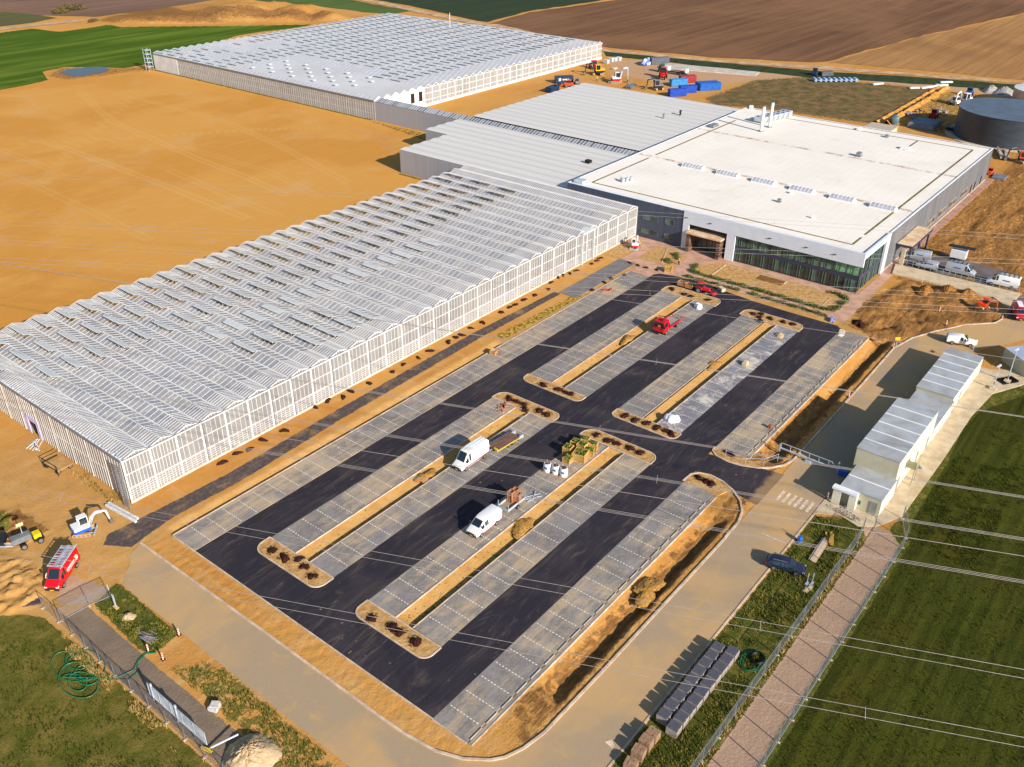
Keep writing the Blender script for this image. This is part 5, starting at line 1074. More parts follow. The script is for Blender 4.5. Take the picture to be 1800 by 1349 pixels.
# planted crates and big bags
LEAF = custom('leaf', lambda nt, p: nt.links.new(mix(nt, ramp(nt, noise(nt, coords(nt), 3, 3), .35, .65), srgb('3E5C16'), srgb('7C9430')), p.inputs['Base Color']), .6, .3)
LEAF2 = custom('leaf_dark', lambda nt, p: nt.links.new(mix(nt, ramp(nt, noise(nt, coords(nt), 2, 3), .35, .65), srgb('3C4A1C'), srgb('6A7430')), p.inputs['Base Color']), .6, .3)
def leaves(cx, cy, cz, rx, ry, rz_, n, s=.16):
    m = MB()
    for _ in range(n):
        while True:
            a, b, c = (random.uniform(-1, 1) for _ in range(3))
            if a*a+b*b+c*c < 1: break
        p = Vector((cx+a*rx, cy+b*ry, cz+abs(c)*rz_)); u = Vector((random.gauss(0, 1), random.gauss(0, 1), random.gauss(0, .6))).normalized()*s*random.uniform(.6, 1.4); v = u.cross(Vector((random.gauss(0, 1), random.gauss(0, 1), random.gauss(0, 1)))).normalized()*s*.6
        m.add([p-u, p+v*.7, p+u, p-v*.7], [(0, 1, 2, 3)])
    return m
pc = [(89.9, 61.0, 1.15, 1.0), (93.6, 61.0, 1.3, 1.5), (91.6, 62.2, 1.2, 1.5), (93.8, 62.4, 1.2, 1.3), (91.6, 60.0, 1.9, 1.5), (95.2, 61.6, 1.1, 1.3), (94.9, 59.9, 1.1, 1.3), (93.3, 59.45, 1.1, 1.2)]
nm_ = ['lowest one, standing alone by the white sacks', 'in the middle of the crate cluster', 'at the asphalt side of the cluster, second from the sacks', 'at the asphalt side of the cluster, far end', 'widest one of the cluster', 'at the far end next to the planting bed', 'on the kerb side, nearest the planting bed', 'on the kerb side behind the widest crate']
for i, (x, y, s_, h_) in enumerate(pc):
    c = crate('wooden crate of green plants, '+nm_[i], x, y, .03, s_, s_, h_, R(3*i), CRATE2, None, 'wooden crates filled with plants'); leaves(0, 0, h_*.8, s_*.5, s_*.5, .55, 260, .11).build('plants', LEAF, c)
BAG = M('bag_white', 'E0E2E8', 'CCD0D8', 2, .7, bmp=.03, bscale=5)
for i, (px, py) in enumerate(((86.2, 62.0), (86.5, 60.75), (86.75, 59.5))):
    q = Vector((px, py, 0)); r = empty('bulk_bag', 'white bulk sack of brown soil on a pallet, '+('closest to the asphalt lane', 'between two other sacks', 'closest to the ditch kerb')[i], 'bulk bag', (q.x, q.y, .03), .1*i, 'white bulk sacks on pallets')
    MB().box(-.55, .55, -.55, .55, 0, .12).build('pallet', CRATE, r)
    bagb = MB().tube([(0, 0, .12), (0, 0, .5), (0, 0, 1.2), (0, 0, 1.5)], [.52, .62, .6, .5], 12).build('sack', BAG, r, smooth=True)
    MB().tube([(0, 0, 1.5), (0, 0, 1.54)], .44, 12).build('soil', M('soil_dark', '6A4636', '503224', 3, .9), r)
    for a in (0, 90, 180, 270): x, y = .45*math.cos(R(a+45)), .45*math.sin(R(a+45)); MB().tube([(x, y, 1.45), (x*1.1, y*1.1, 1.7), (x*.8, y*.8, 1.5)], .03, 4).build('loop', BAG, r)
    MB().obox((-.6, -.1, .95), (.04, .5, .3), 0).build('print', BLU, bagb)
# white plastic wrapped sacks
def sack(label, px, py, s, n, mt=BAG):
    q = G(px, py); m = MB()
    for k in range(n):
        a = random.uniform(0, 6.3); d = s*.5*(k > 0); cx, cy = d*math.cos(a), d*math.sin(a); hh = s*random.uniform(.6, 1.0)
        pts = [(cx, cy, 0), (cx, cy, hh*.4), (cx+.1, cy, hh*.85), (cx, cy, hh)]
        m.tube(pts, [s*.62, s*.6, s*.4, s*.08], 9)
    o = m.build('wrapped_pile', mt, None, (q.x, q.y, .03)); tag(o, label, 'plastic pile')
sack('white plastic wrapped heap at the corner bay by the crossing', 1180, 740, 1.3, 3); sack('small white wrapped bundles on the bay beside the tractor', 1229, 541, 1.0, 3)
# ---------------------------------------------------------------- excavators and plant
TRACK = M('track', '4A4440', '2E2A28', 3, .8); 
def excavator(label, loc, rz, col, accent, s=1.0, swing=0, reach=1.0, boomcol=None, curl=0, name='excavator', blade=True):
    r = empty(name, label, 'excavator', loc, rz); boomcol = boomcol or col
    for sd in (-1, 1):
        prof = rrect(-1.35*s, 1.35*s, 0, .62*s, .28*s, 4); m = MB(); n = len(prof)
        ya, yb_ = sd*1.0*s-.22*s, sd*1.0*s+.22*s; vs = [(x, ya, z_) for x, z_ in prof]+[(x, yb_, z_) for x, z_ in prof]
        m.add(vs, [(i, (i+1) % n, n+(i+1) % n, n+i) for i in range(n)]+[tuple(range(n)), tuple(range(2*n-1, n-1, -1))]); tk_ = m.build('track', TRACK, r)
        for k in range(4): MB().cyl((-1.0*s+k*.66*s, sd*1.24*s-.02 if sd > 0 else -1.24*s-.02, .3*s), .18*s, .05, 'Y', 10).build('roller', RIM, tk_)
    MB().box(-.8*s, .8*s, -.8*s, .8*s, .35*s, .75*s).build('undercarriage', BLACKP, r)
    if blade: MB().box(1.75*s, 1.85*s, -1.2*s, 1.2*s, .05*s, .5*s).bar((.8*s, -.5*s, .4*s), (1.8*s, -.6*s, .3*s), .14*s).bar((.8*s, .5*s, .4*s), (1.8*s, .6*s, .3*s), .14*s).build('blade', GAL, r)
    Rz = Matrix.Rotation(swing, 4, 'Z')
    def rot(m): m.v = [tuple(Rz @ Vector(v)) for v in m.v]; return m
    h = rot(MB().prism(rrect(-1.5*s, 1.1*s, -1.05*s, 1.05*s, [.5*s, .2*s, .2*s, .5*s], 4), .8*s, 1.25*s)).build('body', accent, r)
    rot(MB().box(-1.4*s, -.2*s, -1.0*s, 1.0*s, 1.25*s, 1.75*s).box(-.2*s, 1.0*s, -1.0*s, -.1*s, 1.25*s, 1.5*s)).build('engine_cover', col, r, bevel=.05*s)
    cb = rot(MB().box(-.25*s, 1.0*s, 0, .98*s, 1.25*s, 2.7*s)).build('cab', VG, r)
    f = MB()
    for x in (-.25*s, 1.0*s):
        for y in (0, .98*s): f.box(x-.06*s, x+.06*s, y-.06*s, y+.06*s, 1.25*s, 2.72*s)
    f.box(-.32*s, 1.06*s, -.06*s, 1.04*s, 2.68*s, 2.78*s).box(-.3*s, 1.04*s, -.05*s, 1.03*s, 1.2*s, 1.5*s); rot(f).build('cab_frame', col, cb)
    y = -.45*s; A = Vector((.9*s, y, 1.3*s)); B = Vector((2.2*s*reach, y, 3.0*s-curl*s)); C = Vector((3.7*s*reach, y, 2.7*s-curl*1.6*s)); D = Vector((4.0*s*reach, y, .9*s))
    bo = rot(MB().tube([A, (A+B)/2+Vector((-.1*s, 0, .3*s)), B, C], [.2*s, .24*s, .22*s, .15*s], 6)).build('boom', boomcol, r)
    rot(MB().tube([C+Vector((-.35*s, 0, .15*s)), C, D], [.1*s, .18*s, .12*s], 6)).build('stick', boomcol, r)
    rot(MB().bar(A+Vector((.3*s, .18*s, -.2*s)), B+Vector((-.1*s, .2*s, -.2*s)), .1*s).bar(B+Vector((0, 0, .3*s)), C+Vector((-.3*s, 0, .25*s)), .1*s)).build('hydraulic_ram', GAL, r)
    bk = MB(); pf = [(0, 0), (.35, -.15), (.5, -.5), (.25, -.8), (-.2, -.75), (-.05, -.3)]
    vs = [(D.x+a*s, y-.32*s, D.z+b*s+.05) for a, b in pf]+[(D.x+a*s, y+.32*s, D.z+b*s+.05) for a, b in pf]; n = 6
    bk.add(vs, [(i, (i+1) % n, n+(i+1) % n, n+i) for i in range(n)]+[tuple(range(n)), tuple(range(2*n-1, n-1, -1))]); rot(bk).build('bucket', M('bucket', '7A7068', '5A524C', 2, .6), r)
    return r
WH = P_WHITE; BLUE = paint('blue', '2058B8'); ORANGE = paint('orange', 'E04410'); YELLOW = paint('yellow', 'E0A818'); REDM = paint('machine_red', 'C0182C')
excavator('white and blue mini excavator at the near corner of the long greenhouse', (37.2, 101.2, 0), R(-42), WH, BLUE, .85, R(32), 1.0)
excavator('white and red mini excavator by the far corner of the long greenhouse wall', (167.3, 97.7, 0), R(200), WH, REDM, .8, R(190), .75)
excavator('orange mini excavator digging in the soil heap near the crimson van', (183.4, 27.9, .2), R(60), ORANGE, ORANGE, .72, R(-150), .9, curl=-.1)
q = G(1083, 146); excavator('white and red excavator with raised boom standing in the construction yard', (q.x, q.y, 0), R(110), WH, REDM, 1.4, R(-150), .8, GAL, -.8)
q = G(1052, 132); excavator('yellow excavator with black boom near the distant greenhouse wall', (q.x, q.y, 0), R(20), YELLOW, BLACKP, 1.5, R(120), .9, BLACKP)
q = G(1156, 158); excavator('grey excavator with a dark boom beside the blue containers', (q.x, q.y, 0), R(60), GREYMETAL, BLACKP, 1.3, R(70), .8, BLACKP)
q = G(1797, 286); excavator('orange excavator at the right edge below the dark grey tank', (q.x, q.y, 0), R(60), ORANGE, BLACKP, 1.2, R(50), .9, BLACKP)
q = G(1455, 193) if False else G(1694, 184); excavator('white cabbed excavator on the track beside the big tank', (q.x, q.y, 0), R(60), WH, REDM, 1.5, R(100), .7, WH)
def tractor(label, loc, rz, col, s=1.0):
    r = empty('tractor', label, 'tractor', loc, rz)
    MB().box(0, 1.9*s, -.38*s, .38*s, .8*s, 1.5*s).build('bonnet', col, r, bevel=.06); cb = MB().box(-1.1*s, .05*s, -.6*s, .6*s, 1.0*s, 2.5*s).build('cab', VG, r)
    MB().box(-1.15*s, .1*s, -.65*s, .65*s, 2.5*s, 2.62*s).box(-1.15*s, .1*s, -.65*s, .65*s, .8*s, 1.25*s).build('cab_frame', col, cb)
    for sd in (-1, 1): MB().tube([(-.65*s+.85*s*math.cos(R(a)), sd*.78*s, .75*s+.85*s*math.sin(R(a))) for a in range(20, 170, 25)], .14*s, 5).build('mudguard', col, r)
    for sd in (-1, 1): wheel(r, -.65*s, sd*.8*s, .75*s, .4*s); wheel(r, 1.4*s, sd*.72*s, .48*s, .3*s)
    return r
r = tractor('red tractor towing crates round the top planting bed', (155.4, 74.3, 0), R(-88), P_RED, .85); MB().bar((1.5, 0, .8), (2.6, 0, .5), .14).box(2.5, 2.9, -.7, .7, .2, .6).build('front_loader', P_RED, r)
q = G(1165, 138); tractor('small red tractor standing on the bare construction yard', (q.x, q.y, 0), R(200), P_RED, 1.6)
for i, (x, y) in enumerate(((155.4, 79.0), (155.4, 77.2))): crate(('wooden crate farther from the tractor in the towed pair', 'wooden crate directly behind the red tractor')[i], x, y, .35, 1.1, 1.5, .9, 0, CRATE, None, 'crates towed by the tractor')
tt = empty('crate_trailer', 'low trailer carrying two wooden crates behind the red tractor', 'trailer', (155.4, 78.1, 0), 0); MB().box(-.6, .6, -1.9, 1.8, .25, .34).build('deck', BLACKP, tt); wheel(tt, .55, .3, .2); wheel(tt, -.55, .3, .2)

# ---------------------------------------------------------------- soil heaps round planting holes
MULCH = custom('mulch', lambda nt, p: (nt.links.new(mix(nt, ramp(nt, noise(nt, coords(nt), 4, 4, .8), .35, .7), srgb('2E1A16'), srgb('54302A')), p.inputs['Base Color']), nt.links.new(bump(nt, noise(nt, coords(nt), 5, 5, .8), 1, .25), p.inputs['Normal'])), .95, .1)
def heapmesh(r1, r2, h, n=18, rings=5, rough=.25, pw=1.0):
    if rings >= 5: n, rings = int(n*1.8), rings*2
    m = MB(); vs = [(0, 0, h*random.uniform(.8, 1))]; ph = [random.uniform(0, 6.3) for _ in range(4)]
    for k in range(1, rings+1):
        for j in range(n):
            a = 2*math.pi*j/n; e = 1+rough*(.5*math.sin(2*a+ph[0])+.35*math.sin(3*a+ph[1])+.25*math.sin(5*a+ph[2]))+random.uniform(-.5, .5)*rough*.5
            t = k/rings; z_ = h*(1-t**1.6)*random.uniform(*((.88, 1.1) if rings > 5 else (.72, 1.2))) if k < rings else -.04
            vs.append((r1*t*e*math.cos(a), r2*t*e*math.sin(a), z_))
    fs = [(0, 1+j, 1+(j+1) % n) for j in range(n)]
    for k in range(rings-1):
        for j in range(n): a = 1+k*n+j; b = 1+k*n+(j+1) % n; fs.append((a, a+n, b+n, b))
    return m.add(vs, fs)
def heap(name, label, cat, x, y, z0, r1, r2, h, m, rz=0, group=None, **k):
    o = heapmesh(r1, r2, h, **k).build(name, m, None, (x, y, z0), smooth=True); o.rotation_euler.z = rz
    return tag(o, label, cat, group)
def debris(o, r1, r2, n, m, s=.12):
    d = MB()
    for _ in range(n): a = random.uniform(0, 6.3); t = random.uniform(.6, 1.35); d.obox((r1*t*math.cos(a), r2*t*math.sin(a), .02), (s*random.uniform(.5, 1.6), s, .06), random.uniform(0, 3))
    d.build('crumbs', m, o)
GW = 'dark soil heaps beside the long greenhouse'
wall_px = [(392, 813), (417, 797), (439, 790), (461, 773), (500, 757), (548, 731), (549, 715), (603, 698), (617, 688), (649, 674), (690, 654), (709, 641), (735, 629), (756, 617), (788, 601), (801, 593), (811, 589), (827, 577), (848, 567), (881, 549), (896, 540), (906, 536), (921, 527), (940, 519)]
wall_px = [p for p in wall_px if p[0] not in (548, 549)]+[(552, 715), (576, 704)]
wall_px.sort()
for i, (px, py) in enumerate(wall_px):
    q = G(px, py); s_ = random.uniform(.75, 1.15)
    o = heap('soil_heap', 'dark soil heap beside the long greenhouse wall, %s from its excavator end' % ORD[i], 'soil heap', q.x, max(99.0, q.y), -.02, .75*s_, .5*s_, .32, MULCH, random.uniform(0, 3), GW, n=12, rings=3, rough=.5)
pad_px = [(964, 509), (969, 497), (981, 488), (990, 484), (1002, 481), (1014, 476), (1040, 464), (1049, 459), (1056, 454)]
for i, (px, py) in enumerate(pad_px):
    q = G(px, py); o = heap('soil_heap', 'dark soil heap between greenhouse and paved pad, %s from the path' % ORD[i], 'soil heap', q.x, q.y, -.02, .75, .32, .35, MULCH, random.uniform(-.4, .6), 'dark soil heaps beside the paved pad', n=12, rings=3, rough=.5)
edge_px = [(1041, 510), (1062, 497), (1074, 490), (1098, 484), (1107, 463), (1121, 467), (1135, 471), (1154, 475)]
for i, (px, py) in enumerate(edge_px):
    q = G(px, py); heap('soil_heap', 'dark soil heap between paved pad and bays, %s toward the entrance' % ORD[i], 'soil heap', q.x, q.y, .02, .7, .4, .3, MULCH, random.uniform(0, 3), 'dark soil heaps round the far bays', n=12, rings=3, rough=.5)
caps = {
 'bottom planting bed nearest the excavator': [(479, 969), (500, 982), (526, 984), (536, 998), (549, 1014)],
 'bottom planting bed nearest the road corner': [(653, 1088), (690, 1104), (703, 1113), (730, 1130)],
 'planting bed ahead of the striped van': [(895, 702), (907, 707), (920, 712), (923, 721), (948, 723), (960, 730)],
 'planting bed beyond the plant crates': [(1048, 766), (1069, 776), (1084, 781), (1107, 789), (1125, 797)],
 'crossing bed on the greenhouse side': [(955, 678), (982, 686), (997, 692), (1004, 694)],
 'crossing bed by the white plastic heap': [(1099, 732), (1116, 740), (1136, 745), (1154, 753), (1171, 759), (1180, 764)],
 'top planting bed beside the tractor': [(1181, 509), (1203, 518), (1214, 522), (1244, 528)],
 'top planting bed opposite the glazed front': [(1324, 553), (1337, 553), (1335, 559), (1354, 561), (1376, 567), (1393, 571)],
 'tongue shaped bed beside the barrier gate': [(1278, 796), (1285, 800)],
 'rounded bed beside the zebra crossing': [(1228, 841), (1241, 847), (1250, 852)]}
for k, lst in caps.items():
    for i, (px, py) in enumerate(lst):
        q = G(px, py); s_ = random.uniform(.8, 1.15)
        o = heap('soil_heap', 'dark soil heap on the %s, %s along it' % (k, ORD[i]), 'soil heap', q.x, q.y, .06, .8*s_, .6*s_, .36*s_, MULCH, random.uniform(0, 3), 'dark soil heaps on the planting beds', n=14, rings=4, rough=.5); leaves(0, 0, .02, 1.0*s_, .8*s_, .35, 70, .13).build('twigs', MULCH, o)
SANDP = M('sand_pile', 'B88846', '98702E', 3, .95, bmp=.16, bscale=4); SANDL = M('pale_sand_pile', 'BCA484', 'A68C66', 2, .95, bmp=.14, bscale=3)
def pile(label, px, py, r1, r2, h, m, rz=0, **k): q = G(px, py); return heap('sand_pile', label, 'sand pile', q.x, q.y, -.02, r1, r2, h, m, rz, **k)
pile('ochre sand pile across the ditch by the white minibus', 918, 926, 1.9, 1.5, .3, SANDP, rough=.5, n=22, rings=6)
pile('small ochre sand pile on the ditch near the striped van', 747, 837, 1.6, 1.1, .28, SANDP, rough=.5, n=22, rings=6)
pile('ochre sand pile on the ditch by the red flatbed truck', 1103, 596, 1.8, 1.1, .3, SANDP, rough=.5, n=22, rings=6)
pile('flat sand pile on the ditch below the concrete block', 1253, 641, 1.6, 1.1, .26, SANDP, rough=.5, n=22, rings=6)
pile('big clod heap of sand on the roadside ditch slope', 1138, 1038, 2.2, 1.6, .32, SANDP, n=26, rings=7, rough=.6)
pile('pale sand pile on the grey bay by the top planting bed', 1370, 590, 1.3, 1.0, .5, SANDL, n=20, rings=5)
pile('small pale sand pile on grass by the left gate', 226, 1084, .85, .7, .45, SANDL, n=20, rings=5)
o = pile('large pale grey sand pile at the bottom of the fenced path', 440, 1330, 2.6, 2.9, 1.5, SANDL, n=30, rings=8, rough=.2)
for (px, py, s_, i) in ((1665, 512, 2.4, 0), (1700, 518, 2.0, 1), (1625, 512, 2.0, 2)):
    q = G(px, py); heap('soil_pile', ('tall brown soil mound in the middle of the dug area', 'brown soil mound nearest the orange mini excavator', 'brown soil mound nearest the glazed building corner')[i], 'soil pile', q.x, q.y, -.1, s_, s_*.8, 1.4, M('brown_soil', '9A6A2E', '6E4820', 1.5, .95, bmp=.25, bscale=2), 0, 'brown soil mounds in the dug area', n=22, rings=6, rough=.35)
q = G(1510, 568); heap('soil_heap', 'wide black soil heap behind the end of the bays near the pink plaza', 'soil heap', q.x, q.y, -.02, 1.6, 1.0, .5, MULCH, .3, n=20, rings=5, rough=.5)
for i, (px, py, s_) in enumerate(((1765, 163, 7), (1742, 160, 5))): q = G(px, py); heap('gravel_pile', ('larger grey gravel pile behind the dark tank', 'smaller grey gravel pile by the track')[i], 'gravel pile', q.x, q.y, 0, s_, s_*.6, 2.0, M('gravel_grey', 'A8A29C', '86807C', .5), 0)
for i, (px, py, s_) in enumerate(((1600, 203, 3.0), (1620, 196, 2.4), (1655, 197, 3.2))):
    q = G(px, py); m = MB()
    for _ in range(26): m.obox((random.gauss(0, s_*.5), random.gauss(0, s_*.35), random.uniform(.1, .7)), (random.uniform(.5, 2), random.uniform(.2, .6), .3), random.uniform(0, 3), random.uniform(-.3, .3))
    tag(m.build('rubble_pile', (M('rubble', 'A89AA0', '5E5060', 1), SANDP, M('rubble2', 'B8ACA0', '8A7E72', 1))[i], None, (q.x, q.y, 0)), ('purple grey scrap pile nearest the pasture trench', 'ochre rubble pile in the middle of the tank yard', 'pale rubble pile close to the dark tank')[i], 'rubble')
# ---------------------------------------------------------------- hedges and front garden
def hedge(label, path, wd=.75, h=.6, dens=70, group='low green hedges round the front garden'):
    m = MB(); w2 = MB()
    for i in range(len(path)-1):
        a, b = Vector(path[i]+(0,)), Vector(path[i+1]+(0,)); L = (b-a).length; d = (b-a)/L; nn = Vector((-d.y, d.x, 0))
        for _ in range(int(L*dens*1.6)):
            t = random.random()*L
            if math.sin(t*2.2+i)*.5+random.random() < .12: continue
            p = a+d*t+nn*random.gauss(0, wd*.28); p.z = random.random()**.6*h*(.75+.25*math.sin(t*1.9))
            u = Vector((random.gauss(0, 1), random.gauss(0, 1), random.gauss(0, .7))).normalized()*random.uniform(.10, .2); v = u.cross(Vector((random.gauss(0, 1), random.gauss(0, 1), random.gauss(0, 1)))).normalized()*.07
            m.add([p-u, p+v, p+u, p-v], [(0, 1, 2, 3)])
        for k in range(int(L/.4)): p = a+d*(k*.4); w2.bar((p.x, p.y, 0), (p.x+random.uniform(-.1, .1), p.y, h*.6), .03)
    r = empty('hedge', label, 'hedge', group=group); m.build('foliage', LEAF2, r); w2.build('stems', MULCH, r); return r
hedge('low hedge wrapping the big garden bed in front of the glazed facade', [(167.2, 82.0), (163.6, 81.2), (163.2, 80), (163.3, 65), (163.3, 51), (164.2, 50), (170.5, 50), (171.8, 52), (171.8, 54.5)], 1.0, .7, 100)
hedge('upper hedge length between tractor and plaza corner', [(160.4, 81.0), (160.9, 68.8)], .8, .6, 90)
hedge('long straight hedge between asphalt and garden path ending at the blue bag', [(160.9, 66.4), (160.8, 50.2)], .9, .6, 95)
hedge('small green shrubs beside the orange vested worker', [(165.8, 88.6), (164.2, 86.9)], 1.2, .7, 110); hedge('short dark hedge by the entrance side of the small garden bed', [(169.8, 88.6), (167.2, 86.6)], 1.0, .8, 110)
struct('garden_bed', MB().sheet([(163.2, 81), (167.3, 82.1), (172.4, 78.0), (171.9, 60), (172.0, 55.4), (172.1, 50.4), (170.5, 49.6), (163.4, 49.8)], .02), SANDBED)
struct('garden_bed', MB().sheet([(162.8, 94.4), (171.8, 94.3), (171.9, 90.1), (169.2, 85.6), (162.9, 85.9)], .02), SANDBED)
struct('garden_bed', MB().sheet([(160.2, 101.1), (168.3, 101.0), (170.8, 98), (168, 96.9), (160, 97.4)], .02), SANDBED)
m = MB().bar((164.6, 77.0, .05), (171.3, 77.2, .05), .18).bar((171.4, 77.2, .05), (171.4, 63, .05), .12).bar((169.8, 63.2, .05), (171.4, 63.2, .05), .15).bar((163.6, 88.6, .05), (171.0, 91.6, .05), .14).bar((163.5, 52.8, .05), (169.5, 53, .05), .1)
struct('garden_edging', m, KERB)
struct('brown_bed', MB().sheet([(168.6, 63.3), (171.3, 63.3), (171.3, 69), (168.6, 69)], .03), M('brown_bed', '8A5E2C', '6E4A24', 1))
# weeds in the medians
for (x0, x1, y0, y1) in MED+[(44, 96, 92.3, 93.5)]:
    m = MB()
    for _ in range(int((x1-x0)*(8 if y0 < 60 and x0 < 60 else 3))):
        if y0 > 90: break
        x = random.uniform(x0+.5, x1-.5); yy = y0+.35+abs(random.gauss(0, .35))*(1 if random.random() < .7 else 4)
        if yy > y1-.1: continue
        zz = -.55+.5*min(1, max(0, (yy-y0-.5)/(y1-y0-.4)))
        for q_ in range(5): a = random.uniform(0, 6.3); s_ = random.uniform(.07, .17); m.add([(x, yy, zz), (x+s_*math.cos(a), yy+s_*math.sin(a), zz+.12), (x+s_*math.cos(a+.7), yy+s_*math.sin(a+.7), zz+.1)], [(0, 1, 2)])
    if m.v: tag(m.build('weeds', LEAF), kind='stuff')
# tufts of grass on the verges
GR = custom('verge_grass', lambda nt, p: nt.links.new(mix(nt, ramp(nt, noise(nt, coords(nt), .8, 4), .35, .65), srgb('46541A'), srgb('857C38')), p.inputs['Base Color']), .8, .1)
GR2 = custom('dry_grass', lambda nt, p: nt.links.new(mix(nt, ramp(nt, noise(nt, coords(nt), .8, 4), .35, .65), srgb('8A7438'), srgb('B0935A')), p.inputs['Base Color']), .8, .1)
def tufts(regions, n, m_, h=.28, wd=.05):
    m = MB(); V = []; F = []
    for (x0, x1, y0, y1, k, zf) in regions:
        for _ in range(k):
            x, y = random.uniform(x0, x1), random.uniform(y0, y1)
            if vnoise(np.array([x*.7]), np.array([y*.7]))[0] < -.12: continue
            hh = h*random.uniform(.4, 1.2); b = len(V)
            for q_ in range(3):
                a = random.uniform(0, 6.3); lx, ly = .5*hh*math.cos(a), .5*hh*math.sin(a); c = len(V)
                V += [(x+.5*wd*ly/hh*2, y-.5*wd*lx/hh*2, -.06), (x-.5*wd*ly/hh*2, y+.5*wd*lx/hh*2, -.06), (x+lx, y+ly, hh-.05)]; F.append((c, c+1, c+2))
    m.v = V; m.f = F; tag(m.build('grass_tufts', m_), kind='stuff')
tufts([(45, 101, 21.8, 27.4, 9000, 0), (56, 100, 20.6, 21.2, 900, 0), (31, 34.6, 76, 86, 1500, 0), (31, 34.5, 50, 72, 1200, 0)], 0, GR, .3, .1)
tufts([(25.2, 26.4, 54, 88, 1500, 0), (55, 101, 20.8, 21.25, 700, 0)], 0, GR2, .5, .08)
tufts([(46, 165, -32, 15.6, 26000, 0), (103, 130, 8, 17, 4000, 0), (8, 25.5, 50, 90, 6000, 0)], 0, custom('crop_leaf', lambda nt, p: nt.links.new(mix(nt, ramp(nt, noise(nt, coords(nt), .5, 4), .35, .65), srgb('262E0A'), srgb('4E5418')), p.inputs['Base Color']), .8, .1), .22, .1)
tufts([(44.0, 46.5, 102, 102.5, 0, 0), (42.8, 44.5, 103, 118, 500, 0)], 0, GR2, .4, .08)
# ---------------------------------------------------------------- fences
MESH = bpy.data.materials.new('fence_mesh'); nt, N, L = nodes(MESH); p = N["Principled BSDF"]; p.inputs['Base Color'].default_value = srgb('8E949A'); p.inputs['Metallic'].default_value = .4; p.inputs['Roughness'].default_value = .4
co = coords(nt); sx = nt.nodes.new("ShaderNodeSeparateXYZ"); L.new(co, sx.inputs[0])
def wires(v, per): return mathn(nt, 'LESS_THAN', mathn(nt, 'FRACT', mathn(nt, 'MULTIPLY', v, per)), .30)
wv = mathn(nt, 'MAXIMUM', wires(mathn(nt, 'ADD', sx.outputs[0], sx.outputs[1]), 9.0), wires(sx.outputs[2], 5.0))
tr = N.new("ShaderNodeBsdfTransparent"); ms = N.new("ShaderNodeMixShader"); ms.inputs[0].default_value = .24; L.new(tr.outputs[0], ms.inputs[1]); L.new(p.outputs[0], ms.inputs[2]); L.new(ms.outputs[0], N["Material Output"].inputs[0])
def fence(label, path, h=2.0, step=3.4, post=.07, lean=0, stones=True):
    r = empty('wire_fence', label, 'fence', (path[0][0], path[0][1], 0)); ox, oy = path[0]
    for i in range(len(path)-1):
        a, b = Vector((path[i][0]-ox, path[i][1]-oy, 0)), Vector((path[i+1][0]-ox, path[i+1][1]-oy, 0)); L_ = (b-a).length; n = max(1, round(L_/step)); d = (b-a)/L_; nn = Vector((-d.y, d.x, 0))*lean
        for k in range(n):
            p0, p1 = a+(b-a)*k/n, a+(b-a)*(k+1)/n
            wp = MB().add([p0+Vector((0, 0, .1)), p1+Vector((0, 0, .1)), p1+nn+Vector((0, 0, h)), p0+nn+Vector((0, 0, h))], [(0, 1, 2, 3)]).build('mesh_panel', MESH, r)
            MB().bar(p0+nn+Vector((0, 0, h)), p1+nn+Vector((0, 0, h)), .045).build('top_rail', GREYMETAL, wp); MB().bar(p0+Vector((0, 0, .1)), p1+Vector((0, 0, .1)), .03).build('bottom_rail', GAL, wp)
            MB().bar(p0+Vector((0, 0, 0)), p0+nn+Vector((0, 0, h+.05)), post*1.6).build('fence_post', GREYMETAL, r)
            if stones: MB().obox(p0+Vector((0, 0, .05)), (.45, .2, .1), math.atan2(d.y, d.x)+1.57).build('foot_block', KERB, r)
    MB().bar(Vector((path[-1][0]-ox, path[-1][1]-oy, 0)), Vector((path[-1][0]-ox, path[-1][1]-oy, h)), post*1.6).build('fence_post', GAL, r)
    return r
fence('grey wire mesh fence between grass verge and pinkish gravel path', [(101.9, 21.7), (98.9, 21.35), (50, 21.3)])
fence('grey wire mesh fence along the dark green crop field', [(107.5, 18.4), (103.6, 16.7), (101.5, 16.45), (50, 16.4)])
fence('long wire fence beside the concrete path and the sliding gate', [(27.0, 92.0), (27.0, 88.4), (26.7, 76), (26.7, 50)], 1.9, 3.4, .04)
fence('short wire gate panels closing the top of the fenced path', [(27.3, 88.3), (30.6, 88.1), (33.0, 87.6)], 1.9, 3.3, .04)
# sliding gate leaf on the left and barrier gate by the cabins
gt = empty('sliding_gate', 'galvanised barred sliding gate standing along the left wire fence', 'gate', (27.6, 60.6, 0))
m = MB().box(-.05, .05, 0, 10.0, .25, .42).box(-.04, .04, 0, 10.0, 2.0, 2.12)
for k in range(6): m.box(-.04, .04, k*2-.04 if k else 0, k*2+.04, .42, 2.0)
m.build('frame', GAL, gt); m = MB()
for k in range(60): m.box(-.015, .015, .1+k*.165, .13+k*.165, .42, 2.0)
m.build('bars', GAL, gt); MB().box(-.1, .1, 4.8, 5.0, 0, 2.4).build('guide_post', GAL, gt); MB().box(-.1, .1, 9.2, 9.4, 0, 2.4).build('guide_post', GAL, gt)
o = tag(MB().bar((27.5, 60.2, .15), (30.0, 58.6, 1.1), .12).build('support_pole', FASC2), 'white pole leaning from the left fence to the large sand pile', 'pole')
o = tag(MB().obox((27.3, 60.3, .15), (.3, 1.3, .25), .3).build('track_stop', YEL), 'yellow stop block at the end of the sliding gate', 'gate stop')
bg_ = empty('barrier_gate', 'long pale grey cantilever barrier gate across the site road by the cabins', 'gate', (112.1, 28.8, 0))
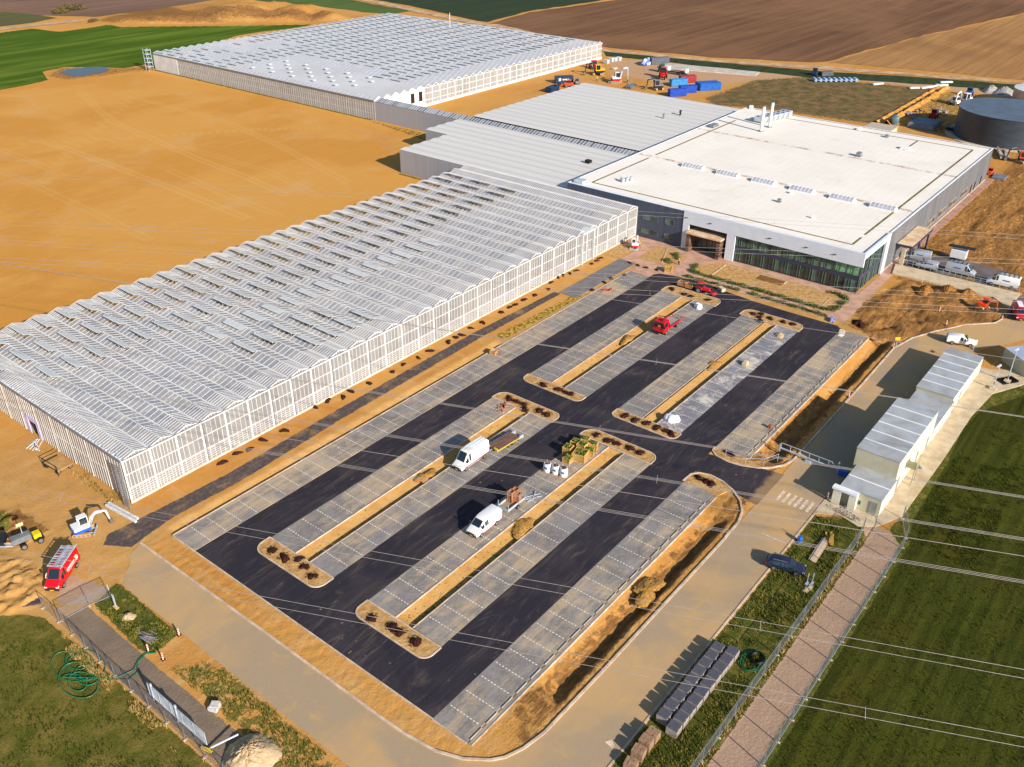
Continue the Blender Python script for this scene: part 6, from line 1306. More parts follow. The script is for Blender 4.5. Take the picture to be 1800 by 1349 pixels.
m = MB().box(-.07, .07, 0, 9.6, .55, .75).box(-.04, .04, 1.4, 9.2, 1.5, 1.6)
for k in range(7): y = .4+k*1.45; m.box(-.04, .04, y, y+.08, .75, 1.55)
m.bar((0, .2, .7), (0, 1.6, 1.55), .07).bar((0, 9.2, 1.55), (0, 9.55, .7), .07); m.build('frame', GAL, bg_)
MB().box(-.35, .35, -1.0, .2, .05, .9).build('motor_box', BLUE, bg_); MB().box(-.09, .09, .3, .5, 0, 1.9).box(-.09, .09, 9.2, 9.4, 0, 1.3).box(-.3, .3, 4.4, 5.2, 0, .3).build('post', GAL, bg_)
fg2 = empty('guard_rail', 'thin open rail on posts along the tongue shaped bed', 'railing'); m = MB()
pts = [(105.5, 43.6), (105.6, 40.5), (107.0, 38.3), (109.5, 37.2)]
for x, y in pts: m.bar((x, y, 0), (x, y, 1.3), .06)
for i in range(3): m.bar(pts[i]+(1.25,), pts[i+1]+(1.25,), .05); m.bar(pts[i]+(.7,), pts[i+1]+(.7,), .03)
m.build('rail', GAL, fg2)
# yard railing
rl = empty('railing', 'pale steel railing between concrete ramp and the parked silver vans', 'railing', (195.6, 24, .25)); m = MB()
m.box(-.03, .03, 0, 25, 1.0, 1.06).box(-.02, .02, 0, 25, .5, .54)
m.build('rail', GAL, rl)
for k in range(21): MB().box(-.03, .03, k*1.25-.03, k*1.25+.03, 0, 1.0).build('post', GAL, rl)
# ---------------------------------------------------------------- pallets of paving stones
STONE_LIT = custom('stone_lit_side', lambda nt, p: nt.links.new(mix(nt, ramp(nt, noise(nt, coords(nt), 1, 3, .6, stretch=(4, 4, 9)), .4, .6), srgb('8A8480'), srgb('A89C94')), p.inputs['Base Color']), .8)  # block sides painted paler and pinkish, low sunlight put into their colour
STONET = M('stone_top', '55555F', '484852', 5, .85)
k0 = 0
for row, y in enumerate((25.2, 26.75)):
    for i in range(10 if row == 0 else 9):
        x = 58.2+i*1.42 if row == 0 else 58.9+i*1.45; h_ = random.uniform(1.12, 1.2)
        r = empty('stone_pallet', 'pallet of grey paving blocks, %s in the row nearer the %s' % (ORD[i], ('wire fence', 'road')[row]), 'stone pallet', (x, y, 0), random.uniform(-.04, .04), 'pallets of grey paving blocks beside the road')
        MB().box(-.58, .58, -.6, .6, 0, .12).build('pallet', CRATE, r)
        m = MB()
        for a in range(6):
            for b in range(3):
                m.box(-.58+a*.195, -.58+a*.195+.18, -.62+b*.415, -.62+b*.415+.40, .12, h_-.12+random.uniform(-.01, .03))
        m.build('block_stack', STONE_LIT, r)
        m = MB()
        for a in range(6): m.box(-.58+a*.195, -.58+a*.195+.185, -.62+random.choice((0, .06)), .60-random.choice((0, .06)), h_-.08, h_)
        m.build('top_layer', STONET, r)
for i, (x, y, hh) in enumerate(((56.3, 26.5, 1.0), (55.0, 26.5, 1.2), (53.6, 26.5, 1.1), (52.0, 26.4, .9))):
    r = empty('brick_pallet', 'brown block pallet on the verge, %s after the grey paving rows' % ORD[i], 'pallet', (x, y, 0), .05*i, 'brown block pallets on the verge')
    MB().box(-.55, .55, -.6, .6, 0, .12).build('pallet', CRATE, r); m = MB()
    for a in range(5):
        for b in range(3): m.box(-.55+a*.22, -.55+a*.22+.2, -.6+b*.41, -.6+b*.41+.39, .12, hh+random.uniform(-.03, .02))
    m.build('block_stack', M('tan_block', 'A08068', '86684E', 3), r)
# ---------------------------------------------------------------- hoses, planks and small things
def hose(name, label, pts, r, m_, cat='hose'): return tag(MB().tube(pts, r, 6).build(name, m_, smooth=True), label, cat)
HG = M('green_hose', '1A7A4E', '105E3C', 2, .4)
pts = []
for i in range(150):
    t = i/149; a = t*2*math.pi*7.3; cx = 24.4+1.0*math.sin(t*4.6); cy = 79.6+1.6*math.cos(t*3.3); rr = 1.6+.75*math.sin(t*19)
    if i % 1 == 0: pts.append((cx+rr*.8*math.cos(a), cy+rr*1.35*math.sin(a), .05+.12*t))
pts += [(25.6, 76.8, .2), (26.0, 76.2, .1), (27.2, 75.5, .06), (28.4, 75.2, .06), (29.6, 76.1, .05), (30.6, 76.4, .05), (31.4, 75.6, .05)]
hose('garden_hose', 'tangled green hose on the grass reaching over the fenced path', pts, .045, HG)
hose('garden_hose', 'loose second green hose end lying across the fenced path', [(26.1, 75.9, .06), (27.4, 74.4, .06), (28.5, 74.6, .06), (29.4, 75.9, .05), (30.6, 76.2, .05), (31.4, 75.5, .05)], .04, HG)
pts = [(71.9+(1.5+.25*math.sin(i*.7))*math.cos(i*.33), 23.1+(1.1+.2*math.sin(i*.45))*math.sin(i*.33), .06+.002*i) for i in range(58)]
hose('garden_hose', 'loops of green hose round the black coil on the verge', pts, .045, HG)
pts = [(72.5+(.8+.08*math.sin(i))*math.cos(i*.5), 22.8+(.75+.05*math.cos(i*2))*math.sin(i*.5), .08+.12*((i//12) % 3)) for i in range(74)]
hose('pipe_coil', 'thick black pipe coil lying on the verge by the wire fence', pts, .1, M('black_pipe', '1C1C1E', '101012', 2, .4), 'pipe coil')
o = tag(MB().box(0, 5.4, -.5, -.02, .1, .2).box(.1, 5.3, .02, .48, .1, .19).box(0, 5.4, -.25, .25, .2, .27).build('plank_stack', M('pale_plank', 'D8C0A4', 'C4A888', 3), None, (91.6, 24.5, 0)), 'long stack of pale planks on the verge beside the estate car', 'planks'); o.rotation_euler.z = R(3)
o = tag(MB().box(-1.1, 1.1, -.3, .3, 0, .3).obox((.3, .5, .2), (1.8, .3, .25), .2).obox((.2, .1, .45), (2.0, .25, .2), -.1).build('timber_stack', M('yellow_timber', 'C89A4A', 'A87C36', 2), None, (97.2, 24.2, 0)), 'short yellow timber offcuts stacked beyond the pale planks', 'timber'); o.rotation_euler.z = R(20)
for i, (px, py) in enumerate(((1418, 1027), (1427, 1027))):
    q = G(px, py); tag(MB().box(-.35, .35, -.16, .16, 0, .16).bar((-.1, 0, .16), (-.1, 0, 1.7), .05).bar((.1, 0, .16), (.1, 0, 1.7), .05).build('barrier_post', GAL, None, (q.x, q.y, 0)), ('twin pole stand on a yellow foot nearest the estate car wheel', 'twin pole stand on a yellow foot nearest the wire fence')[i], 'stand', 'pole stands by the estate car')
for i, (px, py) in enumerate(((1417, 1038), (1423, 1034))): q = G(px, py); tag(MB().box(-.45, .45, -.3, .3, 0, .12).box(-.3, .3, -.12, .12, .12, .2).build('stone_slab', SLAB, None, (q.x, q.y, 0)), ('pale stone slab on grass, the one farther from the pole stands', 'pale stone slab on grass touching the pole stands')[i], 'slab', 'pale slabs by the estate car')
q = G(1405, 953); bl_ = empty('plastic_barrel', 'blue plastic tub and hand pump on the verge beyond the estate car', 'tub', (q.x, q.y, 0)); MB().tube([(0, 0, 0), (.1, 0, .7), (0, 0, .9)], [.3, .34, .2], 10).build('tub', BLUE, bl_); MB().bar((.3, .2, 0), (.5, .4, 1.2), .08).build('pump', GAL, bl_)
tag(MB().box(-1.0, 1.0, -.5, .5, 0, .12).box(-1.0, 1.0, -.5, -.05, .12, .2).build('board_stack', M('purple_board', '5C4A50', '4A3C42', 2), None, (26.6, 93.8, 0)), 'dark brown boards lying on the grass at the left path', 'boards').rotation_euler.z = R(-30)
tag(MB().box(-.7, .7, -.35, .35, 0, .14).build('board_stack', SLAB, None, (25.8, 94.7, 0)), 'pale boards beside the dark boards on the grass', 'boards').rotation_euler.z = R(-20)
jm = MB()
for _ in range(16): a = random.gauss(R(100), .25); c = Vector((32.1+random.gauss(0, .25), 78.2+random.gauss(0, .5), random.uniform(.05, .3))); d = Vector((math.cos(a), math.sin(a), 0))*random.uniform(.5, 1.3); jm.bar(c-d, c+d, .07)
tag(jm.build('scrap_heap', M('scrap_blue', '6A7488', '9A8A84', 2)), 'blue grey heap of scrap rails on the grass by the road', 'scrap')
for i, (x, y, s_) in enumerate(((32.4, 85.4, 1), (30.9, 64.0, 2), (28.4, 57.6, 3))):
    if i == 0: r = empty('fence_foot', 'pair of upright steel poles in a yellow foot beside the gate panels', 'stand', (x, y, 0)); MB().box(-.2, .2, -.4, .4, 0, .18).build('foot', CRATE2, r); MB().bar((0, -.15, .1), (0, -.15, 2.1), .08).bar((0, .1, .1), (0, .1, 2.1), .08).build('pole', GAL, r)
    if i == 1: tag(MB().obox((0, 0, .25), (1.0, 1.0, .5), .4).obox((.1, 0, .55), (.8, .9, .15), .6).build('rubble_sack', M('light_rubble', 'CCC8C4', 'A8A4A0', 3), None, (x, y, 0)), 'whitish crumpled sack at the edge of the fenced path', 'sack')
def bollard(label, x, y, h=1.0, group='red and white marker posts'):
    r = empty('marker_post', label, 'marker post', (x, y, 0), 0, group); MB().tube([(0, 0, .08), (0, 0, h)], .10, 8).build('post', WHITE, r); MB().box(-.2, .2, -.2, .2, 0, .08).build('foot', BLACKP, r)
    m = MB()
    for k in range(3): m.tube([(0, 0, .2+k*.3), (0, 0, .32+k*.3)], .104, 8)
    m.build('red_band', P_RED, r)
for lab, px, py in (('red white marker post on the green strip by the scrap rails', 261, 1145), ('red white marker post by the hose end at the dug hole', 287, 1160), ('red white marker post standing before the cabin porch', 1454, 877), ('red white marker post between the two tall cabin shadows', 1591, 700), ('red white marker post on the soil by the barrier ditch', 1492, 698), ('red white marker post under the small yellow sign', 1570, 612), ('red white marker post in the dug area by the blue hose reel', 1663, 572), ('red white marker post in the middle of the dug area', 1651, 548), ('white barrier trestle at the top of the dug area', 1620, 499), ('red white marker post on the road kerb by the dug hole', 315, 1117)):
    q = G(px, py); bollard(lab, q.x, q.y)
def sign(label, px, py, h, m_, w_=.9, hh=.6, rz=0):
    q = G(px, py); r = empty('road_sign', label, 'sign', (q.x, q.y, 0), rz); MB().bar((0, 0, 0), (0, 0, h), .07).build('pole', GAL, r); MB().box(-.06, -.035, -w_/2, w_/2, h-hh, h).build('sign_board', m_, r)
sign('small yellow rectangular sign on a thin pole at the road bend', 1574, 612, 2.2, YEL, .9, .6, R(40)); sign('white sign on a thin pole beside the covered pickup', 1710, 617, 2.2, WHITE, .7, .9, R(40))
def lamp(label, px, py, h):
    q = G(px, py); r = empty('lamp_post', label, 'lamp post', (q.x, q.y, 0), 0, 'lamp posts by the cabins'); MB().tube([(0, 0, .3), (0, 0, h)], [.09, .06], 8).build('pole', GAL, r); MB().box(-.5, .5, -.5, .5, 0, .35).build('footing', SLAB, r); MB().obox((.2, 0, h), (.6, .3, .18)).obox((-.2, .2, h-.1), (.3, .3, .2)).build('lamp_head', FASC2, r); MB().box(-.14, .14, -.1, .1, .9, 1.4).build('switch_box', GREYMETAL, r)
lamp('shorter lamp post on a concrete foot behind the cabin row', 1745, 684, 4.4); lamp('taller lamp post rising from the bicycle rack at the bend', 1770, 672, 6.2)
q = G(1770, 670); m = MB()
for k in range(7): m.box(-1.5+k*.5, -1.42+k*.5, -.9, .9, .02, .3)
m.box(-1.6, 1.6, -.95, -.85, 0, .15).box(-1.6, 1.6, .85, .95, 0, .15); o = tag(m.build('bicycle_rack', DARK, None, (q.x, q.y, 0)), 'dark low rack round the foot of the taller lamp post', 'rack'); o.rotation_euler.z = R(-35)
def bike(label, x, y, rz):
    r = empty('bicycle', label, 'bicycle', (x, y, .02), rz, 'bicycles beside the cabin porch')
    for dx in (-.52, .52): MB().tube([(dx+.34*math.cos(R(a)), 0, .34+.34*math.sin(R(a))) for a in range(0, 360, 24)], .03, 5, close=True).build('wheel', TYRE if dx < 0 else GAL, r)
    MB().bar((-.52, 0, .34), (-.15, 0, .32), .04).bar((-.15, 0, .32), (-.25, 0, .85), .04).bar((-.15, 0, .32), (.35, 0, .8), .04).bar((-.25, 0, .75), (.35, 0, .8), .04).bar((.35, 0, .8), (.52, 0, .34), .04).build('frame', BLACKP, r)
    MB().bar((.33, -.28, 1.0), (.33, .28, 1.0), .04).bar((.35, 0, .8), (.33, 0, 1.0), .04).build('handlebar', GAL, r); MB().obox((-.27, 0, .92), (.28, .14, .06)).build('saddle', BLACKP, r)
bike('bicycle closest to the road kerb in front of the small cabin', 103.6, 25.3, R(-60)); bike('black bicycle in the middle of the row at the small cabin', 103.3, 24.3, R(-75)); bike('bicycle with a pale round wheel closest to the gravel path', 102.9, 23.2, R(-95))
# ---------------------------------------------------------------- people
SKIN = M('skin', 'C08A68', 'A87454', 4, .6); HIVO = M('vest_orange', 'F06010', 'E05008', 3, .6); HIVY = M('vest_yellow', 'D8E020', 'C4D018', 3, .6); TROU = M('trousers', '3A4458', '2C3444', 3, .8)
def person(label, px, py, rz, vest, bend=0, hair='3A2A20', sc_=1.0, q=None):
    q = q or G(px, py); bm_v = [(0, 0, .95), (0, 0, 1.15), (bend*.25, 0, 1.40-bend*.08), (bend*.33, 0, 1.52-bend*.12), (bend*.42, 0, 1.66-bend*.16),
        (.02, .10, .90), (.06, .11, .50), (0, .12, .08), (.12, .13, .04), (.02, -.10, .90), (-.06, -.11, .50), (-.12, -.12, .08), (0, -.13, .04),
        (bend*.25, .2, 1.40-bend*.08), (.12+bend*.3, .27, 1.14), (.32+bend*.35, .22, 1.02), (bend*.25, -.2, 1.40-bend*.08), (.12+bend*.3, -.27, 1.14), (.32+bend*.35, -.22, 1.02)]
    ed = [(0, 1), (1, 2), (2, 3), (3, 4), (0, 5), (5, 6), (6, 7), (7, 8), (0, 9), (9, 10), (10, 11), (11, 12), (2, 13), (13, 14), (14, 15), (2, 16), (16, 17), (17, 18)]
    rad = [.14, .13, .15, .06, .10, .10, .075, .05, .05, .10, .075, .05, .05, .07, .045, .035, .07, .045, .035]
    me_ = bpy.data.meshes.new('person'); me_.from_pydata(bm_v, ed, []); o = bpy.data.objects.new('person', me_); COL.objects.link(o); o.location = (q.x, q.y, q.z); o.rotation_euler.z = rz; o.scale = (sc_,)*3
    s_ = o.modifiers.new('skin', 'SKIN'); me_.materials.append(SKIN)
    for i, v in enumerate(me_.skin_vertices[0].data): v.radius = (rad[i], rad[i]); v.use_root = (i == 0)
    sb = o.modifiers.new('sub', 'SUBSURF'); sb.levels = 1; sb.render_levels = 1
    tag(o, label, 'person'); hx, hz = bend*.42, 1.66-bend*.16
    MB().tube([(hx, 0, hz-.10), (hx, 0, hz-.02), (hx, 0, hz+.06), (hx, 0, hz+.12)], [.06, .095, .095, .05], 10).build('head', SKIN, o, smooth=True)
    MB().tube([(hx-.01, 0, hz+.03), (hx-.01, 0, hz+.10), (hx-.01, 0, hz+.15)], [.105, .10, .04], 10).build('helmet', WHITE, o, smooth=True)
    MB().tube([(0, 0, .92), (0, 0, 1.15), (bend*.25, 0, 1.40-bend*.08), (bend*.29, 0, 1.48-bend*.1)], [.17, .17, .21, .12], 12).build('vest', vest, o, smooth=True)
    for sd in (-1, 1): MB().tube([(.02, sd*.10, .92), (.05*sd, sd*.11, .50), (-.04+.04*sd, sd*.12, .08)], [.12, .095, .08], 8).build('trouser_leg', TROU, o, smooth=True)
person('person in an orange vest working at the shrubs by the plaza', 1193, 466, R(200), HIVO, .9)
person('person in a yellow vest beside the white and red mini excavator', 1124, 436, R(120), HIVY, .5)
person('person in a yellow vest standing alone in the construction yard', 1049, 143, 0, HIVY, 0, sc_=1.1)
person('person sitting low in yellow by the farther mini excavator bucket', 1118, 432, R(180), HIVY, 1.0)
# ---------------------------------------------------------------- loose site items
q = G(868, 622); crate('wooden box left on the left bays beside the sand strip', 121.4-.2, 91.0, .03, 1.2, 1.0, .8, .2, CRATE, SLAB) if False else crate('wooden box left on the bays along the greenhouse side', q.x, q.y, .03, 1.2, 1.0, .8, .2, CRATE, SLAB)
q = G(1175, 478); crate('tan wooden crate at the corner of plaza and asphalt', q.x, q.y, .0, 1.3, 1.4, 1.2, .3, CRATE2, CRATE2)
q = G(1310, 642); tag(MB().box(-.6, .6, -.4, .4, 0, .5).box(-.3, .5, -.3, .3, .5, .75).build('concrete_block', SLAB, None, (q.x, q.y, .03)), 'pale concrete block on the dusty bay line', 'block')
q = G(1066, 511); m = MB()
for _ in range(14): m.obox((random.gauss(0, .8), random.gauss(0, .6), .06), (random.uniform(.4, 1), .3, .1), random.uniform(0, 3))
tag(m.build('orange_netting', M('orange_net', 'E8683A', 'D85A30', 3), None, (q.x, q.y, .03)), 'crumpled orange netting on the bays near the paved pad', 'netting')
q = G(885, 716); m = MB()
for _ in range(14): m.obox((random.gauss(0, .6), random.gauss(0, .5), .1), (random.uniform(.4, 1), .3, .16), random.uniform(0, 3))
tag(m.build('brick_heap', M('pink_brick', 'B88468', 'A0705A', 3), None, (q.x, q.y, .03)), 'pinkish brick scatter on the bay beyond the striped van', 'bricks')
q = G(1463, 565); tag(MB().obox((0, 0, .3), (1.3, .8, .5), .3).obox((.6, .4, .3), (.7, .6, .4), .9).build('blue_bag', M('bag_blue', '3A4EA8', 'C8D0E8', 2, .6), None, (q.x, q.y, 0)), 'blue and white bag at the end of the long hedge', 'bag')
q = G(1479, 589); tag(MB().box(-.08, .08, -.5, .5, 0, 1.0).box(-.9, -.1, -.4, .4, 0, .08).build('panel_stand', WHITE, None, (q.x, q.y, .03)), 'white upright panel at the top corner of the road side bays', 'panel')
q = G(1339, 567); tag(MB().tube([(0, 0, 0), (0, 0, .35), (.1, 0, .5)], [.6, .5, .15], 9).build('black_sack', BLACKP, None, (q.x, q.y+.3, .1)), 'black sack on the top planting bed opposite the glazed front', 'sack')
q = G(1333, 521) if False else G(1268, 511); tag(MB().obox((0, 0, .35), (1.6, .9, .7), R(60)).build('bucket_attachment', SLAB, None, (q.x, q.y, 0)), 'pale digger bucket lying on the asphalt ahead of the tractor', 'bucket')
q = G(1316, 770) if False else G(1353, 753); tag(MB().obox((0, 0, .3), (.5, .5, .6)).build('orange_box', M('rust_box', 'A05A2C', '8A4820', 2), None, (q.x, q.y, .03)), 'small rust coloured box on the bays near the barrier gate', 'box')
WB = M('white_beam', 'DCDCDA', 'C4C4C4', 2, .4)
for i, (a, b) in enumerate((((42.0, 104.0, .25), (42.6, 97.6, .25)), ((42.5, 104.2, .25), (43.1, 98.0, .25)))):
    tag(MB().bar(a, b, .3, .3).build('roof_gutter_beam', WB), ('white aluminium beam on the sand nearer the mini excavator', 'white aluminium beam on the sand nearer the greenhouse corner')[i], 'beam', 'white aluminium beams')
cr = empty('platform_cart', 'tan plywood platform cart against the end wall of the long greenhouse', 'cart', (42.6, 117.6, 0), R(4)); MB().box(-1.2, 1.2, -1.8, 1.8, .7, .82).build('deck', M('tan_ply', 'B8925E', 'A47E4C', 1), cr); MB().bar((-1.2, -1.8, .8), (-1.2, 1.8, .8), .1).bar((-1.2, -1.8, 1.6), (-1.2, 1.8, 1.6), .08).bar((-1.2, -1.8, 0), (-1.2, -1.8, 1.6), .08).bar((-1.2, 1.8, 0), (-1.2, 1.8, 1.6), .08).bar((-1.2, 1.8, 1.6), (1.2, 1.8, 1.6), .08).build('railing', BLACKP, cr); wheel(cr, -.9, -1.4, .35); wheel(cr, .9, -1.4, .35); wheel(cr, -.9, 1.4, .35); wheel(cr, .9, 1.4, .35)
pl_ = MB()
for _ in range(9): a = random.gauss(.9, .4); c = Vector((43.2+random.gauss(0, .2), 126+random.gauss(0, .9), .1)); d = Vector((math.cos(a), math.sin(a), 0))*1.3; pl_.bar(c-d, c+d, .1)
tag(pl_.build('pipe_scraps', FASC2), 'white pipe scraps scattered by the greenhouse end door', 'pipes')
# machines at the left edge
wc = empty('site_roller', 'grey bodied site machine with a yellow engine and tall sign at the left edge', 'site machine', (31.8, 104.6, 0), R(-10))
MB().obox((-.8, .6, .9), (2.4, 1.3, .8)).build('body', M('tarp_grey', '76787C', '66686C', 2), wc, bevel=.1); MB().obox((1.0, .2, .8), (.9, 1.0, .6)).build('engine', YEL, wc); MB().box(.4, 1.7, -.6, 1.0, .3, .5).build('frame', BLACKP, wc); wheel(wc, 1.1, -.9, .42); wheel(wc, -.9, -.9, .42); wheel(wc, -.9, 1.3, .42)
MB().bar((-.4, .9, 0), (-.4, .9, 2.6), .08).build('pole', GAL, wc); MB().obox((-.4, .9, 2.7), (.8, .1, .4)).build('sign_board', M('cream_sign', 'E0D898', 'C8C080', 3), wc)
wd_ = empty('tipping_trailer', 'black tipping trailer with steel rams at the left frame edge', 'trailer', (28.4, 107.2, 0), R(-35)); MB().box(-1.8, 1.6, -1.1, 1.1, .7, 1.5).build('body', BLACKP, wd_); MB().bar((-1.8, -1.3, 1.6), (2.6, -1.3, .8), .12).bar((-1.8, -.6, 1.7), (2.6, -.9, .9), .12).build('ram', GAL, wd_); wheel(wd_, 0, 1.2, .45); wheel(wd_, 0, -1.2, .45)
tag(heapmesh(1.6, 1.1, .5, 18, 5, .4).build('soil_heap', MULCH, None, (29.8, 110.4, 0), smooth=True), 'dark wet soil heap behind the left edge machines', 'soil heap')
# ---------------------------------------------------------------- construction yard things
def container(label, px, py, L_, rz, m_, w_=2.45, h=2.6, open_=False, logo=False, group='shipping containers and site boxes'):
    q = G(px, py); r = empty('container', label, 'container', (q.x, q.y, 0), rz, group); m = MB(); n = int(L_/.5)
    m.box(-L_/2, L_/2, -w_/2, w_/2, .1, h-.1 if not open_ else h*.15)
    if open_: m.box(-L_/2, L_/2, -w_/2, -w_/2+.08, .1, h*.75).box(-L_/2, L_/2, w_/2-.08, w_/2, .1, h*.75).box(-L_/2, -L_/2+.08, -w_/2, w_/2, .1, h*.75).box(L_/2-.08, L_/2, -w_/2, w_/2, .1, h*.75)
    b = m.build('body', m_, r); f = MB()
    for k in range(n): x = -L_/2+.3+k*.5; f.box(x, x+.18, -w_/2-.05, -w_/2, .25, (h if not open_ else h*.75)-.2).box(x, x+.18, w_/2, w_/2+.05, .25, (h if not open_ else h*.75)-.2)
    f.build('ribs', m_, b)
    if not open_: MB().box(-L_/2-.04, L_/2+.04, -w_/2-.04, w_/2+.04, h-.1, h).build('roof', m_, r)
    if logo:
        for k, (x, ww) in enumerate(((-1.9, .9), (-.6, .5), (0.1, .5), (.8, .5), (1.5, .5))): MB().obox((x, -w_/2-.07, 1.5), (ww, .03, 1.0 if k == 0 else .5)).build('lettering', WHITE, r)
CB1 = M('cont_navy', '1E3658', '182C4A', .8, .5); CB2 = M('cont_blue', '1848B0', '143C98', .8, .5); CB3 = M('cont_light', '2878B8', '3C88C0', .8, .5); CB4 = M('cont_mid', '1A60B4', '1850A0', .8, .5); CR = M('cont_red', '9A3038', '86282E', .8, .5); CG = M('cont_grey', '5A6068', '4C5258', .8, .5)
container('navy container with white lettering beside the sand strip', 991, 146, 7, R(-40), CB1, logo=True)
container('open topped navy skip in front of the lettered container', 971, 161, 6, R(5), CB1, open_=True)
container('royal blue container nearest the ridged hall roof', 1190, 169, 6.5, R(-37), CB2)
container('royal blue container between two other blue ones', 1208, 163, 6.5, R(-37), CB2)
container('light blue container in front of the red one', 1192, 151, 6.5, R(-37), CB3)
container('dull red container behind the light blue one', 1208, 145, 6.5, R(-37), CR)
container('bright blue container at the end of the site boxes, next to the pasture', 1244, 157, 8.5, R(-37), CB4, 5.0)
container('long dark grey container before the pale slab', 1159, 113, 8, R(-37), CG, 2.2, 2.8)
container('low grey store box by the track in the pasture', 1452, 133, 5, R(-40), CG, 2.5, 1.6)
q = G(1183, 130); tr2 = truck('articulated_truck', 'green cabbed lorry with empty trailer in the construction yard', (q.x, q.y, 0), R(90), M('green_cab', '0E5A38', '0A4A2E', 2, .35), M('lorry_deck', '8A8680', '74706C', 1), 13.0, load=lambda t_: MB().box(-6.3, -5.9, -1.2, 1.2, 1.1, 2.6).box(1.8, 3.6, -1.1, 1.1, 1.1, 2.7).build('white_load', P_WHITE, t_))
def machine(label, px, py, rz, m_, s=1.0, name='site_machine'):
    q = G(px, py); r = empty(name, label, 'site machine', (q.x, q.y, 0), rz)
    MB().box(-1.6*s, 1.6*s, -.8*s, .8*s, .5*s, 1.4*s).build('body', m_, r, bevel=.12*s); MB().box(-.8*s, .3*s, -.7*s, .7*s, 1.4*s, 2.3*s).build('cab', VG, r); MB().box(-.9*s, .4*s, -.75*s, .75*s, 2.3*s, 2.42*s).build('cab_roof', m_, r); MB().bar((1.5*s, 0, 1.0*s), (3.0*s, 0, .4*s), .25*s).build('arm', m_, r)
    for x in (-1.0*s, 1.0*s):
        for y in (-.85*s, .85*s): wheel(r, x, y, .45*s, .3*s)
machine('orange compact machine beside the navy lettered container', 999, 153, R(140), ORANGE, 1.1); machine('red telehandler by the distant greenhouse wall', 1043, 121, R(60), P_RED, 1.4); machine('light grey car sized machine behind the orange one', 1014, 148, R(40), GREYMETAL, .9)
machine('white and orange loader with blue parts between tank and pasture', 1676, 184, R(70), WH, 1.2) ; machine('dark blue small digger by the edge of the pasture track', 1432, 133, R(10), CB1, 1.2); machine('blue compressor near the gravel track in the tank yard', 1703, 168, R(0), CB2, 1.2); machine('red small machine in the middle of the tank yard rubble', 1641, 207, R(0), P_RED, 1.2); machine('orange small machine beside the pink path end', 1740, 307, R(0), ORANGE, .8)
q = G(1136, 114); tag(MB().tube([(-3, 0, .3), (-1.5, 0, 1.8), (1.5, 0, 1.8), (3, 0, .3)], .9, 8).box(-2.2, 2.2, -1.5, 1.5, .1, 1.2).build('covered_stack', M('blue_white', '3060B8', 'D0D4DC', .5), None, (q.x, q.y, 0)), 'blue and white sheeted stack near the pale slab', 'sheeted stack')
for i, (px, py) in enumerate(((1066, 112), (1074, 109), (1080, 108), (1087, 107))):
    q = G(px, py); m = MB()
    for k in range(5): m.box(-1, 1, -1, 1, .1+k*.3, .32+k*.3)
    tag(m.build('panel_stack', M('pale_stack', 'C4C8CC', 'A4A8AC', 1), None, (q.x, q.y, 0)), 'pale stack of wrapped panels at the yard edge, %s from the red telehandler' % ORD[i], 'panel stack', 'pale panel stacks at the yard edge')
q = G(1110, 153); m = MB()
for k in range(9): m.tube([(-4, -1+k*.25, .3+.25*(k % 3)), (4, -1+k*.25, .3+.25*(k % 3))], .14, 5)
o = tag(m.build('pipe_stack', GREYMETAL, None, (q.x, q.y, 0)), 'long grey bundle of steel pipes behind the ridged hall', 'pipes'); o.rotation_euler.z = R(15)
q = G(1083, 126) if False else G(1080, 122); tag(MB().box(-1.2, 1.2, -.8, .8, 0, .7).build('pale_box', SLAB, None, (q.x, q.y, 0), bevel=.1), 'single pale crate lying on the yard dirt', 'crate')
q = G(1470, 143); m = MB()
for k in range(9): m.box(-9+k*2, -8.2+k*2, -1.6, 1.6, .1, 1.2)
m.box(-9.2, 8.4, -1.7, -1.5, .6, .8).box(-9.2, 8.4, 1.5, 1.7, .6, .8); o = tag(m.build('frame_rack', M('pale_blue', '98B0D0', '8098B8', 1), None, (q.x, q.y, 0)), 'long pale blue rack of frames on the pasture track', 'rack'); o.rotation_euler.z = R(-50)
for i, (px, py, L_) in enumerate(((1637, 154, 11), (1607, 156, 4), (1543, 149, 5), (1655, 151, 5), (1663, 146, 5))):
    q = G(px, py); o = tag(MB().box(-L_/2, L_/2, -.6, .6, 0, .6).build('white_pipe', WB, None, (q.x, q.y, 0), bevel=.1), ('long white duct beside the head of the trench', 'short white duct alone on the pasture near the long one', 'pale board bundle nearest the frame rack', 'cream block bundle at the trench head', 'cream block bundle farthest beyond the trench head')[i], 'duct' if i < 2 else 'bundle'); o.rotation_euler.z = R((-25, -45, -30, -45, -45)[i])
q = G(1572, 218); r = empty('water_tank', 'green horizontal cylinder tank behind the white roof edge', 'tank', (q.x, q.y, 0), R(20)); MB().tube([(-1.8, 0, 1.5), (-1.5, 0, 1.5), (1.5, 0, 1.5), (1.8, 0, 1.5)], [.7, 1.2, 1.2, .7], 14).build('vessel', M('tank_green', '5A7C80', '4A6A70', .8, .4), r, smooth=True); MB().box(-1.2, -.8, -.9, .9, 0, .8).box(.8, 1.2, -.9, .9, 0, .8).build('leg', GREYMETAL, r)
q = G(1545, 226, 3); hb = empty('pump_house', 'flat roofed beige pump house behind the white roof edge', 'building', (q.x+2, q.y, 0), 0); MB().box(-3.5, 3.5, -4, 4, 0, 3).build('wall', SLAB, hb); MB().box(-3.7, 3.7, -4.2, 4.2, 3, 3.2).build('roof', M('beige_roof', 'B8AC98', 'A89C88', .6), hb)
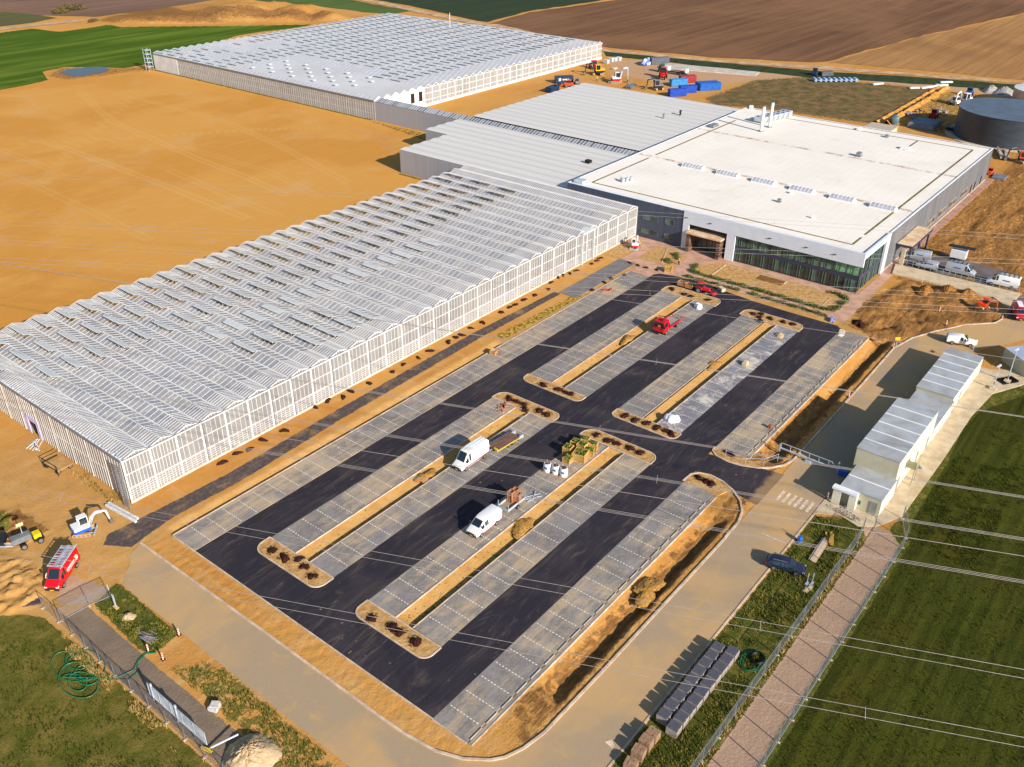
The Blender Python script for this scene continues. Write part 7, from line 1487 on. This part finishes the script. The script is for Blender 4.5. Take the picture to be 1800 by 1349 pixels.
q = G(1625, 222); tag(MB().box(-5, 5, -4, 4, 0, 1.4).box(-4.6, 4.6, -3.6, 3.6, 1.4, 1.55).build('sunk_basin', M('basin', '7C8490', '6A727E', .4), None, (q.x, q.y, 0)), 'grey flat topped basin in the shade of the dark tank', 'basin')
for (px, py, s_, lab) in ((1676, 232, 1.2, 'dark blue van parked in the shade of the tank'),): q = G(px, py); panelvan(lab, (q.x, q.y, 0), R(60), P_BLUE, 5.5, 1.0, 2.0)
q = G(1760, 272); m = MB()
for k in range(6): m.bar((-5+random.gauss(0, .5), k*.5-1.5, .2+.1*k), (5+random.gauss(0, .5), k*.5-1.5+random.gauss(0, .6), .2+.1*k), .35)
o = tag(m.build('steel_frames', M('pale_steel', 'B8B0A4', '8A8078', .8), None, (q.x, q.y, 0)), 'bundle of pale steel frames beside the big tank foot', 'steel frames'); o.rotation_euler.z = R(20)
q = G(1757, 313); tag(MB().box(-2, 2, -1.6, 1.6, 0, .5).build('slab_stack', GREYMETAL, None, (q.x, q.y, 0)), 'grey flat slab stack on the soil near the orange machine', 'slab stack')
# trench in the pasture (dug ground, dark spoil on one side)
a, b = G(1500+290/6, 120+585/6), G(1500+950/6, 120+205/6)
m = MB(); d = (b-a).normalized(); nn = Vector((-d.y, d.x, 0)); n = 40; vs = []
for k in range(n+1):
    p_ = a.lerp(b, k/n); j = random.uniform(.7, 1.3)
    vs += [p_-nn*2.6*j, p_-nn*1.6+Vector((0, 0, 1.1*j)), p_-nn*.7+Vector((0, 0, .1)), p_+nn*.8+Vector((0, 0, .1)), p_+nn*1.6+Vector((0, 0, .6*j)), p_+nn*2.6*j]
fs = [(k*6+i, k*6+i+1, k*6+i+7, k*6+i+6) for k in range(n) for i in range(5)]
struct('trench_bank', m.add(vs, fs), M('trench_sand', 'C08C44', '98682E', .4, .95, bmp=.2, bscale=1.5))
# bushes on the far field edge
for i, (px, py, s_) in enumerate(((118, 20, 7), (135, 18, 6), (105, 24, 5), (165, 40, 3))):
    q = G(px, py); r = empty('bush', 'brown leafless thicket at the top left field edge, %s of the clump' % ORD[i], 'bush', (q.x, q.y, 0), 0, 'thicket at the far field edge'); leaves(0, 0, .5, s_, s_*.7, s_*.5, 500, .5).build('foliage', M('dry_bush', '5E4E30', '6E6238', .5), r); MB().bar((0, 0, 0), (0, 0, 2), .3).build('stem', MULCH, r)
# ---------------------------------------------------------------- overhead power cables
CABLE = M('cable', 'A49C98', '928A86', 2, .5, .3)
bundles = [  # two photo points, conductors, spacing, height
 ('fifth', (945, 605), (1800, 733), 3, 30), ('sixth', (643, 688), (1800, 874), 3, 30), ('seventh', (678, 765), (1800, 948), 3, 30), ('eighth', (633, 792), (1800, 978), 1, 30), ('ninth', (600, 818), (1800, 1023), 3, 30),
 ('tenth', (403, 930), (1800, 1185), 2, 30), ('eleventh', (467, 1057), (1800, 1305), 2, 30),
 ('fourth', (1077, 527), (1780, 631), 1, 30), ('third', (1093, 513), (1800, 549), 2, 30), ('second', (1142, 490), (1690, 521), 2, 30), ('first', (1120, 375), (1200, 380), 2, 30), ('upper', (1200, 438), (1800, 461), 2, 30)]
ctr = {'tenth': .6, 'eleventh': .6}
bundles.sort(key=lambda t: t[2][1])
for i, (nm, pa, pb, n, h) in enumerate(bundles):
    a, b = G(*pa, h), G(*pb, h); d = (b-a).normalized(); s0, s1 = a-d*170, b+d*130
    r = empty('power_cable', 'overhead power line crossing the site, %s counting down from the white roof' % ORD[i], 'power line', group='overhead power lines')
    L_ = (s1-s0).length
    for k in range(n):
        off = Vector((0, 0, 0)) if n == 1 else Vector((0, 0, (-.18 if k == 2 else .16 if k == 0 else -.02)*1.0)) if n == 3 else Vector((0, 0, .24 if k else -.24))
        side = Vector((-d.y, d.x, 0))*((k-(n-1)/2)*.32)
        pts = []
        for q_ in range(25):
            t = q_/24; x = (t-.5)*L_; xm = 0; pts.append(s0.lerp(s1, t)+off*(1 if n != 3 else .7)+side+Vector((0, 0, 0.0)))
        MB().tube(pts, .017 if n > 1 else .022, 5).build('conductor', CABLE, r, smooth=True)
    if n > 1:
        for t in (.3, .46, .62, .8):
            p_ = s0.lerp(s1, t+.013*i); sd = Vector((-d.y, d.x, 0)); MB().bar(p_-sd*.34-Vector((0, 0, .2)), p_+sd*.34+Vector((0, 0, .2)), .03).build('spacer', CABLE, r)
